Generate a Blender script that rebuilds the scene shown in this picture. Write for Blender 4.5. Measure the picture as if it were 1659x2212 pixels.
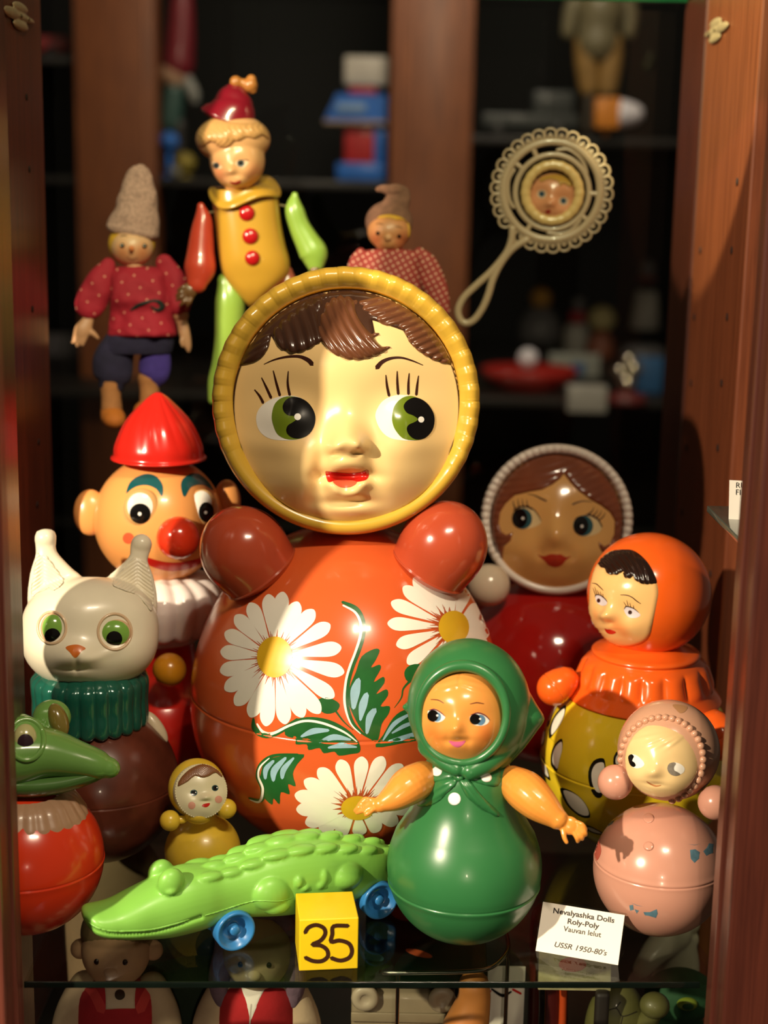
import bpy, bmesh, math, random
import numpy as np
from math import sin, cos, pi, radians, sqrt, atan2, tan
from mathutils import Vector, Matrix, geometry, noise
from mathutils.bvhtree import BVHTree
random.seed(7)
scene = bpy.context.scene
COL = scene.collection
for o in list(bpy.data.objects):
    bpy.data.objects.remove(o)

# ------------------------------------------------------------------ camera
F_PX = 3324.0                      # focal length in pixels of the 1659 x 2212 frame
CX, CY = 829.5, 1106.0
TILT, ROLL = radians(12.0), radians(1.15)
CAM = Vector((0, 0, 0.69))         # metres above the glass shelf the dolls stand on
_f = Vector((0, cos(TILT), -sin(TILT)))
_u = Vector((0, sin(TILT), cos(TILT)))
_r = Vector((1, 0, 0))
FWD = _f
RGT = _r * cos(ROLL) + _u * sin(ROLL)
UPV = _u * cos(ROLL) - _r * sin(ROLL)
cam_d = bpy.data.cameras.new('camera')
cam = bpy.data.objects.new('camera', cam_d)
COL.objects.link(cam)
cam.matrix_world = Matrix(((RGT.x, UPV.x, -FWD.x, CAM.x), (RGT.y, UPV.y, -FWD.y, CAM.y),
                           (RGT.z, UPV.z, -FWD.z, CAM.z), (0, 0, 0, 1)))
cam_d.sensor_fit = 'VERTICAL'
cam_d.sensor_height = 36.0
cam_d.sensor_width = 27.0
cam_d.lens = F_PX * 36.0 / 2212.0
cam_d.clip_start = 0.02
cam_d.dof.use_dof = True
cam_d.dof.focus_distance = 1.45
cam_d.dof.aperture_fstop = 3.2
scene.camera = cam

# ------------------------------------------------------------------ view, world, lamps
vs = scene.view_settings
vs.view_transform = 'Standard'
vs.look = 'None'
vs.exposure = 0.0
vs.gamma = 1.0
vs.use_curve_mapping = False
world = bpy.data.worlds.new('dim_room')
scene.world = world
world.use_nodes = True
world.node_tree.nodes['Background'].inputs[0].default_value = (1.0, 0.80, 0.58, 1)
world.node_tree.nodes['Background'].inputs[1].default_value = 0.075


def lamp(name, kind, loc, target, energy, color, size=0.1, size_y=None, angle=None, blend=0.1):
    d = bpy.data.lights.new(name, kind)
    d.energy = energy
    d.color = color
    if kind == 'AREA':
        d.size = size
        if size_y:
            d.shape = 'RECTANGLE'
            d.size_y = size_y
    else:
        d.shadow_soft_size = size
    if kind == 'SPOT':
        d.spot_size = angle
        d.spot_blend = blend
    ob = bpy.data.objects.new(name, d)
    COL.objects.link(ob)
    ob.location = loc
    ob.rotation_euler = (Vector(target) - Vector(loc)).to_track_quat('-Z', 'Y').to_euler()
    return ob


KEYDIR = Vector((-0.602, -0.668, 0.438))
KEYPOS = Vector((-0.05, 1.42, 0.25)) + KEYDIR * 3.0
lamp('ceiling_spotlight', 'SPOT', KEYPOS, (-0.05, 1.42, 0.25), 540, (1.0, 0.85, 0.62), 0.035, angle=radians(36))
lamp('fill_light_front', 'AREA', (0.5, -0.1, 2.2), (0.0, 1.5, 0.2), 33, (1.0, 0.82, 0.58), 0.55, 0.12)  # unseen fill added to lift the shaded sides of the dolls
lamp('fill_spot_side', 'SPOT', (0.25, 0.1, 2.0), (0.0, 1.5, 0.25), 24, (1.0, 0.86, 0.66), 0.02, angle=radians(60), blend=0.6)  # unseen small spot added beside the front fill
lamp('fill_spot_high', 'SPOT', (-0.10, 0.0, 1.76), (-0.10, 1.9, 0.90), 125, (1.0, 0.84, 0.62), 0.03, angle=radians(30), blend=0.3)  # added to reach the jester and gnomes that the key leaves dark
lamp('fill_spot_low', 'SPOT', (0.10, -0.5, 0.42), (0.0, 1.38, -0.17), 15, (1.0, 0.82, 0.58), 0.03, angle=radians(26), blend=0.6)  # unseen fill added low in front for the lower-shelf toys
lamp('fill_light_back', 'AREA', (0.2, 4.2, 2.5), (0.1, 6.0, 0.5), 40, (1.0, 0.85, 0.66), 0.6)  # unseen light added to brighten the far cabinet
lamp('side_board_fill_spot', 'SPOT', (-0.20, 1.62, 1.25), (0.385, 1.88, 0.93), 95.0, (1.0, 0.80, 0.54), 0.008, angle=radians(40), blend=0.05)  # added spot, its cone edge bounds the lit top of the right board


# ------------------------------------------------------------------ photo geometry
def ray(px, py):
    return FWD + RGT * ((px - CX) / F_PX) - UPV * ((py - CY) / F_PX)


def at_w(px, py, w):
    return CAM + ray(px, py) * w


def at_y(px, py, y):
    r = ray(px, py)
    return CAM + r * (y / r.y)


def w_y(px, py, y):
    return y / ray(px, py).y


def at_z(px, py, z):
    r = ray(px, py)
    return CAM + r * ((z - CAM.z) / r.z)


def ball(px, py, rp, z0=0.0):
    """a ball seen at that place and size that stands on the plane z0: centre, radius, metres per pixel"""
    r = ray(px, py)
    w = (CAM.z - z0) / (rp / F_PX - r.z)
    return CAM + r * w, rp * w / F_PX, w / F_PX


class Zm:
    """reads coordinates noted in an enlarged view of the photograph"""
    def __init__(self, x0, y0, k):
        self.x0, self.y0, self.k = x0, y0, k

    def __call__(self, *a):
        if len(a) == 2 and not isinstance(a[0], (tuple, list)):
            return (self.x0 + a[0] / self.k, self.y0 + a[1] / self.k)
        return [(self.x0 + x / self.k, self.y0 + y / self.k) for x, y in (a[0] if len(a) == 1 else a)]


class Fr:
    """an upright frame at a point of the scene, facing the viewer; yaw and pitch turn it. Units: pixels at that depth"""
    def __init__(self, px, py, y, yaw=0, pitch=0):
        self.cx, self.cy = px, py
        w = w_y(px, py, y)
        self.O = at_w(px, py, w)
        self.s = w / F_PX
        self.n = -ray(px, py).normalized()
        self.x = (RGT - self.n * RGT.dot(self.n)).normalized()
        self.u = self.n.cross(self.x).normalized()
        a, b = radians(yaw), radians(pitch)
        nn = (self.n * cos(b) + self.u * sin(b))
        self.fn = (nn * cos(a) + self.x * sin(a)).normalized()      # way it faces
        self.fx = (self.x - self.fn * self.x.dot(self.fn)).normalized()
        self.fu = self.fn.cross(self.fx).normalized()

    def P(self, px, py, d=0.0):
        return self.O + (self.x * (px - self.cx) - self.u * (py - self.cy) + self.n * d) * self.s

    def L(self, a, b, c=0.0):
        """local to the turned frame: right, up, forward in pixels"""
        return self.O + (self.fx * a + self.fu * b + self.fn * c) * self.s


# ------------------------------------------------------------------ curves
def crom(pts, n=6, closed=False):
    P = [np.array(p, float) for p in pts]
    N = len(P)
    out = []
    rng = range(N if closed else N - 1)
    for i in rng:
        if closed:
            a, b, c, d = P[i - 1], P[i], P[(i + 1) % N], P[(i + 2) % N]
        else:
            a, b, c, d = P[max(i - 1, 0)], P[i], P[i + 1], P[min(i + 2, N - 1)]
        for k in range(n):
            t = k / n
            out.append(0.5 * ((2 * b) + (c - a) * t + (2 * a - 5 * b + 4 * c - d) * t * t + (3 * b - a - 3 * c + d) * t ** 3))
    if not closed:
        out.append(P[-1])
    return out


def sm(pts, n=5):
    return [tuple(p) for p in crom(pts, n, True)]


def circ(cx, cy, rx, ry=None, rot=0, n=40, a0=0.0, a1=360.0):
    ry = rx if ry is None else ry
    c, s = cos(radians(rot)), sin(radians(rot))
    out = []
    full = abs(a1 - a0) >= 359.9
    for i in range(n if full else n + 1):
        t = radians(a0 + (a1 - a0) * i / n)
        x, y = rx * cos(t), -ry * sin(t)
        out.append((cx + x * c - y * s, cy + x * s + y * c))
    return out


def stroke(pts, widths, n=6):
    """outline of a brush stroke along pts"""
    if not isinstance(widths, (list, tuple)):
        widths = [widths] * len(pts)
    q = crom([(p[0], p[1], w) for p, w in zip(pts, widths)], n)
    L, R = [], []
    for i, p in enumerate(q):
        a, b = q[max(i - 1, 0)], q[min(i + 1, len(q) - 1)]
        dx, dy = b[0] - a[0], b[1] - a[1]
        l = math.hypot(dx, dy) or 1
        nx, ny = -dy / l, dx / l
        h = max(p[2], 0.3) / 2
        L.append((p[0] + nx * h, p[1] + ny * h))
        R.append((p[0] - nx * h, p[1] - ny * h))

    def cap(p, a, h, other):
        dx, dy = p[0] - a[0], p[1] - a[1]
        l = math.hypot(dx, dy) or 1
        return (p[0] + dx / l * h, p[1] + dy / l * h)
    e = cap(q[-1], q[-2], max(q[-1][2], 0.3) / 2, 0)
    b = cap(q[0], q[1], max(q[0][2], 0.3) / 2, 0)
    return [b] + L + [e] + R[::-1]


def petal(c, t, w, r0=0.2):
    c, t = np.array(c, float), np.array(t, float)
    d = t - c
    l = np.hypot(*d)
    d /= l
    n = np.array((-d[1], d[0]))
    prof = [(r0, .10), (.45, .27), (.65, .42), (.8, .5), (.9, .44), (.97, .24), (1.0, .0)]
    a = [tuple(c + d * l * f + n * w * h) for f, h in prof]
    b = [tuple(c + d * l * f - n * w * h) for f, h in prof[:-1]][::-1]
    return sm(a + b, 3)


def inpoly(P, poly):
    poly = np.array(poly)
    x, y = P[:, 0], P[:, 1]
    ins = np.zeros(len(P), bool)
    j = len(poly) - 1
    for i in range(len(poly)):
        xi, yi = poly[i]
        xj, yj = poly[j]
        if yi != yj:
            ins ^= ((yi > y) != (yj > y)) & (x < (xj - xi) * (y - yi) / (yj - yi) + xi)
        j = i
    return ins


def edge_dist(P, poly):
    A = np.array(poly)
    B = np.roll(A, -1, 0)
    D = np.full(len(P), 1e9)
    for a, b in zip(A, B):
        ab = b - a
        l2 = ab.dot(ab) or 1e-9
        t = np.clip(((P - a) @ ab) / l2, 0, 1)
        q = a + t[:, None] * ab
        D = np.minimum(D, np.hypot(*(P - q).T))
    return D


def gsum(bumps):
    """a sum of soft bumps: (px, py, sx, sy, amount, turn)"""
    B = [(b + (0,) if len(b) == 5 else b) for b in bumps]

    def f(x, y):
        s = 0.0
        for bx, by, sx, sy, a, r in B:
            c, q = cos(radians(r)), sin(radians(r))
            dx, dy = x - bx, y - by
            u, v = (dx * c + dy * q) / sx, (-dx * q + dy * c) / sy
            e = u * u + v * v
            if e < 18:
                s += a * math.exp(-0.5 * e)
        return s
    return f


# ------------------------------------------------------------------ mesh builder
class G:
    def __init__(self):
        self.v, self.f, self.m = [], [], []

    def add(self, v, f, mi=0):
        b = len(self.v)
        self.v += [Vector(p) for p in v]
        self.f += [tuple(i + b for i in q) for q in f]
        self.m += [mi] * len(f)
        return self

    def grid(self, rows, mi=0, wrap=True, poles=(None, None)):
        n = len(rows[0])
        v = [p for r in rows for p in r]
        f = []
        for i in range(len(rows) - 1):
            for j in range(n if wrap else n - 1):
                k = (j + 1) % n
                f.append((i * n + j, i * n + k, (i + 1) * n + k, (i + 1) * n + j))
        if poles[0] is not None:
            v.append(poles[0])
            for j in range(n):
                f.append((len(v) - 1, (j + 1) % n, j))
        if poles[1] is not None:
            v.append(poles[1])
            b = (len(rows) - 1) * n
            for j in range(n):
                f.append((len(v) - 1, b + j, b + (j + 1) % n))
        return self.add(v, f, mi)

    def ell(self, O, ax, nu=48, nv=28, disp=None, mi=0, power=None):
        """ellipsoid, ax = (x, y, z) axis vectors with their lengths"""
        def pt(a, b):
            d = [cos(a) * sin(b), sin(a) * sin(b), cos(b)]
            if power:
                d = [math.copysign(abs(c) ** power, c) for c in d]
            k = disp(Vector(d)) if disp else 1.0
            return O + (ax[0] * d[0] + ax[1] * d[1] + ax[2] * d[2]) * k
        rows = [[pt(2 * pi * j / nu, pi * i / nv) for j in range(nu)] for i in range(1, nv)]
        return self.grid(rows, mi, True, (pt(0, 1e-6), pt(0, pi - 1e-6)))

    def sph(self, O, r, nu=40, nv=22, mi=0, disp=None):
        return self.ell(O, (Vector((r, 0, 0)), Vector((0, r, 0)), Vector((0, 0, r))), nu, nv, disp, mi)

    def tube(self, pts, radii, n=18, sub=5, mi=0, cap=True, flat=1.0, flat_dir=None, closed=False, capk=1.0):
        """a swept limb through pts with the radii; flat squeezes it along flat_dir"""
        q = crom([tuple(p) + (r,) for p, r in zip(pts, radii)], sub, closed)
        C = [Vector(p[:3]) for p in q]
        R = [max(p[3], 1e-5) for p in q]
        N = len(C)
        T = []
        for i in range(N):
            a = C[i - 1] if (closed or i) else C[i]
            b = C[(i + 1) % N] if (closed or i < N - 1) else C[i]
            T.append((b - a).normalized())
        ref = flat_dir if flat_dir is not None else (Vector((0, 0, 1)) if abs(T[0].z) < .9 else Vector((0, 1, 0)))
        rows = []
        x = (ref - T[0] * ref.dot(T[0])).normalized()
        for i in range(N):
            if flat_dir is not None:
                x = (flat_dir - T[i] * flat_dir.dot(T[i])).normalized()
            else:
                x = (x - T[i] * x.dot(T[i])).normalized()
            y = T[i].cross(x)
            rows.append([C[i] + (x * cos(2 * pi * j / n) * flat + y * sin(2 * pi * j / n)) * R[i] for j in range(n)])
        if closed:
            rows.append(rows[0])
            return self.grid(rows, mi)
        if not cap:
            return self.grid(rows, mi)
        pre, post = [], []
        for ang in (66, 42, 20):
            k, h = sin(radians(ang)), cos(radians(ang))
            pre.insert(0, [C[0] + (p - C[0]) * k - T[0] * R[0] * h * capk for p in rows[0]])
            post.append([C[-1] + (p - C[-1]) * k + T[-1] * R[-1] * h * capk for p in rows[-1]])
        pre = pre[::1]
        pre.sort(key=lambda r: -(C[0] - r[0]).dot(T[0]))
        rows = pre + rows + post
        return self.grid(rows, mi, True, (C[0] - T[0] * R[0] * capk, C[-1] + T[-1] * R[-1] * capk))

    def lathe(self, O, axis, xd, prof, n=64, mod=None, mi=0, sub=1, close=(True, True), yd=None, ysq=1.0):
        """profile of (height, radius) about an axis; mod(theta, height) -> (radius factor, extra height)"""
        axis = axis.normalized()
        xd = (xd - axis * xd.dot(axis)).normalized()
        y = axis.cross(xd)
        if sub > 1:
            prof = [(p[0], max(p[1], 0)) for p in crom(prof, sub)]
        rows = []
        for h, r in prof:
            row = []
            for j in range(n):
                t = 2 * pi * j / n
                k, e = mod(t, h) if mod else (1.0, 0.0)
                row.append(O + axis * (h + e) + (xd * cos(t) + y * sin(t) * ysq) * r * k)
            rows.append(row)
        return self.grid(rows, mi, True, (O + axis * prof[0][0] if close[0] else None, O + axis * prof[-1][0] if close[1] else None))

    def box(self, O, ex, ey, ez, bev=0.0, seg=2, mi=0):
        """box with half extents as vectors"""
        bm = bmesh.new()
        bmesh.ops.create_cube(bm, size=2.0)
        M = Matrix(((ex.x, ey.x, ez.x, O.x), (ex.y, ey.y, ez.y, O.y), (ex.z, ey.z, ez.z, O.z), (0, 0, 0, 1)))
        bmesh.ops.transform(bm, matrix=M, verts=bm.verts)
        if bev:
            bmesh.ops.bevel(bm, geom=bm.edges[:], offset=bev, segments=seg, profile=0.6, affect='EDGES')
        bm.verts.index_update()
        self.add([v.co.copy() for v in bm.verts], [tuple(v.index for v in f.verts) for f in bm.faces], mi)
        bm.free()
        return self

    def abox(self, x0, x1, y0, y1, z0, z1, bev=0.002, mi=0):
        return self.box(Vector(((x0 + x1) / 2, (y0 + y1) / 2, (z0 + z1) / 2)), Vector((abs(x1 - x0) / 2, 0, 0)),
                        Vector((0, abs(y1 - y0) / 2, 0)), Vector((0, 0, abs(z1 - z0) / 2)), bev, 2, mi)

    def prism(self, pts, depth_vec, mi=0):
        """a flat outline with a thickness"""
        n = len(pts)
        v = [Vector(p) for p in pts] + [Vector(p) + depth_vec for p in pts]
        f = [tuple(range(n)), tuple(range(2 * n - 1, n - 1, -1))]
        f += [(i, (i + 1) % n, n + (i + 1) % n, n + i)[::-1] for i in range(n)]
        return self.add(v, f, mi)

    def patch(self, bvh, poly, step=5.0, off=0.0003, bump=None, nvec=None, s=0.00045, inflate=None, mi=0, skirt=0.0, src=None):
        """a skin lying on another surface: outline poly, raised by off, with relief bump(px, py) in pixels along nvec"""
        poly = [(float(a), float(b)) for a, b in poly]
        clean = [poly[0]]
        for p in poly[1:]:
            if math.hypot(p[0] - clean[-1][0], p[1] - clean[-1][1]) > 0.12:
                clean.append(p)
        if math.hypot(clean[0][0] - clean[-1][0], clean[0][1] - clean[-1][1]) < 0.12:
            clean.pop()
        poly = clean
        A = np.array(poly)
        lo, hi = A.min(0), A.max(0)
        xs = np.arange(lo[0] + step * .5, hi[0], step)
        ys = np.arange(lo[1] + step * .5, hi[1], step * .87)
        pts = np.array([(x + (step * .5 if k % 2 else 0), y) for k, y in enumerate(ys) for x in xs]) if len(xs) and len(ys) else np.zeros((0, 2))
        if len(pts):
            pts = pts[inpoly(pts, poly)]
        if len(pts):
            pts = pts[edge_dist(pts, poly) > step * .4]
        n = len(poly)
        V2 = [Vector(p) for p in poly] + [Vector(p) for p in pts]
        vo, eo, fo, ov, oe, of = geometry.delaunay_2d_cdt(V2, [(i, (i + 1) % n) for i in range(n)], [], 1, 1e-4)
        q = np.array([(p.x, p.y) for p in vo])
        dist = edge_dist(q, poly) if inflate else None
        out = []
        ok = []
        for i, (x, y) in enumerate(q):
            d = ray(x, y).normalized()
            o0 = src or CAM
            loc, nor, idx, ds = bvh.ray_cast(o0, d)
            if loc is None:
                loc, nor, idx, ds = bvh.find_nearest(o0 + d * 1.5) if not out else bvh.find_nearest(o0 + d * (out[-1] - o0).length)
            if nor.dot(d) > 0:
                nor = -nor
            h = 0.0
            if bump and loc is not None:
                h += bump(x, y) * s
            if inflate:
                t = min(dist[i] / inflate[1], 1.0)
                h += inflate[0] * s * sqrt(max(0.0, 1 - (1 - t) ** 2))
            out.append(loc + nor * off + (nvec if nvec is not None else nor) * h)
        F = [tuple(t) for t in fo if len(t) == 3]
        tot = 0.0
        for t in F[:200]:
            a, b, c = out[t[0]], out[t[1]], out[t[2]]
            tot += (b - a).cross(c - a).dot(a - CAM)
        if tot > 0:
            F = [t[::-1] for t in F]
        if skirt:
            cnt = {}
            for t in F:
                for a, b in ((t[0], t[1]), (t[1], t[2]), (t[2], t[0])):
                    cnt[(a, b)] = 1
            be = [(a, b) for a, b in cnt if (b, a) not in cnt]
            m = {}
            for a, b in be:
                for k in (a, b):
                    if k not in m:
                        m[k] = len(out)
                        out.append(out[k] - (nvec if nvec is not None else (CAM - out[k]).normalized()) * skirt)
            F += [(b, a, m[a], m[b]) for a, b in be]
        return self.add(out, F, mi)

    def pillow(self, fr, poly, T, W, d=0.0, step=4.0, bump=None, mi=0):
        """a padded shape with the outline poly (pixels), standing at depth d in the frame, T thick each way"""
        A = np.array([(float(a), float(b)) for a, b in poly])
        lo, hi = A.min(0), A.max(0)
        pts = np.array([(x, y) for y in np.arange(lo[1], hi[1], step) for x in np.arange(lo[0], hi[0], step)])
        pts = pts[inpoly(pts, A)]
        pts = pts[edge_dist(pts, A) > step * .5]
        n = len(A)
        vo, eo, fo, ov, oe, of = geometry.delaunay_2d_cdt([Vector(p) for p in A] + [Vector(p) for p in pts], [(i, (i + 1) % n) for i in range(n)], [], 1, 1e-4)
        q = np.array([(p.x, p.y) for p in vo])
        t = np.minimum(edge_dist(q, A) / W, 1)
        h = T * np.sqrt(np.maximum(0, 1 - (1 - t) ** 2))
        k = len(q)
        V = [fr.P(x, y, (d(x, y) if callable(d) else d) + hh + (bump(x, y) if bump else 0)) for (x, y), hh in zip(q, h)]
        V += [fr.P(x, y, (d(x, y) if callable(d) else d) - hh - .05) for (x, y), hh in zip(q, h)]
        Fs = []
        for f in fo:
            a, b, c = q[f[0]], q[f[1]], q[f[2]]
            f = tuple(f) if (b[0] - a[0]) * (c[1] - a[1]) - (b[1] - a[1]) * (c[0] - a[0]) < 0 else tuple(f)[::-1]
            Fs += [f, tuple(i + k for i in f[::-1])]
        cnt = set()
        for f in Fs[::2]:
            for a, b in zip(f, f[1:] + f[:1]):
                cnt.add((a, b))
        Fs += [(b, a, a + k, b + k) for a, b in cnt if (b, a) not in cnt]
        return self.add(V, Fs, mi)

    def cut(self, poly, fr):
        """opens the skin facing the viewer inside the outline"""
        P = []
        for v in self.v:
            q = v - CAM
            w = q.dot(FWD)
            P.append((CX + q.dot(RGT) / w * F_PX, CY - q.dot(UPV) / w * F_PX))
        ins = inpoly(np.array(P), poly)
        front = [(v - fr.O).dot(fr.n) > 0 for v in self.v]
        keep = [i for i, f in enumerate(self.f) if not all(ins[k] and front[k] for k in f)]
        self.f = [self.f[i] for i in keep]
        self.m = [self.m[i] for i in keep]
        return self

    def bvh(self):
        return BVHTree.FromPolygons([tuple(p) for p in self.v], self.f)

    def fuse(self, voxel, smooth=4, fac=0.5):
        """melts everything in the builder into one continuous skin"""
        me = bpy.data.meshes.new('tmp')
        me.from_pydata([tuple(p) for p in self.v], [], self.f)
        ob = bpy.data.objects.new('tmp', me)
        COL.objects.link(ob)
        md = ob.modifiers.new('r', 'REMESH')
        md.mode = 'VOXEL'
        md.voxel_size = voxel
        if smooth:
            ms = ob.modifiers.new('s', 'SMOOTH')
            ms.iterations = smooth
            ms.factor = fac
        dg = bpy.context.evaluated_depsgraph_get()
        ev = ob.evaluated_get(dg)
        m2 = ev.to_mesh()
        g = G()
        g.add([v.co.copy() for v in m2.vertices], [tuple(p.vertices) for p in m2.polygons])
        ev.to_mesh_clear()
        bpy.data.objects.remove(ob)
        bpy.data.meshes.remove(me)
        return g


BASE = {}


def tag(o, label=None, cat=None, group=None, kind=None):
    if label:
        o['label'] = label
    if cat:
        o['category'] = cat
    if group:
        o['group'] = group
    if kind:
        o['kind'] = kind
    return o


def thing(name, label, cat, base, group=None):
    o = bpy.data.objects.new(name, None)
    o.empty_display_size = 0.02
    COL.objects.link(o)
    o.location = base
    BASE[o] = Vector(base)
    return tag(o, label, cat, group)


def obj(name, g, mats, parent=None, label=None, smooth=True, base=None):
    b = BASE[parent] if parent else (Vector(base) if base is not None else Vector((0, 0, 0)))
    me = bpy.data.meshes.new(name)
    me.from_pydata([tuple(p - b) for p in g.v], [], g.f)
    mats = mats if isinstance(mats, (list, tuple)) else [mats]
    for m in mats:
        me.materials.append(m)
    me.polygons.foreach_set('material_index', g.m)
    me.polygons.foreach_set('use_smooth', [smooth] * len(g.f))
    me.update()
    o = bpy.data.objects.new(name, me)
    COL.objects.link(o)
    BASE[o] = b
    if parent:
        o.parent = parent
    else:
        o.location = b
    if label:
        o['label'] = label
    return o


def whole(name, g, mats, label, cat, base, group=None, smooth=True):
    return tag(obj(name, g, mats, None, None, smooth, base), label, cat, group)


def struct(name, g, mats, smooth=False, label=None):
    return tag(obj(name, g, mats, None, label, smooth), kind='structure')


# ------------------------------------------------------------------ materials
def lin(c):
    if isinstance(c, str):
        c = tuple(int(c[i:i + 2], 16) for i in (0, 2, 4))
    return tuple(((x / 255) / 12.92 if x / 255 <= .04045 else ((x / 255 + .055) / 1.055) ** 2.4) for x in c)


MATS = {}


def mat(name, col, rough=0.3, coat=0.0, var=0.05, vs_=35.0, bump=0.0, bs=200.0, metal=0.0, spec=0.5, spots=None, stripes=None):
    """painted plastic, cloth or wood with a slight mottling; spots = soft painted blushes (centre, radius, colour)"""
    if name in MATS:
        return MATS[name]
    m = bpy.data.materials.new(name)
    m.use_nodes = True
    nt = m.node_tree
    N, K = nt.nodes, nt.links
    p = N['Principled BSDF']
    c = lin(col)
    tc = N.new('ShaderNodeTexCoord')
    nz = N.new('ShaderNodeTexNoise')
    nz.inputs['Scale'].default_value = vs_
    nz.inputs['Detail'].default_value = 3
    K.new(tc.outputs['Object'], nz.inputs['Vector'])
    rp = N.new('ShaderNodeValToRGB')
    rp.color_ramp.elements[0].position = .3
    rp.color_ramp.elements[1].position = .7
    rp.color_ramp.elements[0].color = tuple(max(0, x * (1 - var)) for x in c) + (1,)
    rp.color_ramp.elements[1].color = tuple(min(1, x * (1 + var)) for x in c) + (1,)
    K.new(nz.outputs['Fac'], rp.inputs['Fac'])
    out = rp.outputs['Color']
    for ctr, rad, sc in spots or []:
        gp = N.new('ShaderNodeNewGeometry')
        vm = N.new('ShaderNodeVectorMath')
        vm.operation = 'DISTANCE'
        vm.inputs[1].default_value = ctr
        K.new(gp.outputs['Position'], vm.inputs[0])
        mr = N.new('ShaderNodeMapRange')
        mr.interpolation_type = 'SMOOTHSTEP'
        mr.inputs[1].default_value = 0
        mr.inputs[2].default_value = rad
        mr.inputs[3].default_value = .75
        mr.inputs[4].default_value = 0
        K.new(vm.outputs['Value'], mr.inputs[0])
        mx = N.new('ShaderNodeMix')
        mx.data_type = 'RGBA'
        K.new(mr.outputs[0], mx.inputs[0])
        K.new(out, mx.inputs[6])
        mx.inputs[7].default_value = lin(sc) + (1,)
        out = mx.outputs[2]
    K.new(out, p.inputs['Base Color'])
    p.inputs['Roughness'].default_value = rough
    p.inputs['Metallic'].default_value = metal
    p.inputs['Specular IOR Level'].default_value = spec
    p.inputs['Coat Weight'].default_value = coat
    p.inputs['Coat Roughness'].default_value = 0.08
    if bump:
        n2 = N.new('ShaderNodeTexNoise')
        n2.inputs['Scale'].default_value = bs
        n2.inputs['Detail'].default_value = 4
        K.new(tc.outputs['Object'], n2.inputs['Vector'])
        bp = N.new('ShaderNodeBump')
        bp.inputs['Strength'].default_value = bump
        bp.inputs['Distance'].default_value = 0.002
        K.new(n2.outputs['Fac'], bp.inputs['Height'])
        K.new(bp.outputs['Normal'], p.inputs['Normal'])
    MATS[name] = m
    return m


def wood(name, dark, light, rough=0.35, sc=(60, 60, 2.2), coat=0.3):
    if name in MATS:
        return MATS[name]
    m = bpy.data.materials.new(name)
    m.use_nodes = True
    N, K = m.node_tree.nodes, m.node_tree.links
    p = N['Principled BSDF']
    tc = N.new('ShaderNodeTexCoord')
    mp = N.new('ShaderNodeMapping')
    mp.inputs['Scale'].default_value = sc
    K.new(tc.outputs['Object'], mp.inputs['Vector'])
    nz = N.new('ShaderNodeTexNoise')
    nz.inputs['Scale'].default_value = 2.0
    nz.inputs['Detail'].default_value = 8
    nz.inputs['Roughness'].default_value = .65
    nz.inputs['Distortion'].default_value = .6
    K.new(mp.outputs['Vector'], nz.inputs['Vector'])
    rp = N.new('ShaderNodeValToRGB')
    rp.color_ramp.elements[0].position = .32
    rp.color_ramp.elements[1].position = .72
    rp.color_ramp.elements[0].color = lin(dark) + (1,)
    rp.color_ramp.elements[1].color = lin(light) + (1,)
    K.new(nz.outputs['Fac'], rp.inputs['Fac'])
    K.new(rp.outputs['Color'], p.inputs['Base Color'])
    p.inputs['Roughness'].default_value = rough
    p.inputs['Coat Weight'].default_value = coat
    p.inputs['Coat Roughness'].default_value = .25
    bp = N.new('ShaderNodeBump')
    bp.inputs['Strength'].default_value = .12
    bp.inputs['Distance'].default_value = .001
    K.new(nz.outputs['Fac'], bp.inputs['Height'])
    K.new(bp.outputs['Normal'], p.inputs['Normal'])
    MATS[name] = m
    return m


def dotted(name, base, dot, scale, rad, rough=.8):
    """woven cloth printed with a regular grid of dots"""
    m = bpy.data.materials.new(name)
    m.use_nodes = True
    N, K = m.node_tree.nodes, m.node_tree.links
    p = N['Principled BSDF']
    tc = N.new('ShaderNodeTexCoord')
    mp = N.new('ShaderNodeMapping')
    mp.inputs['Scale'].default_value = (scale, 0, scale)
    mp.inputs['Rotation'].default_value = (0, radians(30), 0)
    K.new(tc.outputs['Object'], mp.inputs['Vector'])
    fr = N.new('ShaderNodeVectorMath')
    fr.operation = 'FRACTION'
    K.new(mp.outputs[0], fr.inputs[0])
    sb = N.new('ShaderNodeVectorMath')
    sb.operation = 'SUBTRACT'
    sb.inputs[1].default_value = (.5, 0, .5)
    K.new(fr.outputs[0], sb.inputs[0])
    ln = N.new('ShaderNodeVectorMath')
    ln.operation = 'LENGTH'
    K.new(sb.outputs[0], ln.inputs[0])
    lt = N.new('ShaderNodeMath')
    lt.operation = 'LESS_THAN'
    lt.inputs[1].default_value = rad
    K.new(ln.outputs['Value'], lt.inputs[0])
    mx = N.new('ShaderNodeMix')
    mx.data_type = 'RGBA'
    mx.inputs[6].default_value = lin(base) + (1,)
    mx.inputs[7].default_value = lin(dot) + (1,)
    K.new(lt.outputs[0], mx.inputs[0])
    K.new(mx.outputs[2], p.inputs['Base Color'])
    p.inputs['Roughness'].default_value = rough
    nz = N.new('ShaderNodeTexNoise')
    nz.inputs['Scale'].default_value = 60
    K.new(tc.outputs['Object'], nz.inputs['Vector'])
    bp = N.new('ShaderNodeBump')
    bp.inputs['Strength'].default_value = .3
    bp.inputs['Distance'].default_value = .004
    K.new(nz.outputs['Fac'], bp.inputs['Height'])
    K.new(bp.outputs['Normal'], p.inputs['Normal'])
    return m


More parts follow.
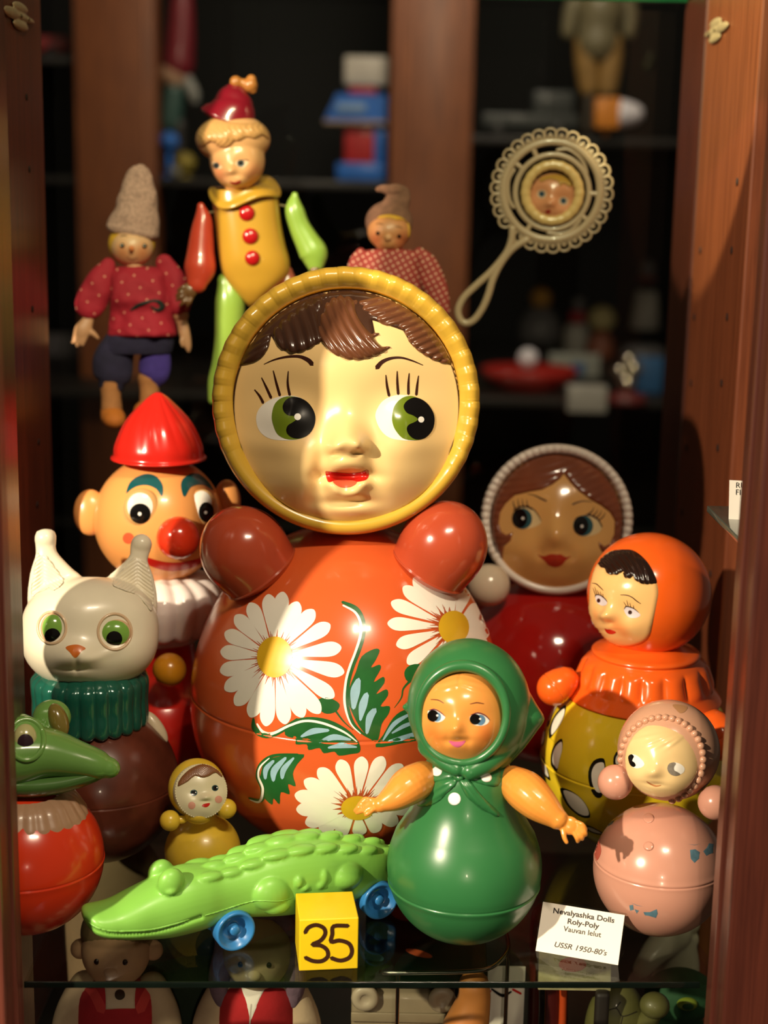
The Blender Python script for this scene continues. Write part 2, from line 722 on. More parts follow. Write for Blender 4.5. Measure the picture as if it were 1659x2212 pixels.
def glass(name, tint=(1, 1, 1), refl=1.0, rough=0.0):
    """clear sheet: light passes, a little is mirrored"""
    m = bpy.data.materials.new(name)
    m.use_nodes = True
    N, K = m.node_tree.nodes, m.node_tree.links
    N.clear()
    out = N.new('ShaderNodeOutputMaterial')
    tr = N.new('ShaderNodeBsdfTransparent')
    tr.inputs[0].default_value = tint + (1,)
    gl = N.new('ShaderNodeBsdfGlossy')
    gl.inputs['Roughness'].default_value = rough
    lw = N.new('ShaderNodeLayerWeight')
    lw.inputs['Blend'].default_value = .5
    pw = N.new('ShaderNodeMath')
    pw.operation = 'POWER'
    pw.inputs[1].default_value = 5
    K.new(lw.outputs['Facing'], pw.inputs[0])
    fs = N.new('ShaderNodeMath')
    fs.operation = 'MULTIPLY_ADD'
    fs.inputs[1].default_value = .96
    fs.inputs[2].default_value = .04
    K.new(pw.outputs[0], fs.inputs[0])
    ml = N.new('ShaderNodeMath')
    ml.operation = 'MULTIPLY'
    ml.inputs[1].default_value = refl
    K.new(fs.outputs[0], ml.inputs[0])
    mx = N.new('ShaderNodeMixShader')
    K.new(ml.outputs[0], mx.inputs[0])
    K.new(tr.outputs[0], mx.inputs[1])
    K.new(gl.outputs[0], mx.inputs[2])
    K.new(mx.outputs[0], out.inputs[0])
    return m


WOOD = wood('mahogany', '3a170d', '6e2f1a')
WOOD_D = wood('dark_mahogany', '2a110a', '57261a')
WOOD_O = wood('orange_stained_wood', '5a2c18', '804428')
WHITE = mat('white_paint', 'f6f1e6', .3, .1, .02)
BLACK = mat('black_paint', '0d0b0a', .2, .3, .1)
SHINE_W = mat('white_dot_paint', 'fffdf5', .25, .0, .0)
REDM = mat('red_paint', 'c01f14', .25, .2)
# ------------------------------------------------------------------ the room behind
g = G().abox(-4, 4, -1.6, 8.6, -1.05, -1.0, 0)
struct('floor', g, mat('dark_floor', '2a1d14', .5, 0, .15, 6))
g = G().abox(-4, 4, 8.4, 8.5, -1.0, 3.2, 0)
struct('wall_back', g, mat('dark_wall', '121410', .8, 0, .3, 2))

# ------------------------------------------------------------------ the cabinet
YF = 1.232                                                 # plane of the cabinet front
XL0 = (at_y(50, 2100, YF).x + at_y(8, 800, YF).x) / 2
XR0 = (at_y(1532, 2100, YF).x + at_y(1592, 1100, YF).x) / 2
XPL, XPR = XL0 - .085, .385


def y_on(x, px, py):
    r = ray(px, py)
    return r.y * x / r.x


YLA, YLB = 1.555, y_on(XPL, 106, 700)                       # left rear side board
YRA, YRB, YRC = y_on(XPR, 1603, 640), y_on(XPR, 1497, 540), y_on(XPR, 1453, 540)
YBK = YRC + .03
zt, zb = 1.35, -0.42


def post(name, x0, x1, y0, y1, m):
    return struct(name, G().abox(x0, x1, y0, y1, zb, zt, .003), m)


# front stiles with a small rebate towards the opening
g = G().abox(XL0 - .085, XL0 - .003, YF - .052, YF + .002, zb, zt, .003)
g.abox(XL0 - .020, XL0, YF - .022, YF, zb, zt, .002)
struct('trim_1', g, wood('mahogany_front', '4c211a', '7c4234', .4))
g = G().abox(XR0 + .003, XR0 + .085, YF - .052, YF + .002, zb, zt, .003)
g.abox(XR0, XR0 + .018, YF - .022, YF, zb, zt, .002)
struct('trim_2', g, wood('mahogany_front_right', '381610', '5a2a1e', .4))
post('wall_left', XPL - .022, XPL, YLA, YLB, WOOD)
g = G().abox(XL0 - .085, XL0 - .02, YF + .002, 1.354, zb, zt, .002)
struct('trim_4', g, WOOD_D)
post('wall_right', XPR, XPR + .022, YRA, YRB, WOOD_O)
post('trim_3', XPR - .002, XPR + .03, YRB, YRC, WOOD_D)
HOLE = mat('drilled_hole', '120705', .9)


def hole(name, x, px, py, label, r=.0044):
    d = ray(px, py)
    p = CAM + d * (x / d.x)
    g = G().lathe(Vector((x - math.copysign(.0006, x), p.y, p.z)), Vector((math.copysign(1, x), 0, 0)), Vector((0, 1, 0)),
                  [(0, r * 1.1), (.0004, r), (.0007, r * .5), (.0009, .0001)], 16)
    return tag(obj(name, g, HOLE), kind='structure')


for px, py in ((1593, 393), (1513, 541), (1581, 541), (1500, 685), (1571, 685), (1493, 828), (1559, 828), (1484, 968), (1551, 968), (1474, 1107), (1535, 1240)):
    hole('peg_hole', XPR, px, py, '')
for px, py in ((57, 210), (63, 366), (70, 668), (83, 955), (80, 1090), (26, 1232)):
    hole('peg_hole', XPL, px, py, '', .0036)

# the glass shelf
sfl, sfr = at_z(45, 2119, 0), at_z(1530, 2120, 0)
sx0, sx1 = XPL + .002, XPR - .002
fy0 = sfl.y + (sfr.y - sfl.y) * (XL0 - sfl.x) / (sfr.x - sfl.x)
fy1 = sfl.y + (sfr.y - sfl.y) * (XR0 - sfl.x) / (sfr.x - sfl.x)
TH = .006
SHELF_GLASS = glass('shelf_glass', (.80, .83, .78), .6, .02)
EDGE_GLASS = mat('shelf_glass_edge', '0c1410', .12, .4, .2)
sh = thing('glass_shelf', 'clear glass shelf carrying the roly-poly dolls, dark front edge', 'shelf', ((sx0 + sx1) / 2, 1.5, -TH))
g = G()
pts = [(XL0, fy0), (XR0, fy1), (XR0 + .001, YF + .02), (sx1, YF + .02), (sx1, YBK - .02), (sx0, YBK - .02), (sx0, 1.35), (XL0 - .001, 1.35)]
g.prism([Vector((x, y, 0)) for x, y in pts], Vector((0, 0, -TH)))
g.f = [f for f in g.f[:2]]
g.m = g.m[:2]
obj('glass_pane', g, SHELF_GLASS, sh, smooth=False)
g = G()
a, b = Vector((XL0, fy0 - .0008, -TH / 2)), Vector((XR0, fy1 - .0008, -TH / 2))
g.box((a + b) / 2, (b - a) / 2, Vector((0, .0008, 0)), Vector((0, 0, TH / 2)), .0006)
obj('front_edge', g, EDGE_GLASS, sh, 'dark polished front edge')

# the upper shelf, seen from below at the very top
zu = at_y(1500, 4, YBK - .05).z
su = thing('upper_glass_shelf', 'upper glass shelf with a green back edge at top right', 'shelf', (0, 1.6, zu))
g = G().abox(sx0, sx1, YF + .03, YBK - .05, zu, zu + .006, 0)
obj('glass_pane', g, glass('upper_glass', (.86, .95, .88), .35), su, smooth=False)
g = G().abox(sx0, sx1, YBK - .05, YBK - .044, zu - .001, zu + .008, .001)
obj('back_edge', g, mat('green_glass_edge', '0f4a2c', .2, .3, .1), su, 'green cut edge of the glass')

# back glass of the cabinet
g = G().abox(XL0 - .15, XR0 + .14, YBK, YBK + .004, zb, zt, 0)
tag(obj('window_1', g, glass('back_glass', (.94, .95, .93), .25), smooth=False), kind='structure')


# solid plates added for reflections of ornamental hinges, top of both sides
def ornament(px, py, x, label, name, flip):
    d = ray(px, py)
    p = CAM + d * (x / d.x)
    nx = Vector((-math.copysign(1, x), 0, 0))
    t = thing(name, label, 'hinge', p)
    yy, zz = Vector((0, 1, 0)), Vector((0, 0, 1))
    g = G()
    for dy, dz, ry, rz in ((0, 0, .055, .0042), (-.01, .009, .034, .0055), (-.01, -.009, .034, .0055), (-flip * .05, 0, .034, .006)):
        g.ell(p + yy * dy + zz * dz + nx * .002, (yy * ry, zz * rz, nx * .003), 20, 10)
    M = mat('hinge_reflection_tone', 'b59a78', .35, .2, .15, metal=.4)
    obj('plate', g.fuse(.0012, 3), M, t)
    for dy in (-.009, .008):
        g = G().ell(p + yy * dy * 2 + nx * .005, (yy * .004, zz * .002, nx * .0012), 12, 8)
        obj('screw', g, mat('screw_metal', '7a684f', .3, 0, .1, metal=.6), t)


ornament(1545, 68, XPR, 'pale fleur-shaped stand-in for a hinge reflection, high on the right side board', 'hinge_reflection', 1)
ornament(45, 38, XPL, 'pale fleur-shaped stand-in for a hinge reflection at the top of the left board', 'hinge_reflection', 1)

# neighbouring cabinet seen through the gap at the right
p1 = at_y(1527, 1092, 1.45)
g = G().abox(p1.x, XPR - .002, YF + .0025, 1.45, p1.z - .006, p1.z, .001)
whole('side_glass_shelf', g, mat('smoky_glass_edge', '4f5a52', .15, .4, .2), 'small grey glass shelf corner poking out from behind the right front post', 'shelf', p1)
p2 = at_z(1574, 1121, p1.z)
t = thing('small_label_card', 'cropped white label card at the right edge behind the post', 'label card', p2)
xx, up = Vector((.985, -.17, 0)).normalized(), Vector((0, .2, .98)).normalized()
cs = p2.y / ray(1578, 1122).y / F_PX
g = G().box(p2 + xx * 45 * cs + up * 42 * cs, xx * 45 * cs, Vector((0, .0004, 0)), up * 42 * cs, 0)
CARD = mat('card_paper', 'efe6da', .7, 0, .02)
obj('card', g, CARD, t, smooth=False)
INK = mat('printed_ink', '2a2422', .6, 0, .05)


def text(name, body, parent, O, ex, eu, en, width=None, height=None, mi=INK, bold=0.0, shear=0.0, align='CENTER', label=None):
    """printed lettering lying on a surface; width or height in metres"""
    cu = bpy.data.curves.new('t', 'FONT')
    cu.body = body
    cu.size = 1.0
    cu.offset = bold
    cu.shear = shear
    ob = bpy.data.objects.new('t', cu)
    COL.objects.link(ob)
    dg = bpy.context.evaluated_depsgraph_get()
    me = bpy.data.meshes.new_from_object(ob.evaluated_get(dg))
    V = [v.co.copy() for v in me.vertices]
    Fs = [tuple(p.vertices) for p in me.polygons]
    bpy.data.objects.remove(ob)
    x0, x1 = min(v.x for v in V), max(v.x for v in V)
    k = width / (x1 - x0) if width else height
    ky = height if height else k
    ox = (x0 + x1) / 2 if align == 'CENTER' else x0
    g = G().add([O + ex * (v.x - ox) * k + eu * v.y * ky + en * .0003 for v in V], Fs)
    return obj(name, g, mi, parent, label, smooth=False)


cn = up.cross(xx) * -1
cn = xx.cross(up)
for k, (ch, dy) in enumerate((('RU', 68), ('FI', 53))):
    text('printed_line', ch, t, p2 + xx * 14 * cs + up * dy * cs + cn * .0005, xx, up, cn, height=17 * cs, align='LEFT')
# ================================================================== the big daisy doll
Z = Zm(430, 540, 2.633)
ZB = Zm(400, 1060, 2.304)
BO, BR, BS = ball(746, 1508, 333)
big = thing('roly_poly_doll', 'largest roly-poly doll, orange-red body painted with daisies, yellow ridged bonnet', 'doll', (BO.x, BO.y, 0), 'roly-poly dolls')
ORED = mat('orange_red_celluloid', 'd45c2c', .24, .3, .04, 12)
g = G()
prof = []
for i in range(0, 65):
    a = -pi / 2 + pi * i / 64
    prof.append((BR * sin(a) * (1.15 if a > 0 else 1), BR * cos(a)))
seam_z = None
for k in range(400):                                     # height of the seam that shows at py 1603 in front
    z = -BR * .7 + BR * k / 400
    q = BO + Vector((0, -sqrt(BR * BR - z * z), z))
    d = q - CAM
    if CY - d.dot(UPV) / d.dot(FWD) * F_PX < 1604:
        seam_z = z
        break
pr2 = []
for h, r in prof:
    if abs(h - seam_z) > .004:
        pr2.append((h, r))
rs = sqrt(BR * BR - seam_z ** 2)
pr2 += [(seam_z - .003, rs + .0002), (seam_z - .0008, rs + .0006), (seam_z, rs - .0010), (seam_z + .0008, rs - .0002), (seam_z + .003, rs - .0003)]
pr2.sort()
g.lathe(BO, Vector((0, 0, 1)), Vector((1, 0, 0)), pr2, 128)
obj('body', g, ORED, big)
bb = g.bvh()

PET_W = mat('daisy_white_paint', 'f4efe2', .28, .2, .02)
PET_Y = mat('daisy_yellow_paint', 'dcae22', .3, .2, .05)
LEAF_G = mat('leaf_green_paint', '1f5a28', .28, .2, .12, 60)
LEAF_B = mat('leaf_blue_paint', '8fb4c4', .3, .2, .1, 60)
STREAK = mat('petal_streak_paint', 'b8542c', .3, .2, .1)


def daisy(c, rx, ry, tips, w, r0=.25, nm='painted_daisy'):
    g = G()
    c = ZB(*c)
    for k, tp in enumerate(tips):
        tx, ty = ZB(tp[0], tp[1])
        ww = (tp[2] if len(tp) > 2 else w) / ZB.k
        g.patch(bb, petal(c, (tx, ty), ww, r0), 7, .00025 + .00004 * (k % 3))
    T = [ZB(tp[0], tp[1]) for tp in tips]
    order = sorted(T, key=lambda q: atan2(q[1] - c[1], q[0] - c[0]))
    for k, (p, q) in enumerate(zip(order, order[1:] + order[:1])):   # bare wedges between the petals at the heart
        mx, my = (p[0] + q[0]) / 2 - c[0], (p[1] + q[1]) / 2 - c[1]
        if math.hypot(p[0] - q[0], p[1] - q[1]) > 70:
            continue
        for e, f1 in ((-.05, .36), (.04, .43), (.12, .33)):
            p1 = (c[0] + mx * .22 - my * e * .3, c[1] + my * .22 + mx * e * .3)
            p2 = (c[0] + mx * f1 - my * e, c[1] + my * f1 + mx * e)
            g.patch(bb, stroke([p1, p2], [4.5, .5], 3), 5, .0004, mi=2)
    g.patch(bb, circ(c[0], c[1], rx / ZB.k, ry / ZB.k, 0, 36), 7, .0006, mi=1)
    return obj(nm, g, [PET_W, PET_Y, STREAK], big)


daisy((447, 828), 88, 102, [(415, 515), (487, 503), (562, 553), (642, 593), (722, 665), (778, 780), (792, 905), (742, 1028), (672, 1108),
      (588, 1128), (500, 1162), (402, 1172), (325, 1128), (250, 1068), (198, 992), (174, 900), (176, 800), (198, 705), (250, 620), (322, 558)], 74)
daisy((1335, 680), 76, 82, [(1138, 430), (1222, 435), (1310, 470), (1395, 488), (1466, 572), (1512, 640), (1512, 715), (1500, 775), (1084, 478), (1024, 555), (1006, 660),
      (1050, 770), (1105, 862), (1190, 930), (1290, 960), (1400, 930), (1470, 850)], 68)
daisy((858, 1578), 82, 60, [(545, 1512), (553, 1585), (598, 1655), (668, 1692), (762, 1712), (870, 1715), (968, 1692), (1060, 1650), (592, 1440), (662, 1382), (768, 1338),
      (880, 1322), (985, 1322), (1082, 1362), (1130, 1430), (1140, 1500), (1130, 1580)], 72)


def leaf(outline, blues, extra=(), white=()):
    g = G()
    if outline:
        g.patch(bb, sm(ZB(outline), 3), 6, .00028)
    for pts, w in extra:
        g.patch(bb, stroke(ZB(pts), [x / ZB.k for x in w]), 5, .00032)
    for pts, w in blues:
        g.patch(bb, stroke(ZB(pts), [x / ZB.k for x in w]), 5, .00052, mi=1)
    for pts, w in white:
        g.patch(bb, stroke(ZB(pts), [x / ZB.k for x in w]), 5, .0007, mi=2)
    return obj('painted_leaf', g, [LEAF_G, LEAF_B, PET_W], big)


leaf([(930, 1242), (880, 1192), (838, 1120), (812, 1050), (818, 980), (850, 900), (878, 825), (940, 788), (967, 795), (948, 842), (925, 880), (965, 866), (972, 888),
      (938, 952), (985, 926), (990, 958), (950, 1012), (1000, 988), (1008, 1020), (972, 1072), (1016, 1072), (1012, 1110), (978, 1160), (960, 1238)],
     [([(838, 1080), (846, 1000), (862, 942)], [20, 48, 24]), ([(872, 1140), (884, 1070), (902, 1015)], [12, 40, 26]), ([(904, 1205), (918, 1130), (942, 1092)], [14, 36, 26])],
     [([(783, 555), (850, 588), (885, 650), (886, 720), (862, 800), (832, 880), (812, 960), (806, 1060), (832, 1150), (880, 1205), (935, 1238)], [14, 24, 22, 20, 20, 18, 16, 18, 16, 12, 8])],
     [([(786, 572), (845, 606), (872, 660), (872, 720), (848, 800), (818, 880), (798, 960), (794, 1060), (822, 1155), (872, 1208)], [8, 12, 14, 14, 12, 12, 12, 12, 8, 5])])
leaf([(866, 1258), (822, 1200), (742, 1150), (660, 1128), (580, 1130), (510, 1160), (498, 1215), (548, 1235), (552, 1262), (605, 1262), (615, 1290), (668, 1280), (690, 1306), (742, 1298), (765, 1318), (825, 1310), (868, 1300)],
     [([(580, 1222), (640, 1196), (712, 1192)], [12, 30, 14]), ([(668, 1250), (740, 1226), (822, 1238)], [10, 30, 10]), ([(714, 1278), (780, 1268), (852, 1275)], [10, 26, 8])],
     [([(340, 1135), (345, 1180), (380, 1212), (430, 1215), (500, 1180), (560, 1140)], [10, 26, 28, 26, 24, 20])],
     [([(360, 1160), (390, 1200), (440, 1206), (520, 1168), (600, 1145), (690, 1158), (790, 1200), (855, 1248)], [8, 14, 14, 12, 12, 12, 10, 6])])
leaf([(592, 1312), (480, 1320), (402, 1342), (378, 1400), (372, 1460), (388, 1520), (432, 1562), (440, 1530), (470, 1560), (476, 1500), (520, 1510), (512, 1460), (550, 1470), (536, 1410), (558, 1360)],
     [([(400, 1430), (404, 1385), (440, 1345)], [14, 26, 14]), ([(440, 1440), (446, 1390), (500, 1330)], [16, 34, 14]), ([(484, 1428), (492, 1385), (540, 1330)], [16, 28, 10])],
     [([(560, 1312), (440, 1318), (378, 1360), (362, 1420), (386, 1480), (378, 1540), (318, 1528)], [10, 14, 18, 20, 24, 22, 8])],
     [([(420, 1330), (376, 1372), (366, 1420), (388, 1482), (372, 1545), (325, 1536)], [5, 9, 10, 12, 12, 4])])
leaf([(948, 1276), (985, 1215), (1035, 1130), (1095, 1088), (1200, 1060), (1240, 1150), (1180, 1230), (1080, 1256)],
     [([(985, 1240), (1040, 1160), (1120, 1110)], [8, 22, 12]), ([(1010, 1246), (1090, 1228), (1170, 1200)], [8, 26, 14]), ([(1030, 1205), (1090, 1170), (1150, 1150)], [8, 20, 10])])
leaf([(664, 1038), (720, 1032), (768, 1062), (752, 1098), (705, 1110), (672, 1090)], [], [([(748, 1095), (790, 1150), (835, 1190)], [10, 6, 3])])
leaf([(1090, 905), (1120, 868), (1180, 870), (1180, 950), (1110, 952)], [], [([(1120, 945), (1085, 985), (1075, 1030), (1040, 1080)], [12, 8, 6, 2])])

# --- mitten hands
FIST = mat('fist_red_brown', 'b0482c', .2, .4, .05)
for base_mid, rbase, tipd, ln in (((378, 408), 212, (-.60, .80), 395), ((1212, 390), 212, (.52, .85), 395)):
    px, py = ZB(*base_mid)
    loc = bb.ray_cast(CAM, ray(px, py).normalized())[0] or bb.find_nearest(at_y(px, py, BO.y - .02))[0]
    s = BS * .92 / ZB.k
    ax = (RGT * tipd[0] + UPV * tipd[1] - FWD * .30).normalized()
    xd = FWD.cross(ax).normalized()
    O = loc - ax * 6 * s + FWD * 22 * s
    R, L = rbase * s, ln * s
    pf = [(-40 * s, R * .72), (0, R * .985), (4 * s, R * 1.0), (9 * s, R * 1.0), (12 * s, R * .985), (L * .15, R * 1.02), (L * .3, R * 1.06), (L * .45, R * 1.06), (L * .6, R * 1.0), (L * .74, R * .86), (L * .86, R * .66), (L * .95, R * .40), (L * .99, R * .17)]
    g = G().lathe(O, ax, xd, pf, 64, sub=3)
    obj('fist', g, FIST, big)

g = G().lathe(Vector((BO.x, BO.y, 0)), Vector((0, 0, 1)), Vector((1, 0, 0)), [(BR * 2.0, .036), (BR * 2.02, .03), (BR * 2.2, .03)], 48)
obj('neck', g, ORED, big)
# --- head: hood, ridged ring, face
hf = Fr(748, 867, 1.50)
S = hf.s
g = G()
g.ell(hf.P(748, 875, -150), (hf.x * 262 * S, hf.u * 268 * S, hf.n * 165 * S), 64, 32)
obj('hood', g, mat('hood_orange', 'b5562c', .25, .3), big)
YEL = mat('bonnet_yellow', 'cfa63a', .28, .25, .06, 25)
rows = []
n = 720
sec = [(-70, -34), (-52, -30), (-28, -25), (-12, -18), (-2, -6), (0, 4), (-3, 16), (-10, 24), (-18, 27), (-26, 26), (-34, 20), (-40, 10), (-43, 2), (-46, -8), (-60, -8)]
# (radius from the outer edge, depth towards the viewer) in pixels
sec = [(-14, -95), (-3, -60), (0, -30), (-1, -8), (-4, 8), (-10, 18), (-18, 23), (-27, 21), (-36, 14), (-42, 6), (-45, 3), (-47, -6), (-50, -30)]
for i in range(n):
    t = 2 * pi * i / n
    deg = math.degrees(t)
    m = 1.0
    if 208 <= deg <= 322:
        m = 0.0
    elif 198 < deg < 208:
        m = (208 - deg) / 10
    elif 322 < deg < 334:
        m = (deg - 322) / 12
    ph = ((t * 46 / 2 / pi * 1.0) % 1.0); ph = (1 - abs(2 * ph - 1.3) / 1.3) if ph > .1 else ph * 4.6
    row = []
    for k, (dr, dd) in enumerate(sec):
        w = min(1, max(0, 1.5 - abs(k - 5.0) / 3.6)) * m
        rr = 291 + dr + w * (ph * 1.4 - 1.0) * (1 if k < 7 else .2)
        d = dd + w * (ph * 4.5 - 2.5)
        row.append(hf.P(748 + rr * cos(t), 867 - rr * sin(t), d))
    rows.append(row)
g = G()
rows.append(rows[0])
nn_ = len(sec)
g.grid(rows, 0, False)
g.f = [f[::-1] for f in g.f]
obj('bonnet_rim', g, YEL, big)

SKIN = mat('celluloid_skin', 'f4cf8e', .3, .15, .03, 10)
ff = Fr(748, 878, 1.50)
g0 = G().ell(ff.P(748, 878, -320), tuple(a * 408 * S for a in (ff.x, ff.u, ff.n)), 160, 120)
gb = g0.bvh()


def zb_(L):
    return [(*Z(x, y), sx / 2.633, sy / 2.633, a / 2.633, r) for x, y, sx, sy, a, r in L]


face_b = gsum(zb_([
    (500, 935, 190, 150, -112, 0), (1172, 935, 180, 150, -112, 0), (500, 965, 115, 98, 112, 0), (1172, 965, 115, 98, 112, 0),
    (838, 1080, 74, 58, 120, 0), (840, 985, 70, 90, 34, 0), (768, 1120, 34, 32, 60, 0), (912, 1110, 36, 34, 66, 0), (775, 1162, 22, 12, -44, 0), (900, 1152, 20, 12, -40, 0),
    (570, 1290, 130, 160, 92, 0), (1150, 1250, 150, 170, 76, 0), (840, 1270, 170, 130, 60, 0), (840, 1210, 80, 28, 40, 0), (842, 1286, 96, 22, -92, 0), (745, 1322, 26, 24, 34, 0), (778, 1366, 28, 24, 40, 0), (836, 1390, 34, 24, 44, 0), (896, 1372, 28, 24, 40, 0), (936, 1320, 26, 24, 34, 0),
    (850, 1484, 110, 40, 50, 0), (695, 1250, 40, 120, -66, 12), (1000, 1235, 38, 95, -42, -12), (845, 1430, 90, 18, -40, 0),
    (838, 640, 300, 140, 30, 0),
    (470, 1120, 150, 50, 26, 6), (1200, 1120, 150, 50, 22, -5)]))
g = G()
g.patch(gb, circ(748.3, 877.6, 246, 250, 0, 120), 4.2, .0, face_b, ff.n, S, skirt=.008)
face = obj('face', g, SKIN, big)
fb = g.bvh()

arc_ = circ(748.3, 877.6, 244.5, 248.5, 0, 70, -25, 205)
g = G().patch(fb, stroke(arc_, [3] + [6] * (len(arc_) - 2) + [3], 1), 4, .0006)
obj('rim_gap_shade', g, mat('gap_shade_tone', '3c2010', .5), face)  # dark arc coloured in for the shaded gap between rim and face
EYEW = mat('eye_white_paint', 'f4efe4', .2, .3, .02)
GREEN_I = mat('iris_green_paint', '6f8420', .2, .3, .05)
LASH = mat('lash_brown_paint', '38190f', .3, .1, .05)
for white, iris, pupil, dot in (
    ([(325, 960), (345, 900), (400, 855), (470, 832), (540, 830), (600, 853), (642, 895), (662, 950), (652, 1010), (617, 1055), (560, 1079), (480, 1083), (400, 1072), (345, 1030)],
     [(415, 945), (430, 880), (470, 842), (530, 833), (600, 853), (642, 895), (662, 950), (652, 1010), (617, 1055), (560, 1077), (500, 1076), (450, 1050), (425, 1000)],
     [(478, 885), (500, 850), (545, 836), (600, 853), (642, 895), (662, 950), (652, 1010), (617, 1055), (562, 1073), (520, 1062), (498, 1032), (505, 1000), (530, 982), (552, 965), (540, 945), (510, 942), (484, 920)], (561, 950, 19)),
    ([(1003, 950), (1015, 900), (1050, 855), (1110, 828), (1180, 826), (1250, 845), (1302, 880), (1332, 930), (1337, 980), (1322, 1030), (1282, 1070), (1220, 1084), (1150, 1082), (1080, 1066), (1030, 1020)],
     [(1098, 950), (1110, 890), (1150, 845), (1200, 830), (1250, 845), (1302, 880), (1332, 930), (1337, 980), (1322, 1030), (1282, 1070), (1220, 1082), (1160, 1072), (1120, 1030), (1102, 990)],
     [(1162, 892), (1180, 860), (1220, 840), (1262, 849), (1302, 880), (1332, 930), (1337, 980), (1322, 1030), (1282, 1069), (1230, 1077), (1195, 1055), (1180, 1020), (1190, 995), (1225, 978), (1242, 962), (1215, 942), (1180, 927)], (1260, 965, 17))):
    g = G()
    g.patch(fb, sm(Z(white), 4), 4, .0002)
    g.patch(fb, sm(Z(iris), 4), 4, .00045, mi=1)
    g.patch(fb, sm(Z(pupil), 4), 4, .0007, mi=2)
    cxy = Z(dot[0], dot[1])
    g.patch(fb, circ(cxy[0], cxy[1], dot[2] / 2.633, None, 0, 20), 3, .00095, mi=3)
    obj('eye', g, [EYEW, GREEN_I, BLACK, SHINE_W], face)
for br in ([(370, 650, 4), (430, 624, 9), (500, 608, 13), (570, 606, 17), (620, 626, 24), (642, 648, 26)], [(1012, 668, 27), (1042, 636, 22), (1092, 616, 16), (1150, 613, 12), (1212, 630, 9), (1272, 655, 4)]):
    g = G().patch(fb, stroke(Z([(a, b) for a, b, c in br]), [c / 2.633 for a, b, c in br]), 3, .0003)
    obj('eyebrow', g, LASH, face)
for st in ([(365, 868, 345, 830, 317, 795), (410, 840, 385, 785, 357, 727), (460, 826, 440, 755, 423, 687), (516, 824, 505, 760, 508, 690)],
           [(1080, 828, 1068, 770, 1062, 712), (1132, 818, 1127, 750, 1126, 690), (1190, 818, 1190, 760, 1194, 702), (1235, 822, 1240, 770, 1247, 716)]):
    g = G()
    for a, b, c, d, e, f_ in st:
        g.patch(fb, stroke(Z([(a, b), (c, d), (e, f_)]), [6, 5, 2.2]), 3, .0003)
    obj('eyelashes', g, LASH, face)
g = G().patch(fb, sm(Z([(720, 1272), (725, 1257), (780, 1264), (860, 1270), (920, 1263), (960, 1250), (964, 1285), (945, 1310), (890, 1320), (830, 1312), (770, 1314), (735, 1320)]), 4), 3, .0003)
g.patch(fb, sm(Z([(762, 1316), (830, 1310), (897, 1320), (872, 1345), (822, 1352), (785, 1342)]), 4), 3, .0005, mi=1)
obj('mouth', g, [REDM, mat('tongue_red_paint', 'e06040', .3, .2)], face)

# --- hair: moulded locks
HAIR = mat('hair_brown', '6a4029', .22, .35, .12, 40)
HAIR_SHADE = mat('hair_brown_shaded', '43291c', .22, .35, .12, 40)  # the same hair brown with left-side shade put into the colour


def groove(dx, dy, wl, amp, curve=0.0, c0=(0, 0)):
    def f(x, y):
        u = (x - c0[0]) * dx + (y - c0[1]) * dy
        v = -(x - c0[0]) * dy + (y - c0[1]) * dx
        return -amp * abs(sin((u + curve * v * v) * pi / wl)) ** 3
    return f


def E_(a0, a1, n=24):
    return circ(748.3, 877.6, 243, 247, 0, n, a0, a1)


def add_(f, g_):
    return lambda x, y: f(x, y) + g_(x, y)


hair = G()
arc = E_(22, 158, 40)
low = Z([(245, 640), (300, 645), (350, 622), (388, 572), (412, 490), (430, 520), (470, 566), (530, 586), (590, 580), (640, 556), (690, 518), (760, 560), (860, 560), (960, 520), (1000, 470), (985, 400), (1060, 425), (1160, 460), (1200, 530), (1260, 585), (1340, 632), (1430, 655)])
hair.patch(fb, arc + low, 5, .0004, None, ff.n, S, (5, 10), skirt=.002)
obj('hair', hair, HAIR_SHADE, big)
hb = hair.bvh()
g = G()
g.patch(fb, sm(Z([(240, 655), (262, 590), (300, 530), (360, 480), (408, 478), (405, 530), (385, 582), (345, 625), (295, 648)]), 3), 4, .0006, groove(.5, .86, 12, 2.5), ff.n, S, (10, 20), skirt=.003)
g.patch(fb, sm(Z([(415, 470), (440, 420), (500, 370), (580, 310), (680, 262), (760, 250), (720, 300), (690, 360), (690, 430), (700, 515), (640, 562), (590, 584), (530, 592), (468, 568), (428, 520)]), 3), 4, .0006, groove(.95, -.3, 22, 5, .0015, Z(500, 480)), ff.n, S, (13, 26), skirt=.003)
obj('hair_lock', g, HAIR_SHADE, big, 'brown locks darkened as in shade at the left temple')
g = G()
g.patch(fb, sm(Z([(690, 518), (672, 450), (690, 370), (720, 300), (780, 260), (850, 262), (905, 290), (900, 350), (930, 410), (990, 470), (1035, 472), (1000, 505), (1040, 545), (1088, 553), (1040, 590), (960, 622), (880, 630), (800, 612), (740, 572)]), 3), 4, .0008, groove(.9, -.42, 17, 6, -.0022, Z(760, 420)), ff.n, S, (16, 34), skirt=.004)
obj('hair_lock', g, HAIR, big, 'chestnut wave swept across the forehead')
g = G()
g.patch(fb, sm(Z([(900, 290), (960, 270), (1040, 270), (1130, 300), (1220, 360), (1300, 430), (1370, 520), (1420, 610), (1432, 655), (1360, 640), (1300, 612), (1240, 572), (1190, 520), (1160, 462), (1110, 440), (1040, 425), (985, 385), (940, 360)]), 3), 4, .0007, groove(.35, .93, 15, 5, .001, Z(1150, 400)), ff.n, S, (12, 26), skirt=.003)
obj('hair_lock', g, HAIR, big, 'chestnut locks at the right temple')
ZUP, XAX = Vector((0, 0, 1)), Vector((1, 0, 0))
NEARER = Vector((0, -1, 0))


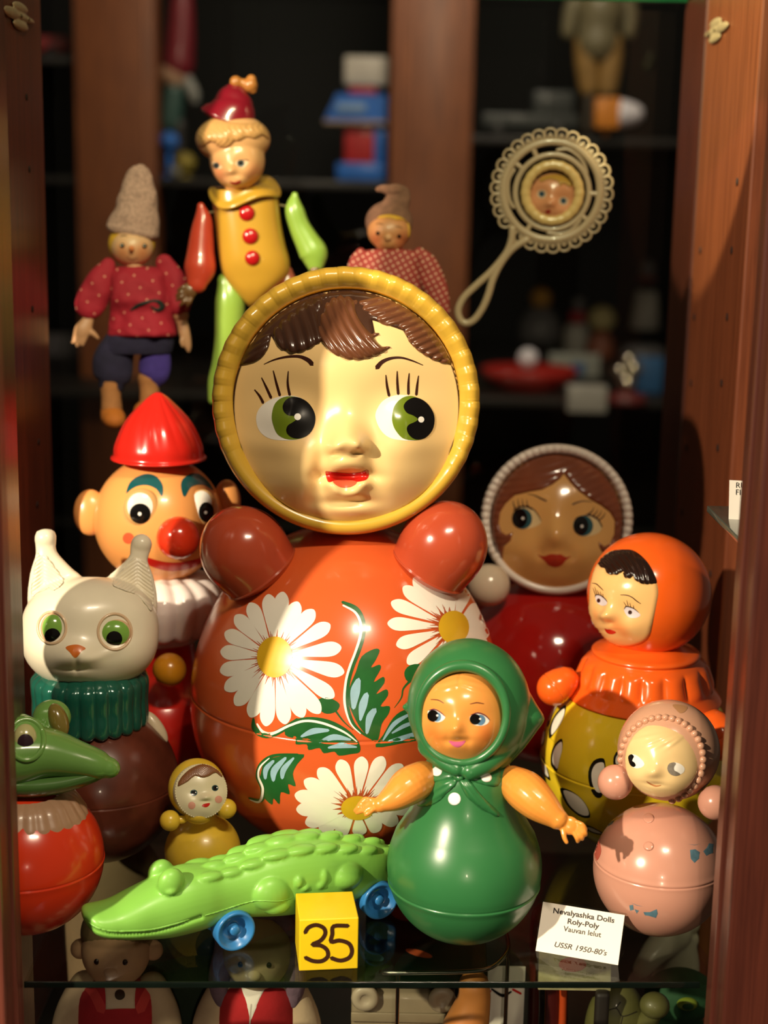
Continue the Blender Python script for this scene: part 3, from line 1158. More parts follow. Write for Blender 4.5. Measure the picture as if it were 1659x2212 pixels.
def ball_prof(R, seam=None, dep=.0007, n=48, top=90):
    pr = [(R * sin(a), R * cos(a)) for a in [-pi / 2 + (pi / 2 + radians(top)) * i / n for i in range(n + 1)]]
    if seam is not None:
        rs = sqrt(R * R - seam * seam)
        pr = [p for p in pr if abs(p[0] - seam) > .0025]
        pr += [(seam - .002, rs + dep * .6), (seam - .0005, rs + dep * .8), (seam, rs - dep), (seam + .0005, rs - dep * .2), (seam + .002, rs)]
        pr.sort()
    return pr


def seam_at(O, R, py):
    for k in range(600):
        z = -R * .95 + 1.9 * R * k / 600
        q = O + Vector((0, -sqrt(R * R - z * z), z)) - CAM
        if CY - q.dot(UPV) / q.dot(FWD) * F_PX < py:
            return z
    return 0


def hz(px, py, y):
    return at_y(px, py, y).z


# ================================================================== green scarf doll
Z = Zm(740, 1360, 3.072)
O, R, s = ball(1003, 1869, 167)
gd = thing('roly_poly_doll', 'green headscarf doll with outstretched orange arms and knotted bow', 'doll', (O.x, O.y, 0), 'roly-poly dolls')
GRN = mat('green_plastic', '30703f', .3, .12, .05, 20)
sz = seam_at(O, R, 1976)
pr = [p for p in ball_prof(R, sz, .0008) if p[0] < R * .30]
for py, hw in ((1800, 151), (1780, 138), (1758, 124), (1735, 112), (1710, 104), (1685, 100), (1662, 96), (1645, 86), (1632, 66), (1622, 45)):
    pr.append((hz(1003, py, O.y) - O.z, hw * s))
pr = [p for p in pr[:-10] if p[0] < pr[-10][0] - .002] + pr[-10:]
g = G().lathe(O, ZUP, XAX, pr, 96)
obj('body', g, GRN, gd)
bb = g.bvh()
nv = -FWD
g = G()
g.patch(bb, sm(Z([(765, 985), (690, 985), (600, 1020), (520, 1085), (490, 1130), (498, 1170), (560, 1176), (640, 1140), (715, 1070), (755, 1025)]), 3), 4, .0002, groove(.5, .85, 14, 3), nv, s, (9, 16), skirt=.002)
g.patch(bb, sm(Z([(768, 985), (790, 1060), (840, 1130), (930, 1195), (1010, 1238), (1042, 1238), (1035, 1205), (975, 1150), (915, 1090), (870, 1030), (830, 985)]), 3), 4, .0002, groove(.75, -.6, 14, 3), nv, s, (9, 16), skirt=.002)
g.patch(bb, sm(Z([(730, 930), (770, 920), (810, 940), (810, 990), (770, 1010), (735, 985)]), 3), 4, .0002, None, nv, s, (11, 12), skirt=.002)
g.patch(bb, sm(Z([(560, 890), (640, 870), (730, 920), (738, 985), (640, 1010), (540, 1020), (520, 960)]), 3), 5, .0001, None, nv, s, (5, 14), skirt=.002)
g.patch(bb, sm(Z([(800, 930), (900, 890), (1010, 890), (1050, 950), (1030, 1040), (930, 1030), (815, 985)]), 3), 5, .0001, None, nv, s, (5, 14), skirt=.002)
obj('scarf_bow', g, GRN, gd)
bw = g.bvh()
for i, (cx, cy, rx, ry, ro, tgt) in enumerate(((628, 942, 34, 31, -20, bw), (953, 981, 37, 31, 20, bw), (743, 1124, 42, 42, 0, bb))):
    p = Z(cx, cy)
    g = G().patch(tgt, circ(*p, rx / 3.072, ry / 3.072, ro, 24), 3, .0003, None, nv, s, (1.2, 3), skirt=.001)
    obj('white_dot', g, SHINE_W, gd)
# head in the scarf
hf = Fr(1012, 1527, O.y - .004)
S = hf.s
ff = Fr(999, 1542, O.y - .004, -3, 2)
g = G()
g.ell(hf.P(1013, 1524, -14), (hf.x * 134 * S, hf.u * 146 * S, hf.n * 112 * S), 64, 40)
g.ell(hf.P(1008, 1582, -10), (hf.x * 108 * S, hf.u * 80 * S, hf.n * 92 * S), 48, 30)
g.pillow(hf, sm([(1090, 1420), (1130, 1470), (1160, 1520), (1177, 1552), (1160, 1580), (1120, 1630), (1072, 1664), (1030, 1600), (1040, 1480)], 4), 52, 60, -24, 5)
g.tube([hf.P(940, 1535, -30), hf.P(898, 1529, -20), hf.P(874, 1527, -14)], [60 * S, 28 * S, 7 * S], 24)
g.tube([hf.P(1090, 1600, 0), hf.P(1055, 1640, 24), hf.P(1015, 1662, 40)], [34 * S, 26 * S, 20 * S], 20)
g.tube([hf.P(925, 1610, 10), hf.P(955, 1640, 30), hf.P(985, 1658, 42)], [24 * S, 20 * S, 16 * S], 20)
g = g.fuse(.0014, 8)
# scoop for the face
hbv = g.bvh()
rim = [hbv.ray_cast(CAM, ray(*p).normalized())[0] - hf.n * 3 * S for p in circ(999, 1543, 95, 105, 4, 40)]
g.cut(circ(999, 1543, 95, 105, 4, 60), hf)
obj('headscarf', g, GRN, gd)
g = G().tube(rim, [(9 + 4 * max(0, sin(2 * pi * i / 40))) * S for i in range(40)], 14, 3, closed=True)
g.tube([p - hf.n * 16 * S for p in rim], [9 * S] * 40, 10, 3, closed=True)
obj('scarf_rim', g, GRN, gd)
PEACH = mat('orange_peach_plastic', 'e79a4a', .24, .3, .03, 20, spots=[(ff.L(-55, -38, 85), .018, 'e07a35'), (ff.L(55, -45, 85), .018, 'e07a35')])
g0 = G().ell(ff.L(0, 0, -20), (ff.fx * 108 * S, ff.fu * 118 * S, ff.fn * 128 * S), 96, 60)


def zs(L, k):
    return [(*Z(x, y), sx / k, sy / k, a / k, r) for x, y, sx, sy, a, r in L]


fbp = gsum(zs([(750, 665, 38, 34, 50, 0), (755, 610, 30, 50, 14, 0), (630, 580, 85, 55, -26, 0), (905, 600, 85, 55, -26, 0), (610, 690, 70, 70, 26, 0), (920, 720, 80, 75, 28, 0),
               (755, 735, 70, 14, -8, 0), (755, 780, 70, 26, 16, 0), (770, 712, 40, 14, 12, 0), (690, 740, 16, 30, -8, 0), (835, 745, 16, 30, -8, 0), (790, 420, 180, 90, 10, 0),
               (690, 355, 70, 12, 12, -14), (720, 385, 60, 8, 10, -14), (860, 355, 70, 12, 12, 14), (860, 385, 50, 8, 10, 18), (775, 330, 8, 40, -8, 10)], 3.072))
g = G().patch(g0.bvh(), circ(999, 1542.5, 94, 103, 4, 80), 3, 0, fbp, ff.fn, S, skirt=.006)
face = obj('face', g, PEACH, gd)
fb = g.bvh()
BLUE_I = mat('iris_blue_paint', '5f86a8', .25, .2)
for w, i_, b, d in (([(566, 545), (585, 532), (620, 535), (655, 555), (682, 578), (670, 600), (640, 615), (605, 610), (575, 590)], (628, 580, 28, 32), (602, 572, 36, 40), (632, 570, 7)),
                    ([(842, 585), (862, 562), (900, 558), (940, 572), (972, 600), (960, 625), (925, 638), (880, 635), (850, 615)], (912, 600, 34, 36), (878, 595, 36, 36), (911, 592, 7))):
    g = G().patch(fb, sm(Z(w), 4), 2.5, .0002)
    g.patch(fb, circ(*Z(i_[0], i_[1]), i_[2] / 3.072, i_[3] / 3.072), 2.5, .0004, mi=1)
    g.patch(fb, circ(*Z(b[0], b[1]), b[2] / 3.072, b[3] / 3.072), 2.5, .0006, mi=2)
    g.patch(fb, circ(*Z(d[0], d[1]), d[2] / 3.072), 2, .0008, mi=3)
    top = sm(Z(w), 4)
    obj('eye', g, [EYEW, BLUE_I, BLACK, SHINE_W], face)
for st in ([(586, 464), (635, 468), (672, 488)], [(846, 494), (890, 485), (936, 492)]):
    g = G().patch(fb, stroke(Z(st), [1.2, 2.2, 1.4]), 2, .0003)
    obj('eyebrow', g, mat('brow_purple_brown', '5a2420', .4), face)
for st in ([(575, 536), (610, 528), (650, 548), (682, 576)], [(850, 566), (895, 552), (940, 566), (974, 600)]):
    g = G().patch(fb, stroke(Z(st), [1, 2.4, 2.2, 1]), 2, .0005)
    obj('eyelid_line', g, mat('lid_purple_paint', '6a2040', .4), face)
g = G().patch(fb, sm(Z([(706, 738), (740, 742), (780, 742), (815, 736), (800, 762), (765, 780), (730, 768)]), 4), 2, .0003)
obj('mouth', g, mat('pink_lip_paint', 'd0618a', .3, .2), face)
# arms: one skin each, hand with fingers
ARM = mat('orange_arm_plastic', 'e8963f', .25, .3, .03, 20)


def baby_arm(pts, radii, palm, fingers, thumb, d0):
    g = G()
    P = [hf.P(*Z(x, y), d) for x, y, d in pts]
    g.tube(P, [r / 3.072 * S for r in radii], 20, 5)
    g.ell(hf.P(*Z(palm[0], palm[1]), palm[2]), (hf.x * palm[3] / 3.072 * S, hf.u * palm[4] / 3.072 * S, hf.n * 28 / 3.072 * S), 20, 12)
    for a, b, c in fingers:
        g.tube([hf.P(*Z(*a), palm[2]), hf.P(*Z(*b), palm[2] + 3), hf.P(*Z(*c), palm[2] - 2)], [17 / 3.072 * S, 17 / 3.072 * S, 13 / 3.072 * S], 12, 4)
    a, b, c = thumb
    g.tube([hf.P(*Z(*a), palm[2] + 4), hf.P(*Z(*b), palm[2] + 8), hf.P(*Z(*c), palm[2] + 8)], [19 / 3.072 * S, 17 / 3.072 * S, 14 / 3.072 * S], 12, 4)
    return g.fuse(.0009, 5)


g = baby_arm([(528, 985, -22), (440, 1030, 16), (350, 1095, 32), (262, 1142, 42)], [118, 126, 98, 56], (200, 1150, 44, 66, 54),
             [((170, 1150), (120, 1160), (92, 1185)), ((180, 1165), (135, 1185), (105, 1200)), ((190, 1130), (150, 1125), (118, 1145)), ((200, 1120), (165, 1108), (138, 1120))], ((215, 1170), (185, 1195), (165, 1208)), 0)
obj('arm', g, ARM, gd)
g = baby_arm([(1130, 1010, -26), (1205, 1062, 6), (1300, 1145, 26), (1405, 1232, 36)], [112, 136, 120, 72], (1480, 1275, 38, 66, 62),
             [((1500, 1300), (1528, 1350), (1535, 1378)), ((1515, 1290), (1555, 1335), (1565, 1362)), ((1520, 1270), (1575, 1310), (1588, 1335)), ((1515, 1250), (1565, 1270), (1588, 1300))], ((1440, 1300), (1448, 1350), (1462, 1380)), 0)
obj('arm', g, ARM, gd)

# ================================================================== pink doll
Z = Zm(1130, 1380, 3.136)
O, R, s = ball(1424, 1877, 142)
pk = thing('roly_poly_doll', 'pale pink roly-poly doll with beaded hood behind the right front post', 'doll', (O.x, O.y, 0), 'roly-poly dolls')
PINK = mat('pink_celluloid', 'cc937e', .22, .3, .06, 14)
PINK_H = mat('pink_hood_celluloid', 'cc9a7e', .2, .35, .06, 14)
sz = seam_at(O, R, 1921)
g = G().lathe(O, ZUP, XAX, ball_prof(R, sz), 96)
obj('body', g, PINK, pk)
bb = g.bvh()
FLB = mat('faded_blue_print', '557888', .4, .1, .2, 200)
for pet in ([[(1130, 1430), (1165, 1425), (1195, 1445), (1190, 1490), (1160, 1518), (1135, 1490)], [(1220, 1440), (1260, 1385), (1290, 1390), (1285, 1450), (1240, 1470)], [(1115, 1390), (1160, 1396), (1206, 1388), (1160, 1399)]],
            [[(720, 1805), (745, 1800), (750, 1835), (725, 1840)], [(755, 1830), (785, 1840), (770, 1860)], [(815, 1850), (860, 1850), (905, 1830), (912, 1860), (900, 1890), (850, 1875), (825, 1872)], [(730, 1785), (770, 1802), (812, 1812), (770, 1806)]],
            [[(565, 1235), (580, 1215), (608, 1220), (605, 1255), (575, 1270)], [(575, 1195), (590, 1170), (596, 1190)]]):
    g = G()
    for p in pet:
        g.patch(bb, Z(p), 3, .0002)
    obj('painted_flower', g, FLB, pk)
g = G().patch(bb, sm(Z([(500, 1340), (520, 1380), (530, 1440), (512, 1490), (490, 1500), (484, 1430)]), 3), 3, .0002)
obj('chipped_spot', g, mat('chipped_pink', 'a85040', .5), pk)
g = G()
for cy, r in ((1215, 38), (1405, 36)):
    p = Z(850, cy)
    g.patch(bb, circ(*p, r / 3.136, r / 3.136 * .9), 3, .0001, None, -FWD, s, (3, 5), skirt=.001)
obj('button', g, PINK, pk)
hf = Fr(1442, 1622, O.y)
S = hf.s
ff = Fr(1430, 1641, O.y, -6, 2)
g = G().ell(hf.P(1444, 1620, -14), (hf.x * 110 * S, hf.u * 109 * S, hf.n * 92 * S), 64, 40)
hood = obj('hood', g, PINK_H, pk)
hb = g.bvh()
g = G()
for k in range(38):
    t = 2 * pi * k / 38
    px, py = 1430 + 89 * cos(t), 1641 - 91 * sin(t)
    loc = hb.ray_cast(CAM, ray(px, py).normalized())[0]
    if loc is None:
        continue
    g.sph(loc, 8.2 * S, 14, 10)
obj('beaded_rim', g, PINK_H, pk)
g = G().patch(hb, sm(Z([(1012, 450), (1050, 445), (1110, 460), (1100, 490), (1065, 505), (1035, 480)]), 3), 3, .0003)
obj('worn_patch', g, mat('worn_brown', 'b08058', .5), pk)
SKIN_P = mat('cream_celluloid', 'ecca90', .2, .35, .04, 14)
g0 = G().ell(ff.L(0, 0, -6), (ff.fx * 98 * S, ff.fu * 98 * S, ff.fn * 112 * S), 96, 60)
fbp = gsum(zs([(885, 910, 40, 30, 44, 0), (890, 860, 30, 40, 14, 0), (770, 830, 80, 60, -24, 0), (1040, 880, 80, 60, -24, 0), (765, 830, 40, 36, 14, 0), (1035, 880, 40, 36, 14, 0), (770, 940, 70, 60, 26, 0), (1040, 985, 80, 65, 28, 0),
               (885, 1030, 70, 40, 20, 0), (890, 985, 60, 8, -8, 8), (890, 965, 40, 10, 8, 0), (920, 680, 70, 9, 12, -20), (990, 690, 60, 9, 14, -25), (850, 665, 70, 8, 8, -12), (1030, 700, 50, 8, 10, -35)], 3.136))
g = G().patch(g0.bvh(), circ(1429.7, 1641.5, 80, 81, 0, 72), 3, 0, fbp, ff.fn, S, skirt=.005)
face = obj('face', g, SKIN_P, pk)
fb = g.bvh()
for w, b, mi in (([(714, 800), (735, 782), (770, 790), (805, 820), (822, 850), (800, 872), (760, 876), (725, 850)], [(714, 800), (735, 782), (752, 796), (744, 815), (742, 828), (756, 838), (764, 858), (748, 868), (725, 850)], 1),
                 ([(978, 880), (988, 848), (1020, 836), (1065, 848), (1092, 875), (1085, 905), (1045, 925), (1005, 918)], [(976, 880), (988, 846), (1020, 836), (1034, 846), (1022, 868), (1024, 890), (1050, 905), (1062, 918), (1030, 928), (995, 915)], 2)):
    g = G().patch(fb, sm(Z(w), 4), 2.5, .0002)
    g.patch(fb, sm(Z(b), 4), 2.5, .0004, mi=mi)
    obj('eye', g, [EYEW, BLACK, mat('worn_grey_paint', '7d7468', .4, 0, .2, 300)], face)
g = G().patch(fb, stroke(Z([(838, 966), (868, 985), (900, 996), (932, 992)]), [2, 3.4, 3.2, 1.6]), 2, .0003)
obj('mouth', g, mat('faded_lip', 'b07040', .4), face)
for cx, cy, r in ((1329, 1689, 38), (1539, 1731, 37)):
    g = G().sph(hf.P(cx, cy, 10), r * S, 40, 24)
    obj('hand', g, PINK, pk)
    g = None

# ================================================================== orange hood doll
Z = Zm(1240, 1130, 5.184)
Z2 = Zm(1130, 1380, 3.136)
O, R, s = ball(1376, 1632, 207)
og = thing('roly_poly_doll', 'orange-hooded doll with yellow belly and ruffled orange collar, behind pink doll', 'doll', (O.x, O.y, 0), 'roly-poly dolls')
YB = mat('bright_yellow_plastic', 'e8c928', .2, .35, .03)
ORG = mat('bright_orange_plastic', 'f2621c', .2, .35, .03)
sz = seam_at(O, R, 1718)
g = G().lathe(O, ZUP, XAX, ball_prof(R, sz), 96)
obj('body', g, YB, og)
bb = g.bvh()
PB = mat('black_outline_paint', '16120c', .3)
PWc = mat('petal_cream_paint', 'f0ead8', .3)
g = None
for out, w in (([(175, 665), (178, 610), (202, 540), (245, 480), (290, 448), (283, 512), (252, 582), (212, 640), (185, 672)], .70),
               ([(188, 850), (190, 780), (215, 715), (263, 676), (268, 740), (248, 820), (228, 902), (205, 880)], .72),
               ([(250, 1012), (322, 1028), (392, 1078), (442, 1148), (454, 1208), (400, 1208), (340, 1170), (288, 1110)], .76),
               ([(490, 1070), (452, 1000), (443, 900), (478, 826), (540, 808), (558, 850), (552, 960), (535, 1066)], .68),
               ([(118, 790), (150, 830), (172, 900), (186, 960), (150, 930), (122, 870)], .6),
               ([(160, 590), (175, 520), (210, 440), (266, 378), (240, 440), (200, 520), (172, 590)], .5),
               ([(120, 740), (118, 680), (132, 620), (152, 596), (152, 660), (138, 720)], .55),
               ([(400, 1258), (450, 1265), (520, 1300), (570, 1330), (500, 1322), (440, 1300)], .5),
               ([(620, 870), (612, 810), (640, 760), (680, 790), (670, 860)], .5)):
    P = sm(Z2(out), 3)
    c = np.array(P).mean(0)
    off = np.array((3.0, -1.0)) if w > .6 else np.array((.6, 0))
    inn = [tuple(c + off * .7 + (np.array(p) - c) * (w + .08)) for p in P]
    g = G().patch(bb, P, 5, .0002)
    g.patch(bb, inn, 5, .00045, mi=1)
    obj('painted_petal', g, [PB, PWc], og)
hf = Fr(1405, 1282, O.y)
S = hf.s
# ruffled collar
CO = Vector((at_y(1391, 1480, O.y).x, O.y, 0))
pr = [(hz(1391, py, O.y), hw * S) for py, hw in ((1380, 60), (1396, 92), (1402, 112), (1408, 118), (1414, 114), (1420, 122), (1430, 132), (1444, 137), (1462, 144), (1476, 150), (1488, 159), (1497, 166), (1502, 168), (1505, 162))]


def ruff(t, h):
    m = max(0.0, 1 - abs((h - hz(1391, 1450, O.y)) / (hz(1391, 1424, O.y) - hz(1391, 1478, O.y)) * 2) ** 3)
    w = abs(sin(t * 9 + .4 * sin(t * 3))) ** .7
    return 1 + m * (.085 * w - .045), 0


g = G().lathe(CO, ZUP, XAX, pr[::-1], 216, ruff, sub=4)
obj('ruffled_collar', g, ORG, og)
g = G().ell(hf.P(1402, 1282, 0), (hf.x * 133 * S, hf.u * 132 * S, hf.n * 128 * S), 96, 60)
obj('hood', g, ORG, og)
fr = Fr(1352, 1290, O.y, -34, -4)
SKO = mat('peach_plastic', 'eebb78', .2, .35, .03, 20, spots=[(at_y(1333, 1352, O.y - .05), .016, 'e8874a'), (at_y(1275, 1330, O.y - .03), .014, 'e8874a'), (at_y(1350, 1362, O.y - .05), .012, 'e8874a')])
fout = [(285, 432), (232, 520), (198, 640), (178, 760), (168, 900), (168, 1030), (188, 1110), (240, 1190), (310, 1268), (380, 1328), (450, 1365), (560, 1376), (680, 1360), (780, 1320), (840, 1255), (870, 1150), (892, 1040), (920, 900), (938, 780), (925, 680), (885, 560), (815, 440), (725, 352), (640, 305), (540, 298), (430, 310), (350, 355)]
fbp = gsum(zs([(395, 1035, 62, 44, 88, 0), (430, 960, 44, 76, 36, -20), (290, 870, 80, 90, -24, 0), (640, 1000, 110, 80, -30, 0), (235, 1080, 70, 90, 22, 0), (640, 1170, 130, 110, 44, 0), (400, 1180, 90, 40, 24, 0),
               (400, 1195, 80, 16, -14, 0), (410, 1300, 90, 50, 26, 0), (330, 1080, 20, 20, -10, 0), (440, 1110, 22, 14, -16, 0), (500, 700, 200, 120, 18, 0)], 5.184))
hood_g = g
g = G().patch(g.bvh(), sm(Z(fout), 4), 2.6, .0006, fbp, fr.fn, S, (4, 7), skirt=.005)
face = obj('face', g, SKO, og)
fb = g.bvh()
hp = [(275, 440), (320, 378), (430, 310), (540, 297), (640, 304), (722, 350), (812, 440), (882, 560), (918, 668), (845, 688), (760, 684), (692, 645), (665, 602), (622, 624), (570, 614), (550, 565), (544, 548), (500, 578), (440, 584), (378, 568), (345, 508), (300, 504)]
hg = groove(.80, -.58, 11, 4, .004, Z(600, 450))
g = G().patch(fb, sm(Z(hp), 4), 2.4, .0004, hg, fr.fn, S, (9, 12), skirt=.002)
obj('hair', g, mat('black_brown_hair', '26150f', .15, .5, .1), og, 'dark brown moulded fringe')
EYL = mat('eye_lilac_white', 'd8cdd2', .25, .2)
LINE = mat('fine_brown_line', '3a1a12', .4)
for w, b, lid, lashes in (([(246, 806), (290, 810), (342, 850), (372, 890), (352, 922), (300, 920), (260, 890), (243, 850)], (278, 866, 20, 24), [(236, 826), (252, 802), (295, 806), (345, 842), (375, 882)], [(245, 805, 215, 725), (262, 800, 235, 715), (285, 800, 262, 748), (310, 815, 295, 765), (330, 825, 322, 790)]),
                          ([(560, 960), (595, 935), (660, 955), (722, 1000), (742, 1036), (690, 1062), (620, 1055), (578, 1016)], (628, 999, 22, 24), [(562, 962), (580, 934), (610, 934), (670, 955), (725, 1000), (745, 1034)], [(590, 932, 556, 880), (610, 935, 590, 862), (635, 940, 625, 892), (670, 955, 664, 920)])):
    g = G().patch(fb, sm(Z(w), 4), 2, .0002)
    g.patch(fb, circ(*Z(b[0], b[1]), b[2] / 5.184, b[3] / 5.184, 0, 20), 1.6, .0004, mi=1)
    obj('eye', g, [EYL, LASH], face)
    g = G().patch(fb, stroke(Z(lid), [.8, 2.2, 2.2, 2, .8]), 2, .0005)
    for a, b_, c, d in lashes:
        g.patch(fb, stroke(Z([(a, b_), (c, d)]), [1.4, .6], 3), 2, .0005)
    obj('eyelashes', g, LINE, face)
for st in ([(206, 673), (250, 680), (292, 716), (330, 752)], [(520, 803), (590, 806), (650, 830), (700, 870), (748, 903)]):
    g = G().patch(fb, stroke(Z(st), [1] + [2] * (len(st) - 2) + [1]), 2, .0004)
    obj('eyebrow', g, LINE, face)
g = G().patch(fb, sm(Z([(345, 1180), (375, 1188), (405, 1188), (470, 1216), (450, 1236), (400, 1240), (365, 1222)]), 4), 2, .0004)
obj('mouth', g, REDM, face)
for (ax, ay, ar), (bx, by, br), d in (((1198, 1487, 38), (1232, 1462, 26), 20), ((1549, 1590, 42), (1530, 1545, 28), 60)):
    g = G()
    A, B = hf.P(ax, ay, d), hf.P(bx, by, d - 10)
    ax_ = (B - A).normalized()
    rr = ar * S
    L = (B - A).length
    pr = [(-rr + rr * .02 * 0, 0.0001)] + [(-rr * cos(radians(a)), rr * sin(radians(a))) for a in range(12, 80, 10)] + [(-.0012, rr), (-.0005, rr * .985), (0, rr * .96), (.0005, rr * .985), (.0012, rr), (L * .5, rr * .92), (L, rr * .7), (L * 1.3, rr * .4)]
    g.lathe(A, ax_, ZUP, pr, 40)
    obj('arm', g, ORG, og)

# ================================================================== small yellow doll
Z = Zm(330, 1600, 7.213)
O, R, s = ball(438, 1838, 82)
yl = thing('roly_poly_doll', 'tiny mustard-yellow roly-poly doll behind the green crocodile', 'doll', (O.x, O.y, 0), 'roly-poly dolls')
MUS = mat('mustard_plastic', 'dcb938', .32, .1, .06, 60)
pr = ball_prof(R, None, top=60) + [(hz(432, 1766, O.y) - O.z, 30 * s), (hz(432, 1750, O.y) - O.z, 26 * s)]
pr = [p for p in pr if p[0] <= pr[-1][0]]
g = G().lathe(O, ZUP, XAX, pr, 64)
obj('body', g, MUS, yl)
hf = Fr(427, 1703, O.y - .016)
S = hf.s
ff = Fr(436, 1709, O.y - .016, 12, 0)
g = G().ell(hf.P(425, 1702, -14), (hf.x * 62 * S, hf.u * 64 * S, hf.n * 42 * S), 48, 30)
g.ell(hf.P(430, 1760, 0), (hf.x * 30 * S, hf.u * 20 * S, hf.n * 30 * S), 32, 16)
obj('hood', g, MUS, yl)
IV = mat('ivory_plastic', 'dcd3b0', .35, .1, .03)
g0 = G().ell(ff.L(0, 0, -66), (ff.fx * 108 * S, ff.fu * 108 * S, ff.fn * 108 * S), 128, 90)
fbp = gsum(zs([(815, 885, 60, 36, 70, -8), (640, 815, 90, 70, -30, 0), (975, 745, 80, 70, -30, 0), (590, 980, 120, 110, 40, 0), (1010, 900, 100, 100, 36, 0), (830, 1015, 70, 40, 20, 0), (830, 1100, 90, 60, 30, 0), (810, 940, 50, 12, -14, 0)], 7.213))
g = G().patch(g0.bvh(), circ(434.5, 1709, 56.5, 59, 0, 64), 1.8, 0, fbp, ff.fn, S, skirt=.012)
face = obj('face', g, IV, yl)
fb = g.bvh()
g = G()
for k in range(64):
    t = 2 * pi * k / 64
    loc = fb.ray_cast(CAM, ray(434.5 + 55.5 * cos(t), 1709 - 58 * sin(t)).normalized())[0]
    if loc:
        g.sph(loc - ff.fn * .0003, 1.7 * S, 8, 6)
obj('scalloped_rim', g, IV, yl)
hp = [(390, 712), (402, 640), (450, 560), (520, 490), (600, 430), (700, 382), (800, 364), (900, 387), (980, 432), (1050, 500), (1086, 555), (1075, 572), (1040, 548), (990, 508), (940, 517), (890, 548), (830, 572), (770, 580), (710, 562), (660, 552), (600, 592), (540, 642), (470, 682), (420, 706)]
g = G().patch(fb, sm(Z(hp), 4), 1.5, .0002, groove(.7, -.7, 3.2, 1.2, -.01, Z(700, 450)), ff.fn, S, (4, 6), skirt=.001)
obj('hair', g, mat('doll_hair_brown', '80512f', .35, .1, .1, 200), yl)
TEAL = mat('teal_eye_paint', '1d4a4a', .3, .2)
for cx, cy, r in ((640, 812, 55), (970, 738, 52)):
    p = Z(cx, cy)
    g = G().patch(fb, circ(*p, r / 7.213, (r - 4) / 7.213), 1.5, .0002)
    g.patch(fb, circ(*p, (r - 16) / 7.213, (r - 16) / 7.213), 1.5, .0004, mi=1)
    g.patch(fb, circ(p[0] + 4, p[1] - .8, 1.3), 1, .0005, mi=2)
    obj('eye', g, [TEAL, BLACK, SHINE_W], face)
g = G().patch(fb, sm(Z([(765, 1012), (800, 985), (888, 972), (872, 1015), (830, 1037), (790, 1030)]), 4), 1.5, .0002)
obj('mouth', g, REDM, face)
for cx, cy in ((608, 1008), (1025, 915)):
    p = Z(cx, cy)
    g = G().patch(fb, circ(*p, 57 / 7.213, 57 / 7.213), 1.6, .0002)
    obj('rosy_cheek', g, mat('pink_cheek_paint', 'd99a86', .4), face)
for cx, cy, r in ((369.5, 1771, 22.3), (490, 1746, 21.5)):
    g = G().sph(hf.P(cx, cy, 4), r * S, 32, 20)
    g.tube([hf.P(cx, cy, 2), hf.P(cx + (430 - cx) * .45, cy - 2, 0)], [10 * S, 9 * S], 14)
    obj('hand', g, MUS, yl)
# ================================================================== white cat
Z = Zm(30, 1130, 5.027)
Z1 = Zm(0, 1380, 2.9625)
O, R, s = ball(216, 1691, 170)
ct = thing('roly_poly_cat', 'white roly-poly cat with green eyes, dark green ruff and brown body', 'cat figure', (O.x, O.y, 0))
BRN = mat('mottled_brown_plastic', '5c2c1e', .3, .25, .4, 26)
g = G().lathe(O, ZUP, XAX, ball_prof(R, seam_at(O, R, 1752), .0005), 96)
obj('body', g, BRN, ct)
bb = g.bvh()
CATW = mat('cream_white_plastic', 'f0e6cc', .3, .15, .03)
hf = Fr(195, 1365, O.y + .0)
S = hf.s
g = G()
g.ell(hf.P(195, 1366, 0), (hf.x * 147 * S, hf.u * 120 * S, hf.n * 118 * S), 96, 60, power=.86)
# ears
EARL = [(165, 920), (156, 720), (182, 520), (232, 340), (224, 240), (218, 150), (245, 85), (330, 62), (420, 74), (455, 140), (455, 290), (545, 405), (640, 500), (730, 590), (660, 760), (450, 900), (260, 960)]
EARR = [(1000, 610), (1090, 500), (1175, 420), (1238, 340), (1243, 230), (1288, 145), (1370, 120), (1462, 150), (1488, 232), (1458, 330), (1444, 410), (1500, 560), (1545, 760), (1552, 960), (1500, 1060), (1300, 960), (1100, 800)]
for out, kx, ky in ((EARL, 336, 170), (EARR, 1368, 215)):
    g.pillow(hf, sm(Z(out), 4), 15, 26, -8, 3)
    g.ell(hf.P(*Z(kx, ky), -8), (hf.x * 23 * S, hf.u * 22 * S, hf.n * 21 * S), 24, 16)
g = g.fuse(.0016, 6)
fbp = gsum(zs([(415, 1135, 155, 180, -34, 0), (1095, 1180, 190, 200, -40, 0), (670, 1400, 150, 90, 90, 0), (560, 1500, 100, 60, 50, 0), (790, 1490, 110, 60, 56, 0), (680, 1540, 18, 70, -26, 0), (690, 1650, 130, 50, 30, 0), (670, 1590, 120, 14, -20, 0), (250, 1400, 130, 160, 34, 0), (1250, 1450, 170, 140, 40, 0), (1000, 1420, 200, 30, 14, -20), (720, 900, 300, 160, 20, 0)], 5.027))
gd_ = -hf.n
for i, v in enumerate(g.v):
    q = v - CAM
    w = q.dot(FWD)
    if (v - hf.O).dot(hf.n) > 0.0:
        px, py = CX + q.dot(RGT) / w * F_PX, CY - q.dot(UPV) / w * F_PX
        f = min(1.0, (v - hf.O).dot(hf.n) / (40 * S))
        g.v[i] = v + hf.n * fbp(px, py) * S * f
head = obj('head', g, CATW, ct)
hb = g.bvh()
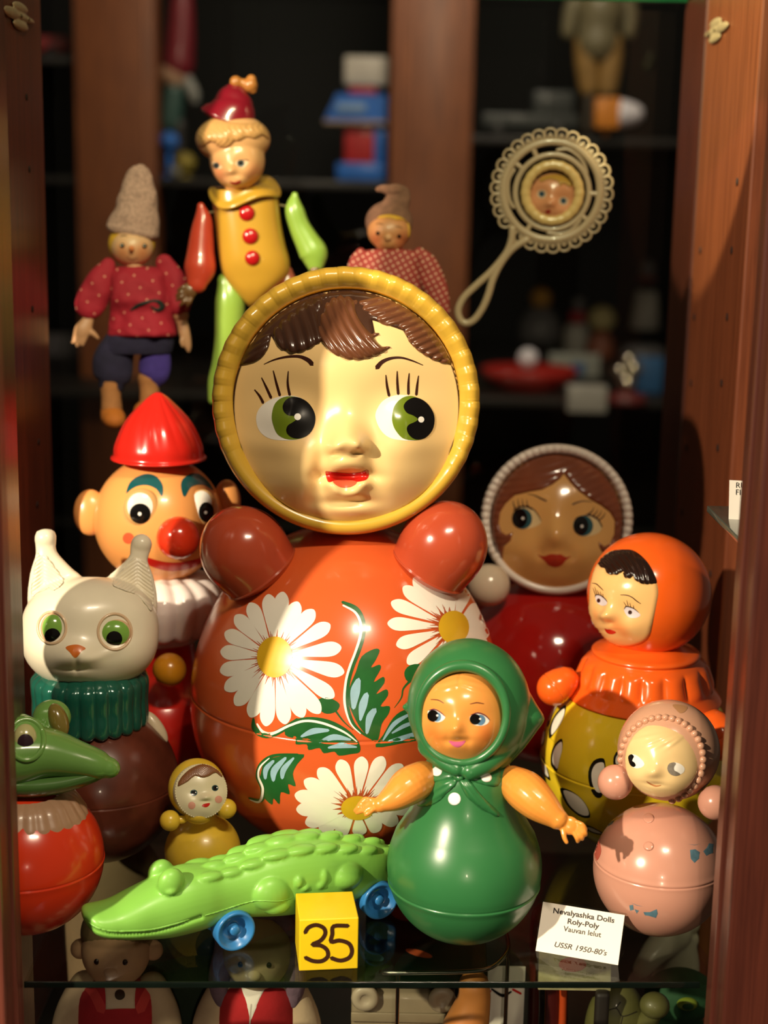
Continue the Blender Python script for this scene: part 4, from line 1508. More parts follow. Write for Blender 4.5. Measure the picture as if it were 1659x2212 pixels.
for out, hg in (([(245, 330), (290, 350), (345, 350), (400, 420), (470, 520), (540, 620), (500, 690), (430, 730), (380, 700), (330, 730), (250, 760), (200, 800), (190, 700), (215, 540)], None),
                ([(1240, 430), (1310, 370), (1380, 400), (1440, 440), (1490, 600), (1520, 780), (1500, 950), (1440, 900), (1350, 790), (1220, 740), (1080, 680), (1090, 600), (1170, 510)], None)):
    c = np.array(Z(out)).mean(0)
    cx_ = Z(315, 500)[0] if out[0][0] < 600 else Z(1340, 600)[0]

    def fur(x, y, cx_=cx_):
        return (2.6 + 2.6 * sin((y - abs(x - cx_) * .75) * 2 * pi / 8.0)) * (1 - .9 * math.exp(-((x - cx_) / 7) ** 2))
    g = G().patch(hb, sm(Z(out), 3), 1.8, .0002, fur, hf.n, S, (1.5, 6), skirt=.002)
    obj('inner_ear', g, CATW, ct, 'ribbed fur inside the ear')
CEYE_R = mat('cat_eye_socket', 'd9b48e', .25, .3)
CGR = mat('cat_green_paint', '7fae4a', .15, .5)
for (rx0, ry0, rr, rq), (gx, gy, gr, gq), (bx, by, br, bq) in (((413, 1137, 160, 182), (427, 1142, 118, 146), (420, 1222, 84, 80)), ((1095, 1180, 190, 204), (1098, 1192, 156, 134), (1090, 1256, 86, 84))):
    p = Z(rx0, ry0)
    pc = hb.ray_cast(CAM, ray(*Z(gx, gy)).normalized())[0]
    g = G()
    rim = [hb.ray_cast(CAM, ray(*q).normalized())[0] for q in circ(*p, rr / 5.027 * .95, rq / 5.027 * .95, 0, 36)]
    rim = [q for q in rim if q is not None]
    g.tube(rim, [3.2 * S] * len(rim), 10, 2, closed=True)
    obj('eye_ring', g, mat('cat_eye_rim', 'dcbc98', .25, .3), ct)
    k = 1 / 5.027
    g0 = G().ell(pc - hf.n * 6 * S, (hf.x * gr * k * 1.12 * S, hf.u * gq * k * 1.12 * S, hf.n * 17 * S), 40, 24)
    g = G().add(g0.v, g0.f, 0)
    eb = g0.bvh()
    g.patch(eb, circ(*Z(gx, gy), gr * k, gq * k), 2.5, .0002, mi=1)
    g.patch(eb, circ(*Z(bx, by), br * k, bq * k), 2.5, .0004, mi=2)
    obj('eye', g, [CEYE_R, CGR, BLACK], ct)
g = G().patch(hb, sm(Z([(563, 1352), (620, 1326), (700, 1322), (778, 1360), (735, 1392), (695, 1445), (655, 1458), (610, 1405)]), 4), 2.2, .0003)
obj('nose', g, mat('orange_nose_paint', 'd2702a', .3), ct)
# ruff
CO = Vector((at_y(195, 1510, O.y).x, O.y, 0))
pr = [(hz(195, py, O.y), hw * S) for py, hw in ((1440, 96), (1452, 114), (1464, 124), (1482, 125), (1510, 123), (1535, 124), (1552, 122), (1556, 112), (1550, 100))]
g = G().lathe(CO, ZUP, XAX, pr, 240, lambda t, h: (1 + .045 * (abs(sin(t * 12)) ** .6 - .6), -(.003 * abs(sin(t * 12)) if h < hz(195, 1540, O.y) else 0)), sub=4, close=(False, False))
obj('ruff_collar', g, mat('dark_green_pearl', '1c5c4c', .18, .6, .12, 40, metal=.15), ct)
loc = bb.ray_cast(CAM, ray(337, 1571).normalized())[0] or bb.find_nearest(at_y(337, 1571, O.y - .05))[0]
g = G().ell(loc + hf.n * 4 * S, (hf.x * 23 * S + hf.u * -10 * S, hf.u * 34 * S + hf.x * -13 * S, hf.n * 15 * S), 32, 20)
obj('paw', g, mat('pale_paw_plastic', 'c9b89a', .3, .2), ct)
loc = bb.find_nearest(at_y(70, 1545, O.y - .05))[0]
g = G().ell(loc + hf.n * 4 * S, (hf.x * 25 * S, hf.u * 34 * S, hf.n * 15 * S), 32, 20)
obj('paw', g, mat('pale_paw_plastic', 'c9b89a'), ct)

# ================================================================== clown
Z = Zm(0, 820, 2.9625)
YC = 1.66
cp = at_y(345, 1117, YC)
RB = .082
cl = thing('roly_poly_clown', 'round-headed clown with red pointed cap, red nose and white ruff', 'clown figure', (cp.x, YC, 0))
RED = mat('red_plastic', 'd2261c', .2, .4, .04, 14)
g = G().lathe(Vector((cp.x, YC, RB)), ZUP, XAX, ball_prof(RB, None, top=60) + [(RB * 1.35, .05), (RB * 1.7, .045), (hz(345, 1300, YC) - RB, .045)], 72, sub=1)
pr = ball_prof(RB, None)
hf = Fr(342, 1117, YC)
S = hf.s
B0 = Vector((cp.x, YC, 0))
prof = [(RB + h, r) for h, r in ball_prof(RB, None, top=35)] + [(hz(342, 1480, YC), 82 * S), (hz(342, 1400, YC), 74 * S), (hz(342, 1260, YC), 50 * S)]
g = G().lathe(B0, ZUP, XAX, prof, 72)
obj('body', g, RED, cl)
CSK = mat('apricot_plastic', 'f0a45c', .28, .25, .03, 16)
g = G()
g.ell(hf.P(343, 1122, 0), (hf.x * 139 * S, hf.u * 138 * S, hf.n * 132 * S), 80, 48)
head = obj('head', g, CSK, cl)
hb = g.bvh()
for (ex, ey, rx, ry) in ((197, 1107, 36, 50), (490, 1085, 30, 50)):
    g = G().ell(hf.P(ex, ey, -10), (hf.x * rx * S, hf.u * ry * S, hf.n * 22 * S), 36, 24)
    obj('ear', g, CSK, cl)
pr = [(hz(342, py, YC - .01), hw * S) for py, hw in ((988, 92), (992, 101), (988, 101), (984, 96), (966, 94), (940, 84), (918, 73), (902, 62), (887, 49), (873, 35), (862, 24), (853, 13), (849, 5))]
CH = Vector((at_y(344, 960, YC).x, YC - .005, 0))
hz0, hz1 = pr[3][0], pr[-1][0]


def folds(t, h):
    m = max(0, min(1, (h - hz0) / (hz1 - hz0)))
    return 1 + .05 * m * (abs(sin(t * 7 + 2 * m)) - .5) * (1 if m < .95 else .2), 0


g = G().lathe(CH, ZUP, XAX, pr, 160, folds, sub=4)
obj('cap', g, RED, cl)
for (cx, cy, rx, ry), (wx, wy, wr, wq), (bx, by, br, bq), dr in (((908, 818, 110, 117), (896, 812, 82, 88), (897, 857, 66, 64), 12), ((1296, 815, 90, 112), (1290, 800, 66, 88), (1320, 848, 48, 64), 10)):
    px, py = Z(cx, cy)
    k = 1 / 2.9625
    pc = hb.ray_cast(CAM, ray(px, py).normalized())[0]
    e = G().ell(pc - hf.n * 4 * S, (hf.x * rx * k * S, hf.u * ry * k * S, hf.n * 15 * S), 48, 30)
    g = G().add(e.v, e.f, 0)
    eb = e.bvh()
    g.patch(eb, circ(*Z(wx, wy), wr * k, wq * k), 2.6, .0002, mi=1)
    g.patch(eb, circ(*Z(bx, by), br * k, bq * k), 2.6, .0004, mi=2)
    g.patch(eb, circ(*Z(bx - 3, by + 2), dr * k), 2, .0006, mi=3)
    obj('eye', g, [mat('eye_shell_plastic', 'e0b070', .1, .8), EYEW, BLACK, SHINE_W], cl)
px, py = Z(1140, 1012)
pc = hb.ray_cast(CAM, ray(px, py).normalized())[0]
g = G().ell(pc + hf.n * 10 * S, (hf.x * 45 * S, hf.u * 45 * S, hf.n * 42 * S), 48, 30)
obj('nose', g, mat('nose_red_plastic', 'e03a1e', .18, .5), cl)
TB = mat('teal_brow_paint', '14585c', .25, .3)
for p in ([(808, 728), (830, 662), (880, 622), (945, 604), (1005, 625), (1042, 682), (1036, 748), (1000, 700), (940, 676), (880, 682), (838, 704)], [(1180, 752), (1158, 690), (1168, 640), (1218, 604), (1272, 604), (1330, 650), (1364, 708), (1320, 682), (1270, 672), (1218, 692)]):
    g = G().patch(hb, sm(Z(p), 3), 3, .0003)
    obj('eyebrow', g, TB, cl)
g = G().patch(hb, circ(*Z(822, 1015), 12), 3, .0003)
obj('cheek_dot', g, mat('cheek_orange_red', 'dd5c38', .3), cl)
g = G().patch(hb, stroke(Z([(905, 1130), (960, 1165), (1050, 1192), (1140, 1196), (1240, 1175), (1330, 1130)]), [6, 15, 18, 18, 15, 6]), 3, .0003)
obj('smile', g, REDM, cl)
# white ruff of deep lobes
g = G()
for k in range(16):
    a = 2 * pi * k / 16 + .2
    d = (XAX * cos(a) + Vector((0, 1, 0)) * sin(a))
    top = Vector((CH.x, YC, hz(342, 1262, YC - .03))) + d * 66 * S
    mid = Vector((CH.x, YC, hz(342, 1312, YC - .06))) + d * 108 * S
    bot = Vector((CH.x, YC, hz(342, 1372, YC - .06))) + d * 100 * S
    g.tube([top, mid, bot], [16 * S, 29 * S, 27 * S], 16, 5)
g.lathe(Vector((CH.x, YC, 0)), ZUP, XAX, [(hz(342, 1262, YC), 40 * S), (hz(342, 1268, YC), 80 * S), (hz(342, 1300, YC), 100 * S), (hz(342, 1380, YC), 80 * S)], 48)
g = g.fuse(.0022, 4)
obj('ruff', g, mat('white_ruff_plastic', 'f0e4de', .22, .3), cl)
g = G().sph(at_y(366, 1447, YC - RB - .002), 37 * S * .96, 40, 24)
obj('button', g, mat('amber_plastic', 'c8861c', .25, .3), cl)

# ================================================================== white-bonnet doll
Z = Zm(1020, 940, 4.608)
YW = 1.80
cp = at_y(1188, 1470, YW)
RB = .118
wd = thing('roly_poly_doll', 'red roly-poly doll with white ridged bonnet and brown parted hair', 'doll', (cp.x, YW, 0), 'roly-poly dolls')
g = G().lathe(Vector((cp.x, YW, 0)), ZUP, XAX, [(RB + h, r) for h, r in ball_prof(RB, None, top=70)] + [(RB * 2.1, .04), (RB * 2.25, .04)], 96)
obj('body', g, mat('crimson_celluloid', 'b01c18', .12, .6, .04), wd)
hf = Fr(1202, 1122, YW - .04)
S = hf.s
g = G().ell(hf.P(1202, 1124, -60), (hf.x * 152 * S, hf.u * 152 * S, hf.n * 100 * S), 64, 40)
WHB = mat('bonnet_white', 'ece2d4', .25, .3, .03)
obj('hood', g, WHB, wd)
rows = []
sec = [(-12, -60), (-3, -36), (0, -16), (-1, -2), (-4, 6), (-9, 10), (-15, 9), (-20, 4), (-23, -4), (-25, -20)]
for i in range(480):
    t = 2 * pi * i / 480
    deg = math.degrees(t)
    m = 0.0 if 215 <= deg <= 325 else 1.0
    ph = abs(sin(t * 31)) ** .6
    rows.append([hf.P(1202 + (164 + dr + (ph * 1.6 - 1) * m * (k < 6)) * cos(t), 1122 - (164 + dr) * sin(t), dd + m * (ph * 4 - 3) * (2 < k < 8)) for k, (dr, dd) in enumerate(sec)])
rows.append(rows[0])
g = G().grid(rows, 0, False)
g.f = [f[::-1] for f in g.f]
obj('bonnet_rim', g, WHB, wd)
ff = Fr(1203, 1129, YW - .04)
g0 = G().ell(ff.P(1203, 1129, -190), tuple(a * 240 * S for a in (ff.x, ff.u, ff.n)), 140, 100)
fbp = gsum(zs([(835, 1010, 90, 90, 84, 0), (838, 930, 70, 120, 30, 0), (500, 850, 150, 130, -50, 0), (1110, 910, 150, 130, -50, 0), (500, 840, 90, 90, 40, 0), (1105, 900, 90, 90, 40, 0), (520, 1160, 160, 150, 50, 0), (1130, 1200, 160, 150, 50, 0), (835, 1240, 130, 60, 40, 0), (835, 1400, 140, 80, 30, 0), (680, 1190, 40, 50, -20, 0), (970, 1200, 40, 50, -20, 0)], 4.608))
WSK = mat('warm_celluloid_skin', 'e4ae66', .16, .5, .04, 12)
g = G().patch(g0.bvh(), circ(1203.4, 1128.8, 143, 149, 0, 96), 3.6, 0, fbp, ff.n, S, skirt=.006)
face = obj('face', g, WSK, wd)
fb = g.bvh()
arc_ = circ(1203.4, 1128.8, 141.5, 147.5, 0, 60, -30, 205)
obj('rim_gap_shade', G().patch(fb, stroke(arc_, [3] + [5] * (len(arc_) - 2) + [3], 1), 4, .0030), mat('gap_shade_tone', '3c2010'), face)  # gap shade inside the white rim, coloured in
arc = circ(1203.4, 1128.8, 142, 148, 0, 50, -38, 214)
inner = Z([(320, 1108), (385, 1052), (412, 962), (380, 975), (338, 992), (290, 958), (266, 880), (282, 770), (340, 680), (425, 602), (560, 566), (700, 542), (800, 492), (872, 442), (912, 385), (935, 420), (982, 482), (1060, 560), (1172, 642), (1282, 702), (1372, 772), (1416, 860), (1412, 980), (1372, 1078), (1315, 1108), (1256, 1062), (1262, 1112), (1300, 1180), (1380, 1160)])
g = G().patch(fb, arc + inner, 3.2, .0003, groove(.3, .95, 16, 1.6, .001, Z(900, 400)), ff.n, S, (6, 12), skirt=.002)
obj('hair', g, mat('hair_red_brown', '80462e', .2, .5, .12, 30), wd)
TEAL2 = mat('iris_teal_paint', '2f5a62', .2, .4)
CRE = mat('eye_cream_paint', 'e8cf98', .2, .4)
for w, i_, b, d, lid, ls in (([(400, 830), (420, 760), (480, 722), (560, 720), (640, 770), (690, 860), (640, 905), (560, 930), (480, 925), (420, 890)], (500, 832, 97, 103), (474, 828, 76, 96), (507, 828, 13), [(412, 748), (470, 716), (550, 712), (630, 755), (690, 855)],
                              [(436, 745, 408, 650), (475, 728, 458, 636), (518, 722, 500, 634), (560, 728, 545, 640), (590, 738, 552, 690)]),
                             ([(1000, 890), (1030, 830), (1100, 800), (1180, 800), (1250, 840), (1290, 910), (1260, 970), (1190, 1000), (1100, 1005), (1030, 970)], (1104, 902, 98, 102), (1080, 900, 76, 94), (1091, 907, 14), [(1110, 800), (1180, 800), (1250, 840), (1290, 912)],
                              [(1160, 790, 1208, 715), (1200, 800, 1246, 740), (1235, 822, 1284, 748), (1262, 845, 1322, 768), (1140, 790, 1175, 760)])):
    k = 1 / 4.608
    g = G().patch(fb, sm(Z(w), 3), 3, .00018)
    g.patch(fb, circ(*Z(i_[0], i_[1]), i_[2] * k, i_[3] * k), 3, .0004, mi=1)
    g.patch(fb, circ(*Z(b[0], b[1]), b[2] * k, b[3] * k), 3, .0006, mi=2)
    g.patch(fb, circ(*Z(d[0], d[1]), d[2] * k), 2, .0008, mi=3)
    obj('eye', g, [CRE, TEAL2, BLACK, SHINE_W], face)
    g = G().patch(fb, stroke(Z(lid), [1.5, 3, 3, 2, .8][:len(lid)]), 2.5, .0009)
    for a, b_, c, d_ in ls:
        g.patch(fb, stroke(Z([(a, b_), ((a + c) / 2 - (4 if a < 800 else -12), (b_ + d_) / 2), (c, d_)]), [2.4, 2, .7], 3), 2, .0009)
    obj('eyelashes', g, LINE, face)
for st, w in (([(552, 586), (620, 600), (690, 634), (738, 656)], [1, 2, 3.4, 3]), ([(1000, 690), (1040, 672), (1110, 656), (1195, 666)], [3.4, 3, 2, 1])):
    g = G().patch(fb, stroke(Z(st), w), 2.5, .0004)
    obj('eyebrow', g, LINE, face)
g = G().patch(fb, sm(Z([(650, 1188), (710, 1206), (780, 1184), (842, 1188), (885, 1188), (935, 1214), (988, 1204), (935, 1242), (890, 1292), (830, 1312), (762, 1292), (715, 1244)]), 3), 2.5, .0003)
obj('mouth', g, mat('brick_lip_paint', 'b83a26', .25, .4), face)
for cx, cy, r, d in ((1057, 1264, 46, 20), (1345, 1290, 46, 10)):
    g = G().sph(hf.P(cx, cy, d), r * S, 40, 24)
    obj('hand', g, mat('cream_hand_plastic', 'dccbb0', .2, .4), wd)

# ================================================================== crocodile roly-poly
Z = Zm(0, 1380, 2.9625)
O, R, s = ball(59, 1852, 164)
cr = thing('roly_poly_crocodile', 'green crocodile head on a red ball body behind the left front post', 'crocodile figure', (O.x, O.y, 0))
REDO = mat('red_orange_plastic', 'd83a1a', .22, .35, .05, 16)
g = G().lathe(O, ZUP, XAX, ball_prof(R, seam_at(O, R, 1928)), 96)
obj('body', g, REDO, cr)
hf = Fr(59, 1640, O.y)
S = hf.s
k = 1 / 2.9625
g = G()
UP_ = hf.u
g.tube([hf.P(-10, 1640, 10), hf.P(40, 1632, 20), hf.P(100, 1628, 30), hf.P(160, 1640, 40), hf.P(210, 1653, 48), hf.P(226, 1657, 50)], [a * S for a in (84, 84, 70, 52, 40, 30)], 32, 6, flat=.80, flat_dir=UP_)
g.ell(hf.P(30, 1590, 10), (hf.x * 60 * S, hf.u * 50 * S, hf.n * 60 * S), 32, 20)
g.ell(hf.P(108, 1550, -26), (hf.x * 42 * S, hf.u * 40 * S, hf.n * 30 * S), 32, 20)
g.ell(hf.P(50, 1602, 56), (hf.x * 50 * S, hf.u * 54 * S, hf.n * 34 * S), 32, 20)
for x, y, r in ((330, 625, 22), (365, 650, 22), (412, 678, 28), (450, 690, 20), (505, 722, 22), (600, 728, 18), (580, 778, 24)):
    px, py = Z(x, y)
    g.ell(hf.P(px, py + 3, 62 - (px - 100) * .18), (hf.x * r * k * 1.2 * S, hf.u * r * k * S, hf.n * 12 * S), 16, 10)
g = g.fuse(.0013, 4)
CRG = mat('olive_green_plastic', '6d9a4c', .22, .35, .06, 24)
obj('head', g, CRG, cr)
hb = g.bvh()
g = G().tube([hf.P(-10, 1692, 0), hf.P(60, 1698, 14), hf.P(130, 1692, 28), hf.P(190, 1678, 42), hf.P(220, 1668, 50)], [a * S for a in (50, 50, 42, 30, 20)], 28, 6, flat=.5, flat_dir=UP_)
obj('lower_jaw', g, mat('dark_olive_plastic', '4c7038', .25, .3), cr)
pc = hb.ray_cast(CAM, ray(*Z(160, 640)).normalized())[0]
e = G().ell(pc - hf.n * 8 * S, (hf.x * 25 * S, hf.u * 32 * S, hf.n * 18 * S), 40, 24)
g = G().add(e.v, e.f)
g.patch(e.bvh(), circ(*Z(163, 662), 17, 18), 2.5, .0003, mi=1)
obj('eye', g, [mat('olive_cream_paint', 'b5b27a', .2, .3), mat('dark_plum_paint', '33222a', .2, .3)], cr)
rim = [hb.ray_cast(CAM, ray(*q).normalized())[0] for q in circ(*Z(168, 645), 38, 44, 0, 30)]
rim = [q for q in rim if q is not None]
g = G().tube(rim, [6 * S] * len(rim), 10, 2, closed=True)
obj('eye_ring', g, CRG, cr)
g = G().ell(hf.P(122, 1556, -4), (hf.x * 24 * S + hf.u * -14 * S, hf.u * 34 * S, hf.n * 22 * S), 32, 20)
obj('eye', g, mat('amber_olive_plastic', '7a6a30', .2, .5), cr, 'amber far eye')
CO = Vector((at_y(62, 1740, O.y).x, O.y, 0))
pr = [(hz(62, py, O.y), hw * S) for py, hw in ((1708, 74), (1720, 100), (1738, 114), (1756, 126), (1770, 134), (1774, 128))]
g = G().lathe(CO, ZUP, XAX, pr, 200, lambda t, h: (1 + .03 * (abs(sin(t * 13)) - .5), -.0035 * abs(sin(t * 13)) if h < hz(62, 1755, O.y) else 0), sub=4, close=(False, False))
obj('collar', g, mat('beige_collar_plastic', 'a88468', .35, .2), cr)

# ================================================================== green crocodile on wheels
Z = Zm(150, 1760, 2.212)
A, B = at_z(511, 2054, 0), at_z(822, 1986, 0)
dx = (B - A).normalized()
nn = Vector((-dx.y, dx.x, 0))                            # away from the viewer
HW = .029
tc = thing('toy_crocodile', 'bright green pull-along crocodile with blue wheels, beside the yellow cube', 'toy crocodile', (A + nn * HW + (B - A) * .4))
C0 = A + nn * HW


def on_plane(px, py, off=0.0):
    r = ray(px, py)
    O_ = C0 + nn * off
    return CAM + r * ((O_ - CAM).dot(nn) / r.dot(nn))


st = [(64, 478, 506, .003), (69, 463, 528, .010), (80, 452, 552, .017), (106, 444, 580, .024), (160, 434, 598, .027), (220, 415, 604, .028), (300, 372, 606, .030), (380, 330, 604, .031), (460, 290, 596, .033), (540, 258, 578, .034), (620, 246, 556, .033), (700, 240, 526, .030),
      (780, 214, 505, .030), (860, 178, 498, .033), (940, 140, 494, .036), (1020, 118, 486, .038), (1120, 106, 470, .038), (1220, 108, 448, .036), (1320, 118, 418, .033), (1420, 128, 388, .029), (1490, 138, 368, .022), (1545, 156, 345, .010)]
rows = []
st = [(a, b, c, d * .86) for a, b, c, d in st]
stc = crom([(a, b, c, d) for a, b, c, d in st], 4)
for a, b, c, hw in stc:
    T_, Bt = on_plane(*Z(a, b)), on_plane(*Z(a, c))
    zt_, zb_2 = T_.z, Bt.z + .006
    L = (on_plane(*Z(a, (b + c) / 2)) - C0).dot(dx)
    zc, hh = (zt_ + zb_2) / 2, max((zt_ - zb_2) / 2, .003)
    row = []
    for j in range(40):
        t = 2 * pi * j / 40
        ct_, st_ = cos(t), sin(t)
        row.append(C0 + dx * L - nn * hw * math.copysign(abs(ct_) ** .8, ct_) + Vector((0, 0, zc - C0.z + hh * math.copysign(abs(st_) ** .85, st_))))
    rows.append(row)


def cen(r):
    s_ = Vector((0, 0, 0))
    for p in r:
        s_ += p
    return s_ / len(r)


g = G().grid(rows, 0, True, (cen(rows[0]), cen(rows[-1])))
axx = (dx, nn, ZUP)


def blob(px, py, off, a, b, c, tilt=0):
    p = on_plane(*Z(px, py), off)
    ca, sa = cos(radians(tilt)), sin(radians(tilt))
    g.ell(p, ((dx * ca + ZUP * sa) * a, nn * b, (ZUP * ca - dx * sa) * c), 24, 16)


blob(486, 322, -.017, .0125, .009, .0135)
blob(437, 280, .014, .0125, .009, .0135)
blob(486, 362, -.0225, .006, .005, .004)
blob(965, 372, -.026, .019, .012, .017)
blob(990, 425, -.026, .014, .010, .010)
blob(1090, 318, -.0295, .006, .006, .007)
blob(1213, 298, -.0290, .0055, .005, .009)
blob(1195, 332, -.0295, .006, .005, .005)
blob(1318, 290, -.024, .018, .012, .014)
blob(1122, 345, -.030, .006, .005, .004)
# back scutes in rows
for row_off, dz in ((-.020, -.0045), (.0, -.0005), (.020, -.0045)):
    for kx in range(9):
        a = 640 + kx * 106 + (53 if row_off == 0 else 0)
        b = np.interp(a, [x[0] for x in st], [x[1] for x in st])
        hw = np.interp(a, [x[0] for x in st], [x[3] for x in st])
        p = on_plane(*Z(a, b))
        q = p + nn * row_off * hw / .036 + ZUP * dz
        g.ell(q, (dx * .0185 * hw / .036, nn * .0085 * hw / .036, ZUP * .0050), 20, 12)
g = g.fuse(.0012, 4)
GROOVE = np.array([tuple(p) for p in crom(Z([(80, 505), (100, 532), (140, 556), (210, 570), (300, 570), (400, 560), (500, 536), (580, 508), (630, 490)]), 6)])
for i, v in enumerate(g.v):
    q = v - CAM
    w = q.dot(FWD)
    px, py = CX + q.dot(RGT) / w * F_PX, CY - q.dot(UPV) / w * F_PX
    if 170 < px < 460 and (v - C0).dot(nn) < .004:
        dd = np.hypot(GROOVE[:, 0] - px, GROOVE[:, 1] - py).min()
        if dd < 14:
            g.v[i] = v + nn * .0026 * math.exp(-(dd / 4.2) ** 2)
GRC = mat('lime_green_plastic', '80bd4e', .38, .05, .03, 20)
body = obj('body', g, GRC, tc)
tb = g.bvh()
g = G().patch(tb, stroke(Z([(92, 515), (130, 540), (200, 556), (300, 556), (400, 548), (500, 524), (575, 500)]), [3, 4, 4.5, 4.5, 4.5, 4, 3]), 2.6, .0001, None, -nn, .00042, (2.2, 2.4), skirt=.001)
obj('mouth_ridge', g, GRC, tc)
g = G().patch(tb, stroke(Z([(600, 496), (720, 460), (830, 425), (900, 412), (1000, 414), (1060, 400)]), [2, 3, 3, 3, 3, 2]), 2.6, .0001, None, -nn, .00042, (2, 1.6), skirt=.001)
obj('belly_seam', g, GRC, tc)
BLU = mat('blue_plastic', '2f76b4', .32, .15, .04)
for (px, py, rp) in ((511, 2010, 43), (823, 1945, 40)):
    P0 = at_z(px, py + rp + 2, 0)
    w = (P0 - CAM).dot(FWD)
    r = rp * w / F_PX * 1.04
    for side in (0, 1):
        c = C0 + dx * (P0 - C0).dot(dx) + ZUP * (r - C0.z)
        ax = -nn if side == 0 else nn
        c = c + ax * HW
        pr = [(-.018, r * .3), (-.018, r * .93), (-.016, r * .99), (-.008, r), (-.001, r), (.0004, r * .97), (.0004, r * .86), (-.001, r * .82), (-.002, r * .68), (-.009, r * .60), (-.0095, r * .34), (-.009, r * .27), (-.002, r * .25), (-.001, r * .2), (-.001, .0002)]
        g = G().lathe(c, ax, ZUP, pr, 48)
        obj('wheel', g, BLU, tc)
    c = C0 + dx * (P0 - C0).dot(dx) + ZUP * (r - C0.z)
    g = G().tube([c - nn * HW * .7, c + nn * HW * .7], [.0025, .0025], 10)
    obj('axle', g, mat('axle_metal', '8a8a88', .3, 0, .1, metal=.8), tc)

# ================================================================== numbered cube
Z = Zm(150, 1760, 2.212)
bl, br_ = at_z(646, 2098, 0), at_z(773, 2092.5, 0)
ex = (br_ - bl)
sd = ex.length
ex.normalize()
ey = Vector((-ex.y, ex.x, 0))
c = (bl + br_) / 2 + ey * sd / 2 + ZUP * sd * .47
cb = thing('number_cube', 'small yellow cube hand-marked with the number 35', 'number cube', (bl + br_) / 2 + ey * sd / 2)
g = G().box(c, ex * sd / 2, ey * sd / 2, ZUP * sd * .47, .0012, 3)
body = obj('block', g, mat('yellow_painted_wood', 'ecc818', .4, .1, .04, 40), cb)
qb = g.bvh()
DIG = mat('brown_marker_ink', '3a1c08', .5)
for st_ in ([[(1126, 562), (1142, 538), (1178, 526), (1214, 540), (1222, 568), (1200, 600), (1160, 620), (1200, 624), (1230, 645), (1234, 676), (1206, 698), (1164, 698), (1128, 682)]], [[(1330, 530), (1262, 532), (1256, 570), (1250, 606), (1290, 600), (1335, 615), (1350, 650), (1336, 682), (1294, 696), (1252, 684)]]):
    g = G()
    for q in st_:
        g.patch(qb, stroke(Z(q), [9] * len(q), 4), 2.5, .0003)
    obj('digit', g, DIG, cb)

# ================================================================== label card
bl, br_, tl = at_z(1157, 2054, 0), at_z(1335, 2085, 0), (1168, 1947)
ex = (br_ - bl)
W_ = ex.length
ex.normalize()
ey = Vector((-ex.y, ex.x, 0))
lean = radians(33)
eu = (ZUP * cos(lean) + ey * sin(lean)).normalized()
en = ex.cross(eu)
r_ = ray(*tl)
Pt = CAM + r_ * ((bl - CAM).dot(en) / r_.dot(en))
Hh = (Pt - bl).dot(eu)
lc = thing('label_card', 'white card reading Nevalyashka Dolls, standing between green and pink dolls', 'label card', (bl + br_) / 2)
c = (bl + br_) / 2 + eu * Hh / 2
g = G().box(c, ex * W_ / 2, eu * Hh / 2, en * .0003, 0)
obj('card', g, CARD, lc, smooth=False)
g = G().box(c - en * .0016 + eu * .001, ex * (W_ / 2 + .001), eu * (Hh / 2 + .001), en * .0009, 0)
CLEAR = glass('clear_acrylic', (.93, .94, .92), .7, .03)
obj('clear_holder', g, CLEAR, lc, smooth=False)
g = G().box((bl + br_) / 2 + ey * .014 + ZUP * .001, ex * (W_ / 2 + .001), ey * .013, ZUP * .001, 0)
obj('clear_foot', g, CLEAR, lc, smooth=False)
tlp = bl + eu * Hh
hcap = Hh / 8
for body_, u0, v0, wd_, hh_, bold, sh_ in (('Nevalyashka Dolls', .515, .190, .745, .105, .022, 0), ('Roly-Poly', .525, .355, .385, .105, .022, 0), ('Vauvan lelut', .525, .515, .46, .105, .008, 0), ("USSR 1950-80's", .535, .855, .635, .105, .008, .22)):
    text('printed_line', body_, lc, tlp + ex * W_ * u0 - eu * Hh * v0 + en * .0004, ex, eu, en, width=W_ * wd_, height=Hh * hh_ / .70, bold=bold, shear=sh_)
# ================================================================== jointed jester at the back
YJ = 1.86
Z = Zm(150, 330, 2.7197)
ZJ = Zm(400, 160, 7.541)
jf = Fr(540, 500, YJ)
S = jf.s
k = 1 / 2.7197
js = thing('jester_puppet', 'jointed jester puppet with yellow body, red buttons and dark red cap', 'puppet', jf.P(540, 850))
JY = mat('jester_yellow', 'bf8f30', .25, .4, .06, 20)


def sect(fr_, stations, Zf, kk, mat_sq=.85, n=40, sub=4):
    """a limp body from stations (left px, right px, py, half depth px, forward px)"""
    q = crom(stations, sub)
    rows = []
    for l, r, y, dp, fw in q:
        lx, yy = Zf(l, y)
        rx, _ = Zf(r, y)
        row = []
        for j in range(n):
            t = 2 * pi * j / n
            ct_, st_ = cos(t), sin(t)
            ct_, st_ = math.copysign(abs(ct_) ** mat_sq, ct_), math.copysign(abs(st_) ** mat_sq, st_)
            row.append(fr_.P((lx + rx) / 2 + (rx - lx) / 2 * ct_, yy, fw + dp * st_))
        rows.append(row)
    g = G().grid(rows, 0, True, (cen(rows[0]), cen(rows[-1])))
    g.f = [f[::-1] for f in g.f]
    return g


g = sect(jf, [(845, 1225, 225, 50, 0), (842, 1232, 290, 54, 0), (858, 1245, 420, 56, 2), (868, 1268, 540, 56, 4), (880, 1292, 640, 54, 6), (900, 1280, 720, 48, 6), (955, 1200, 800, 40, 6), (1020, 1120, 870, 24, 4), (1050, 1090, 900, 8, 2)], Z, k)
obj('torso', g, JY, js)
tb = g.bvh()
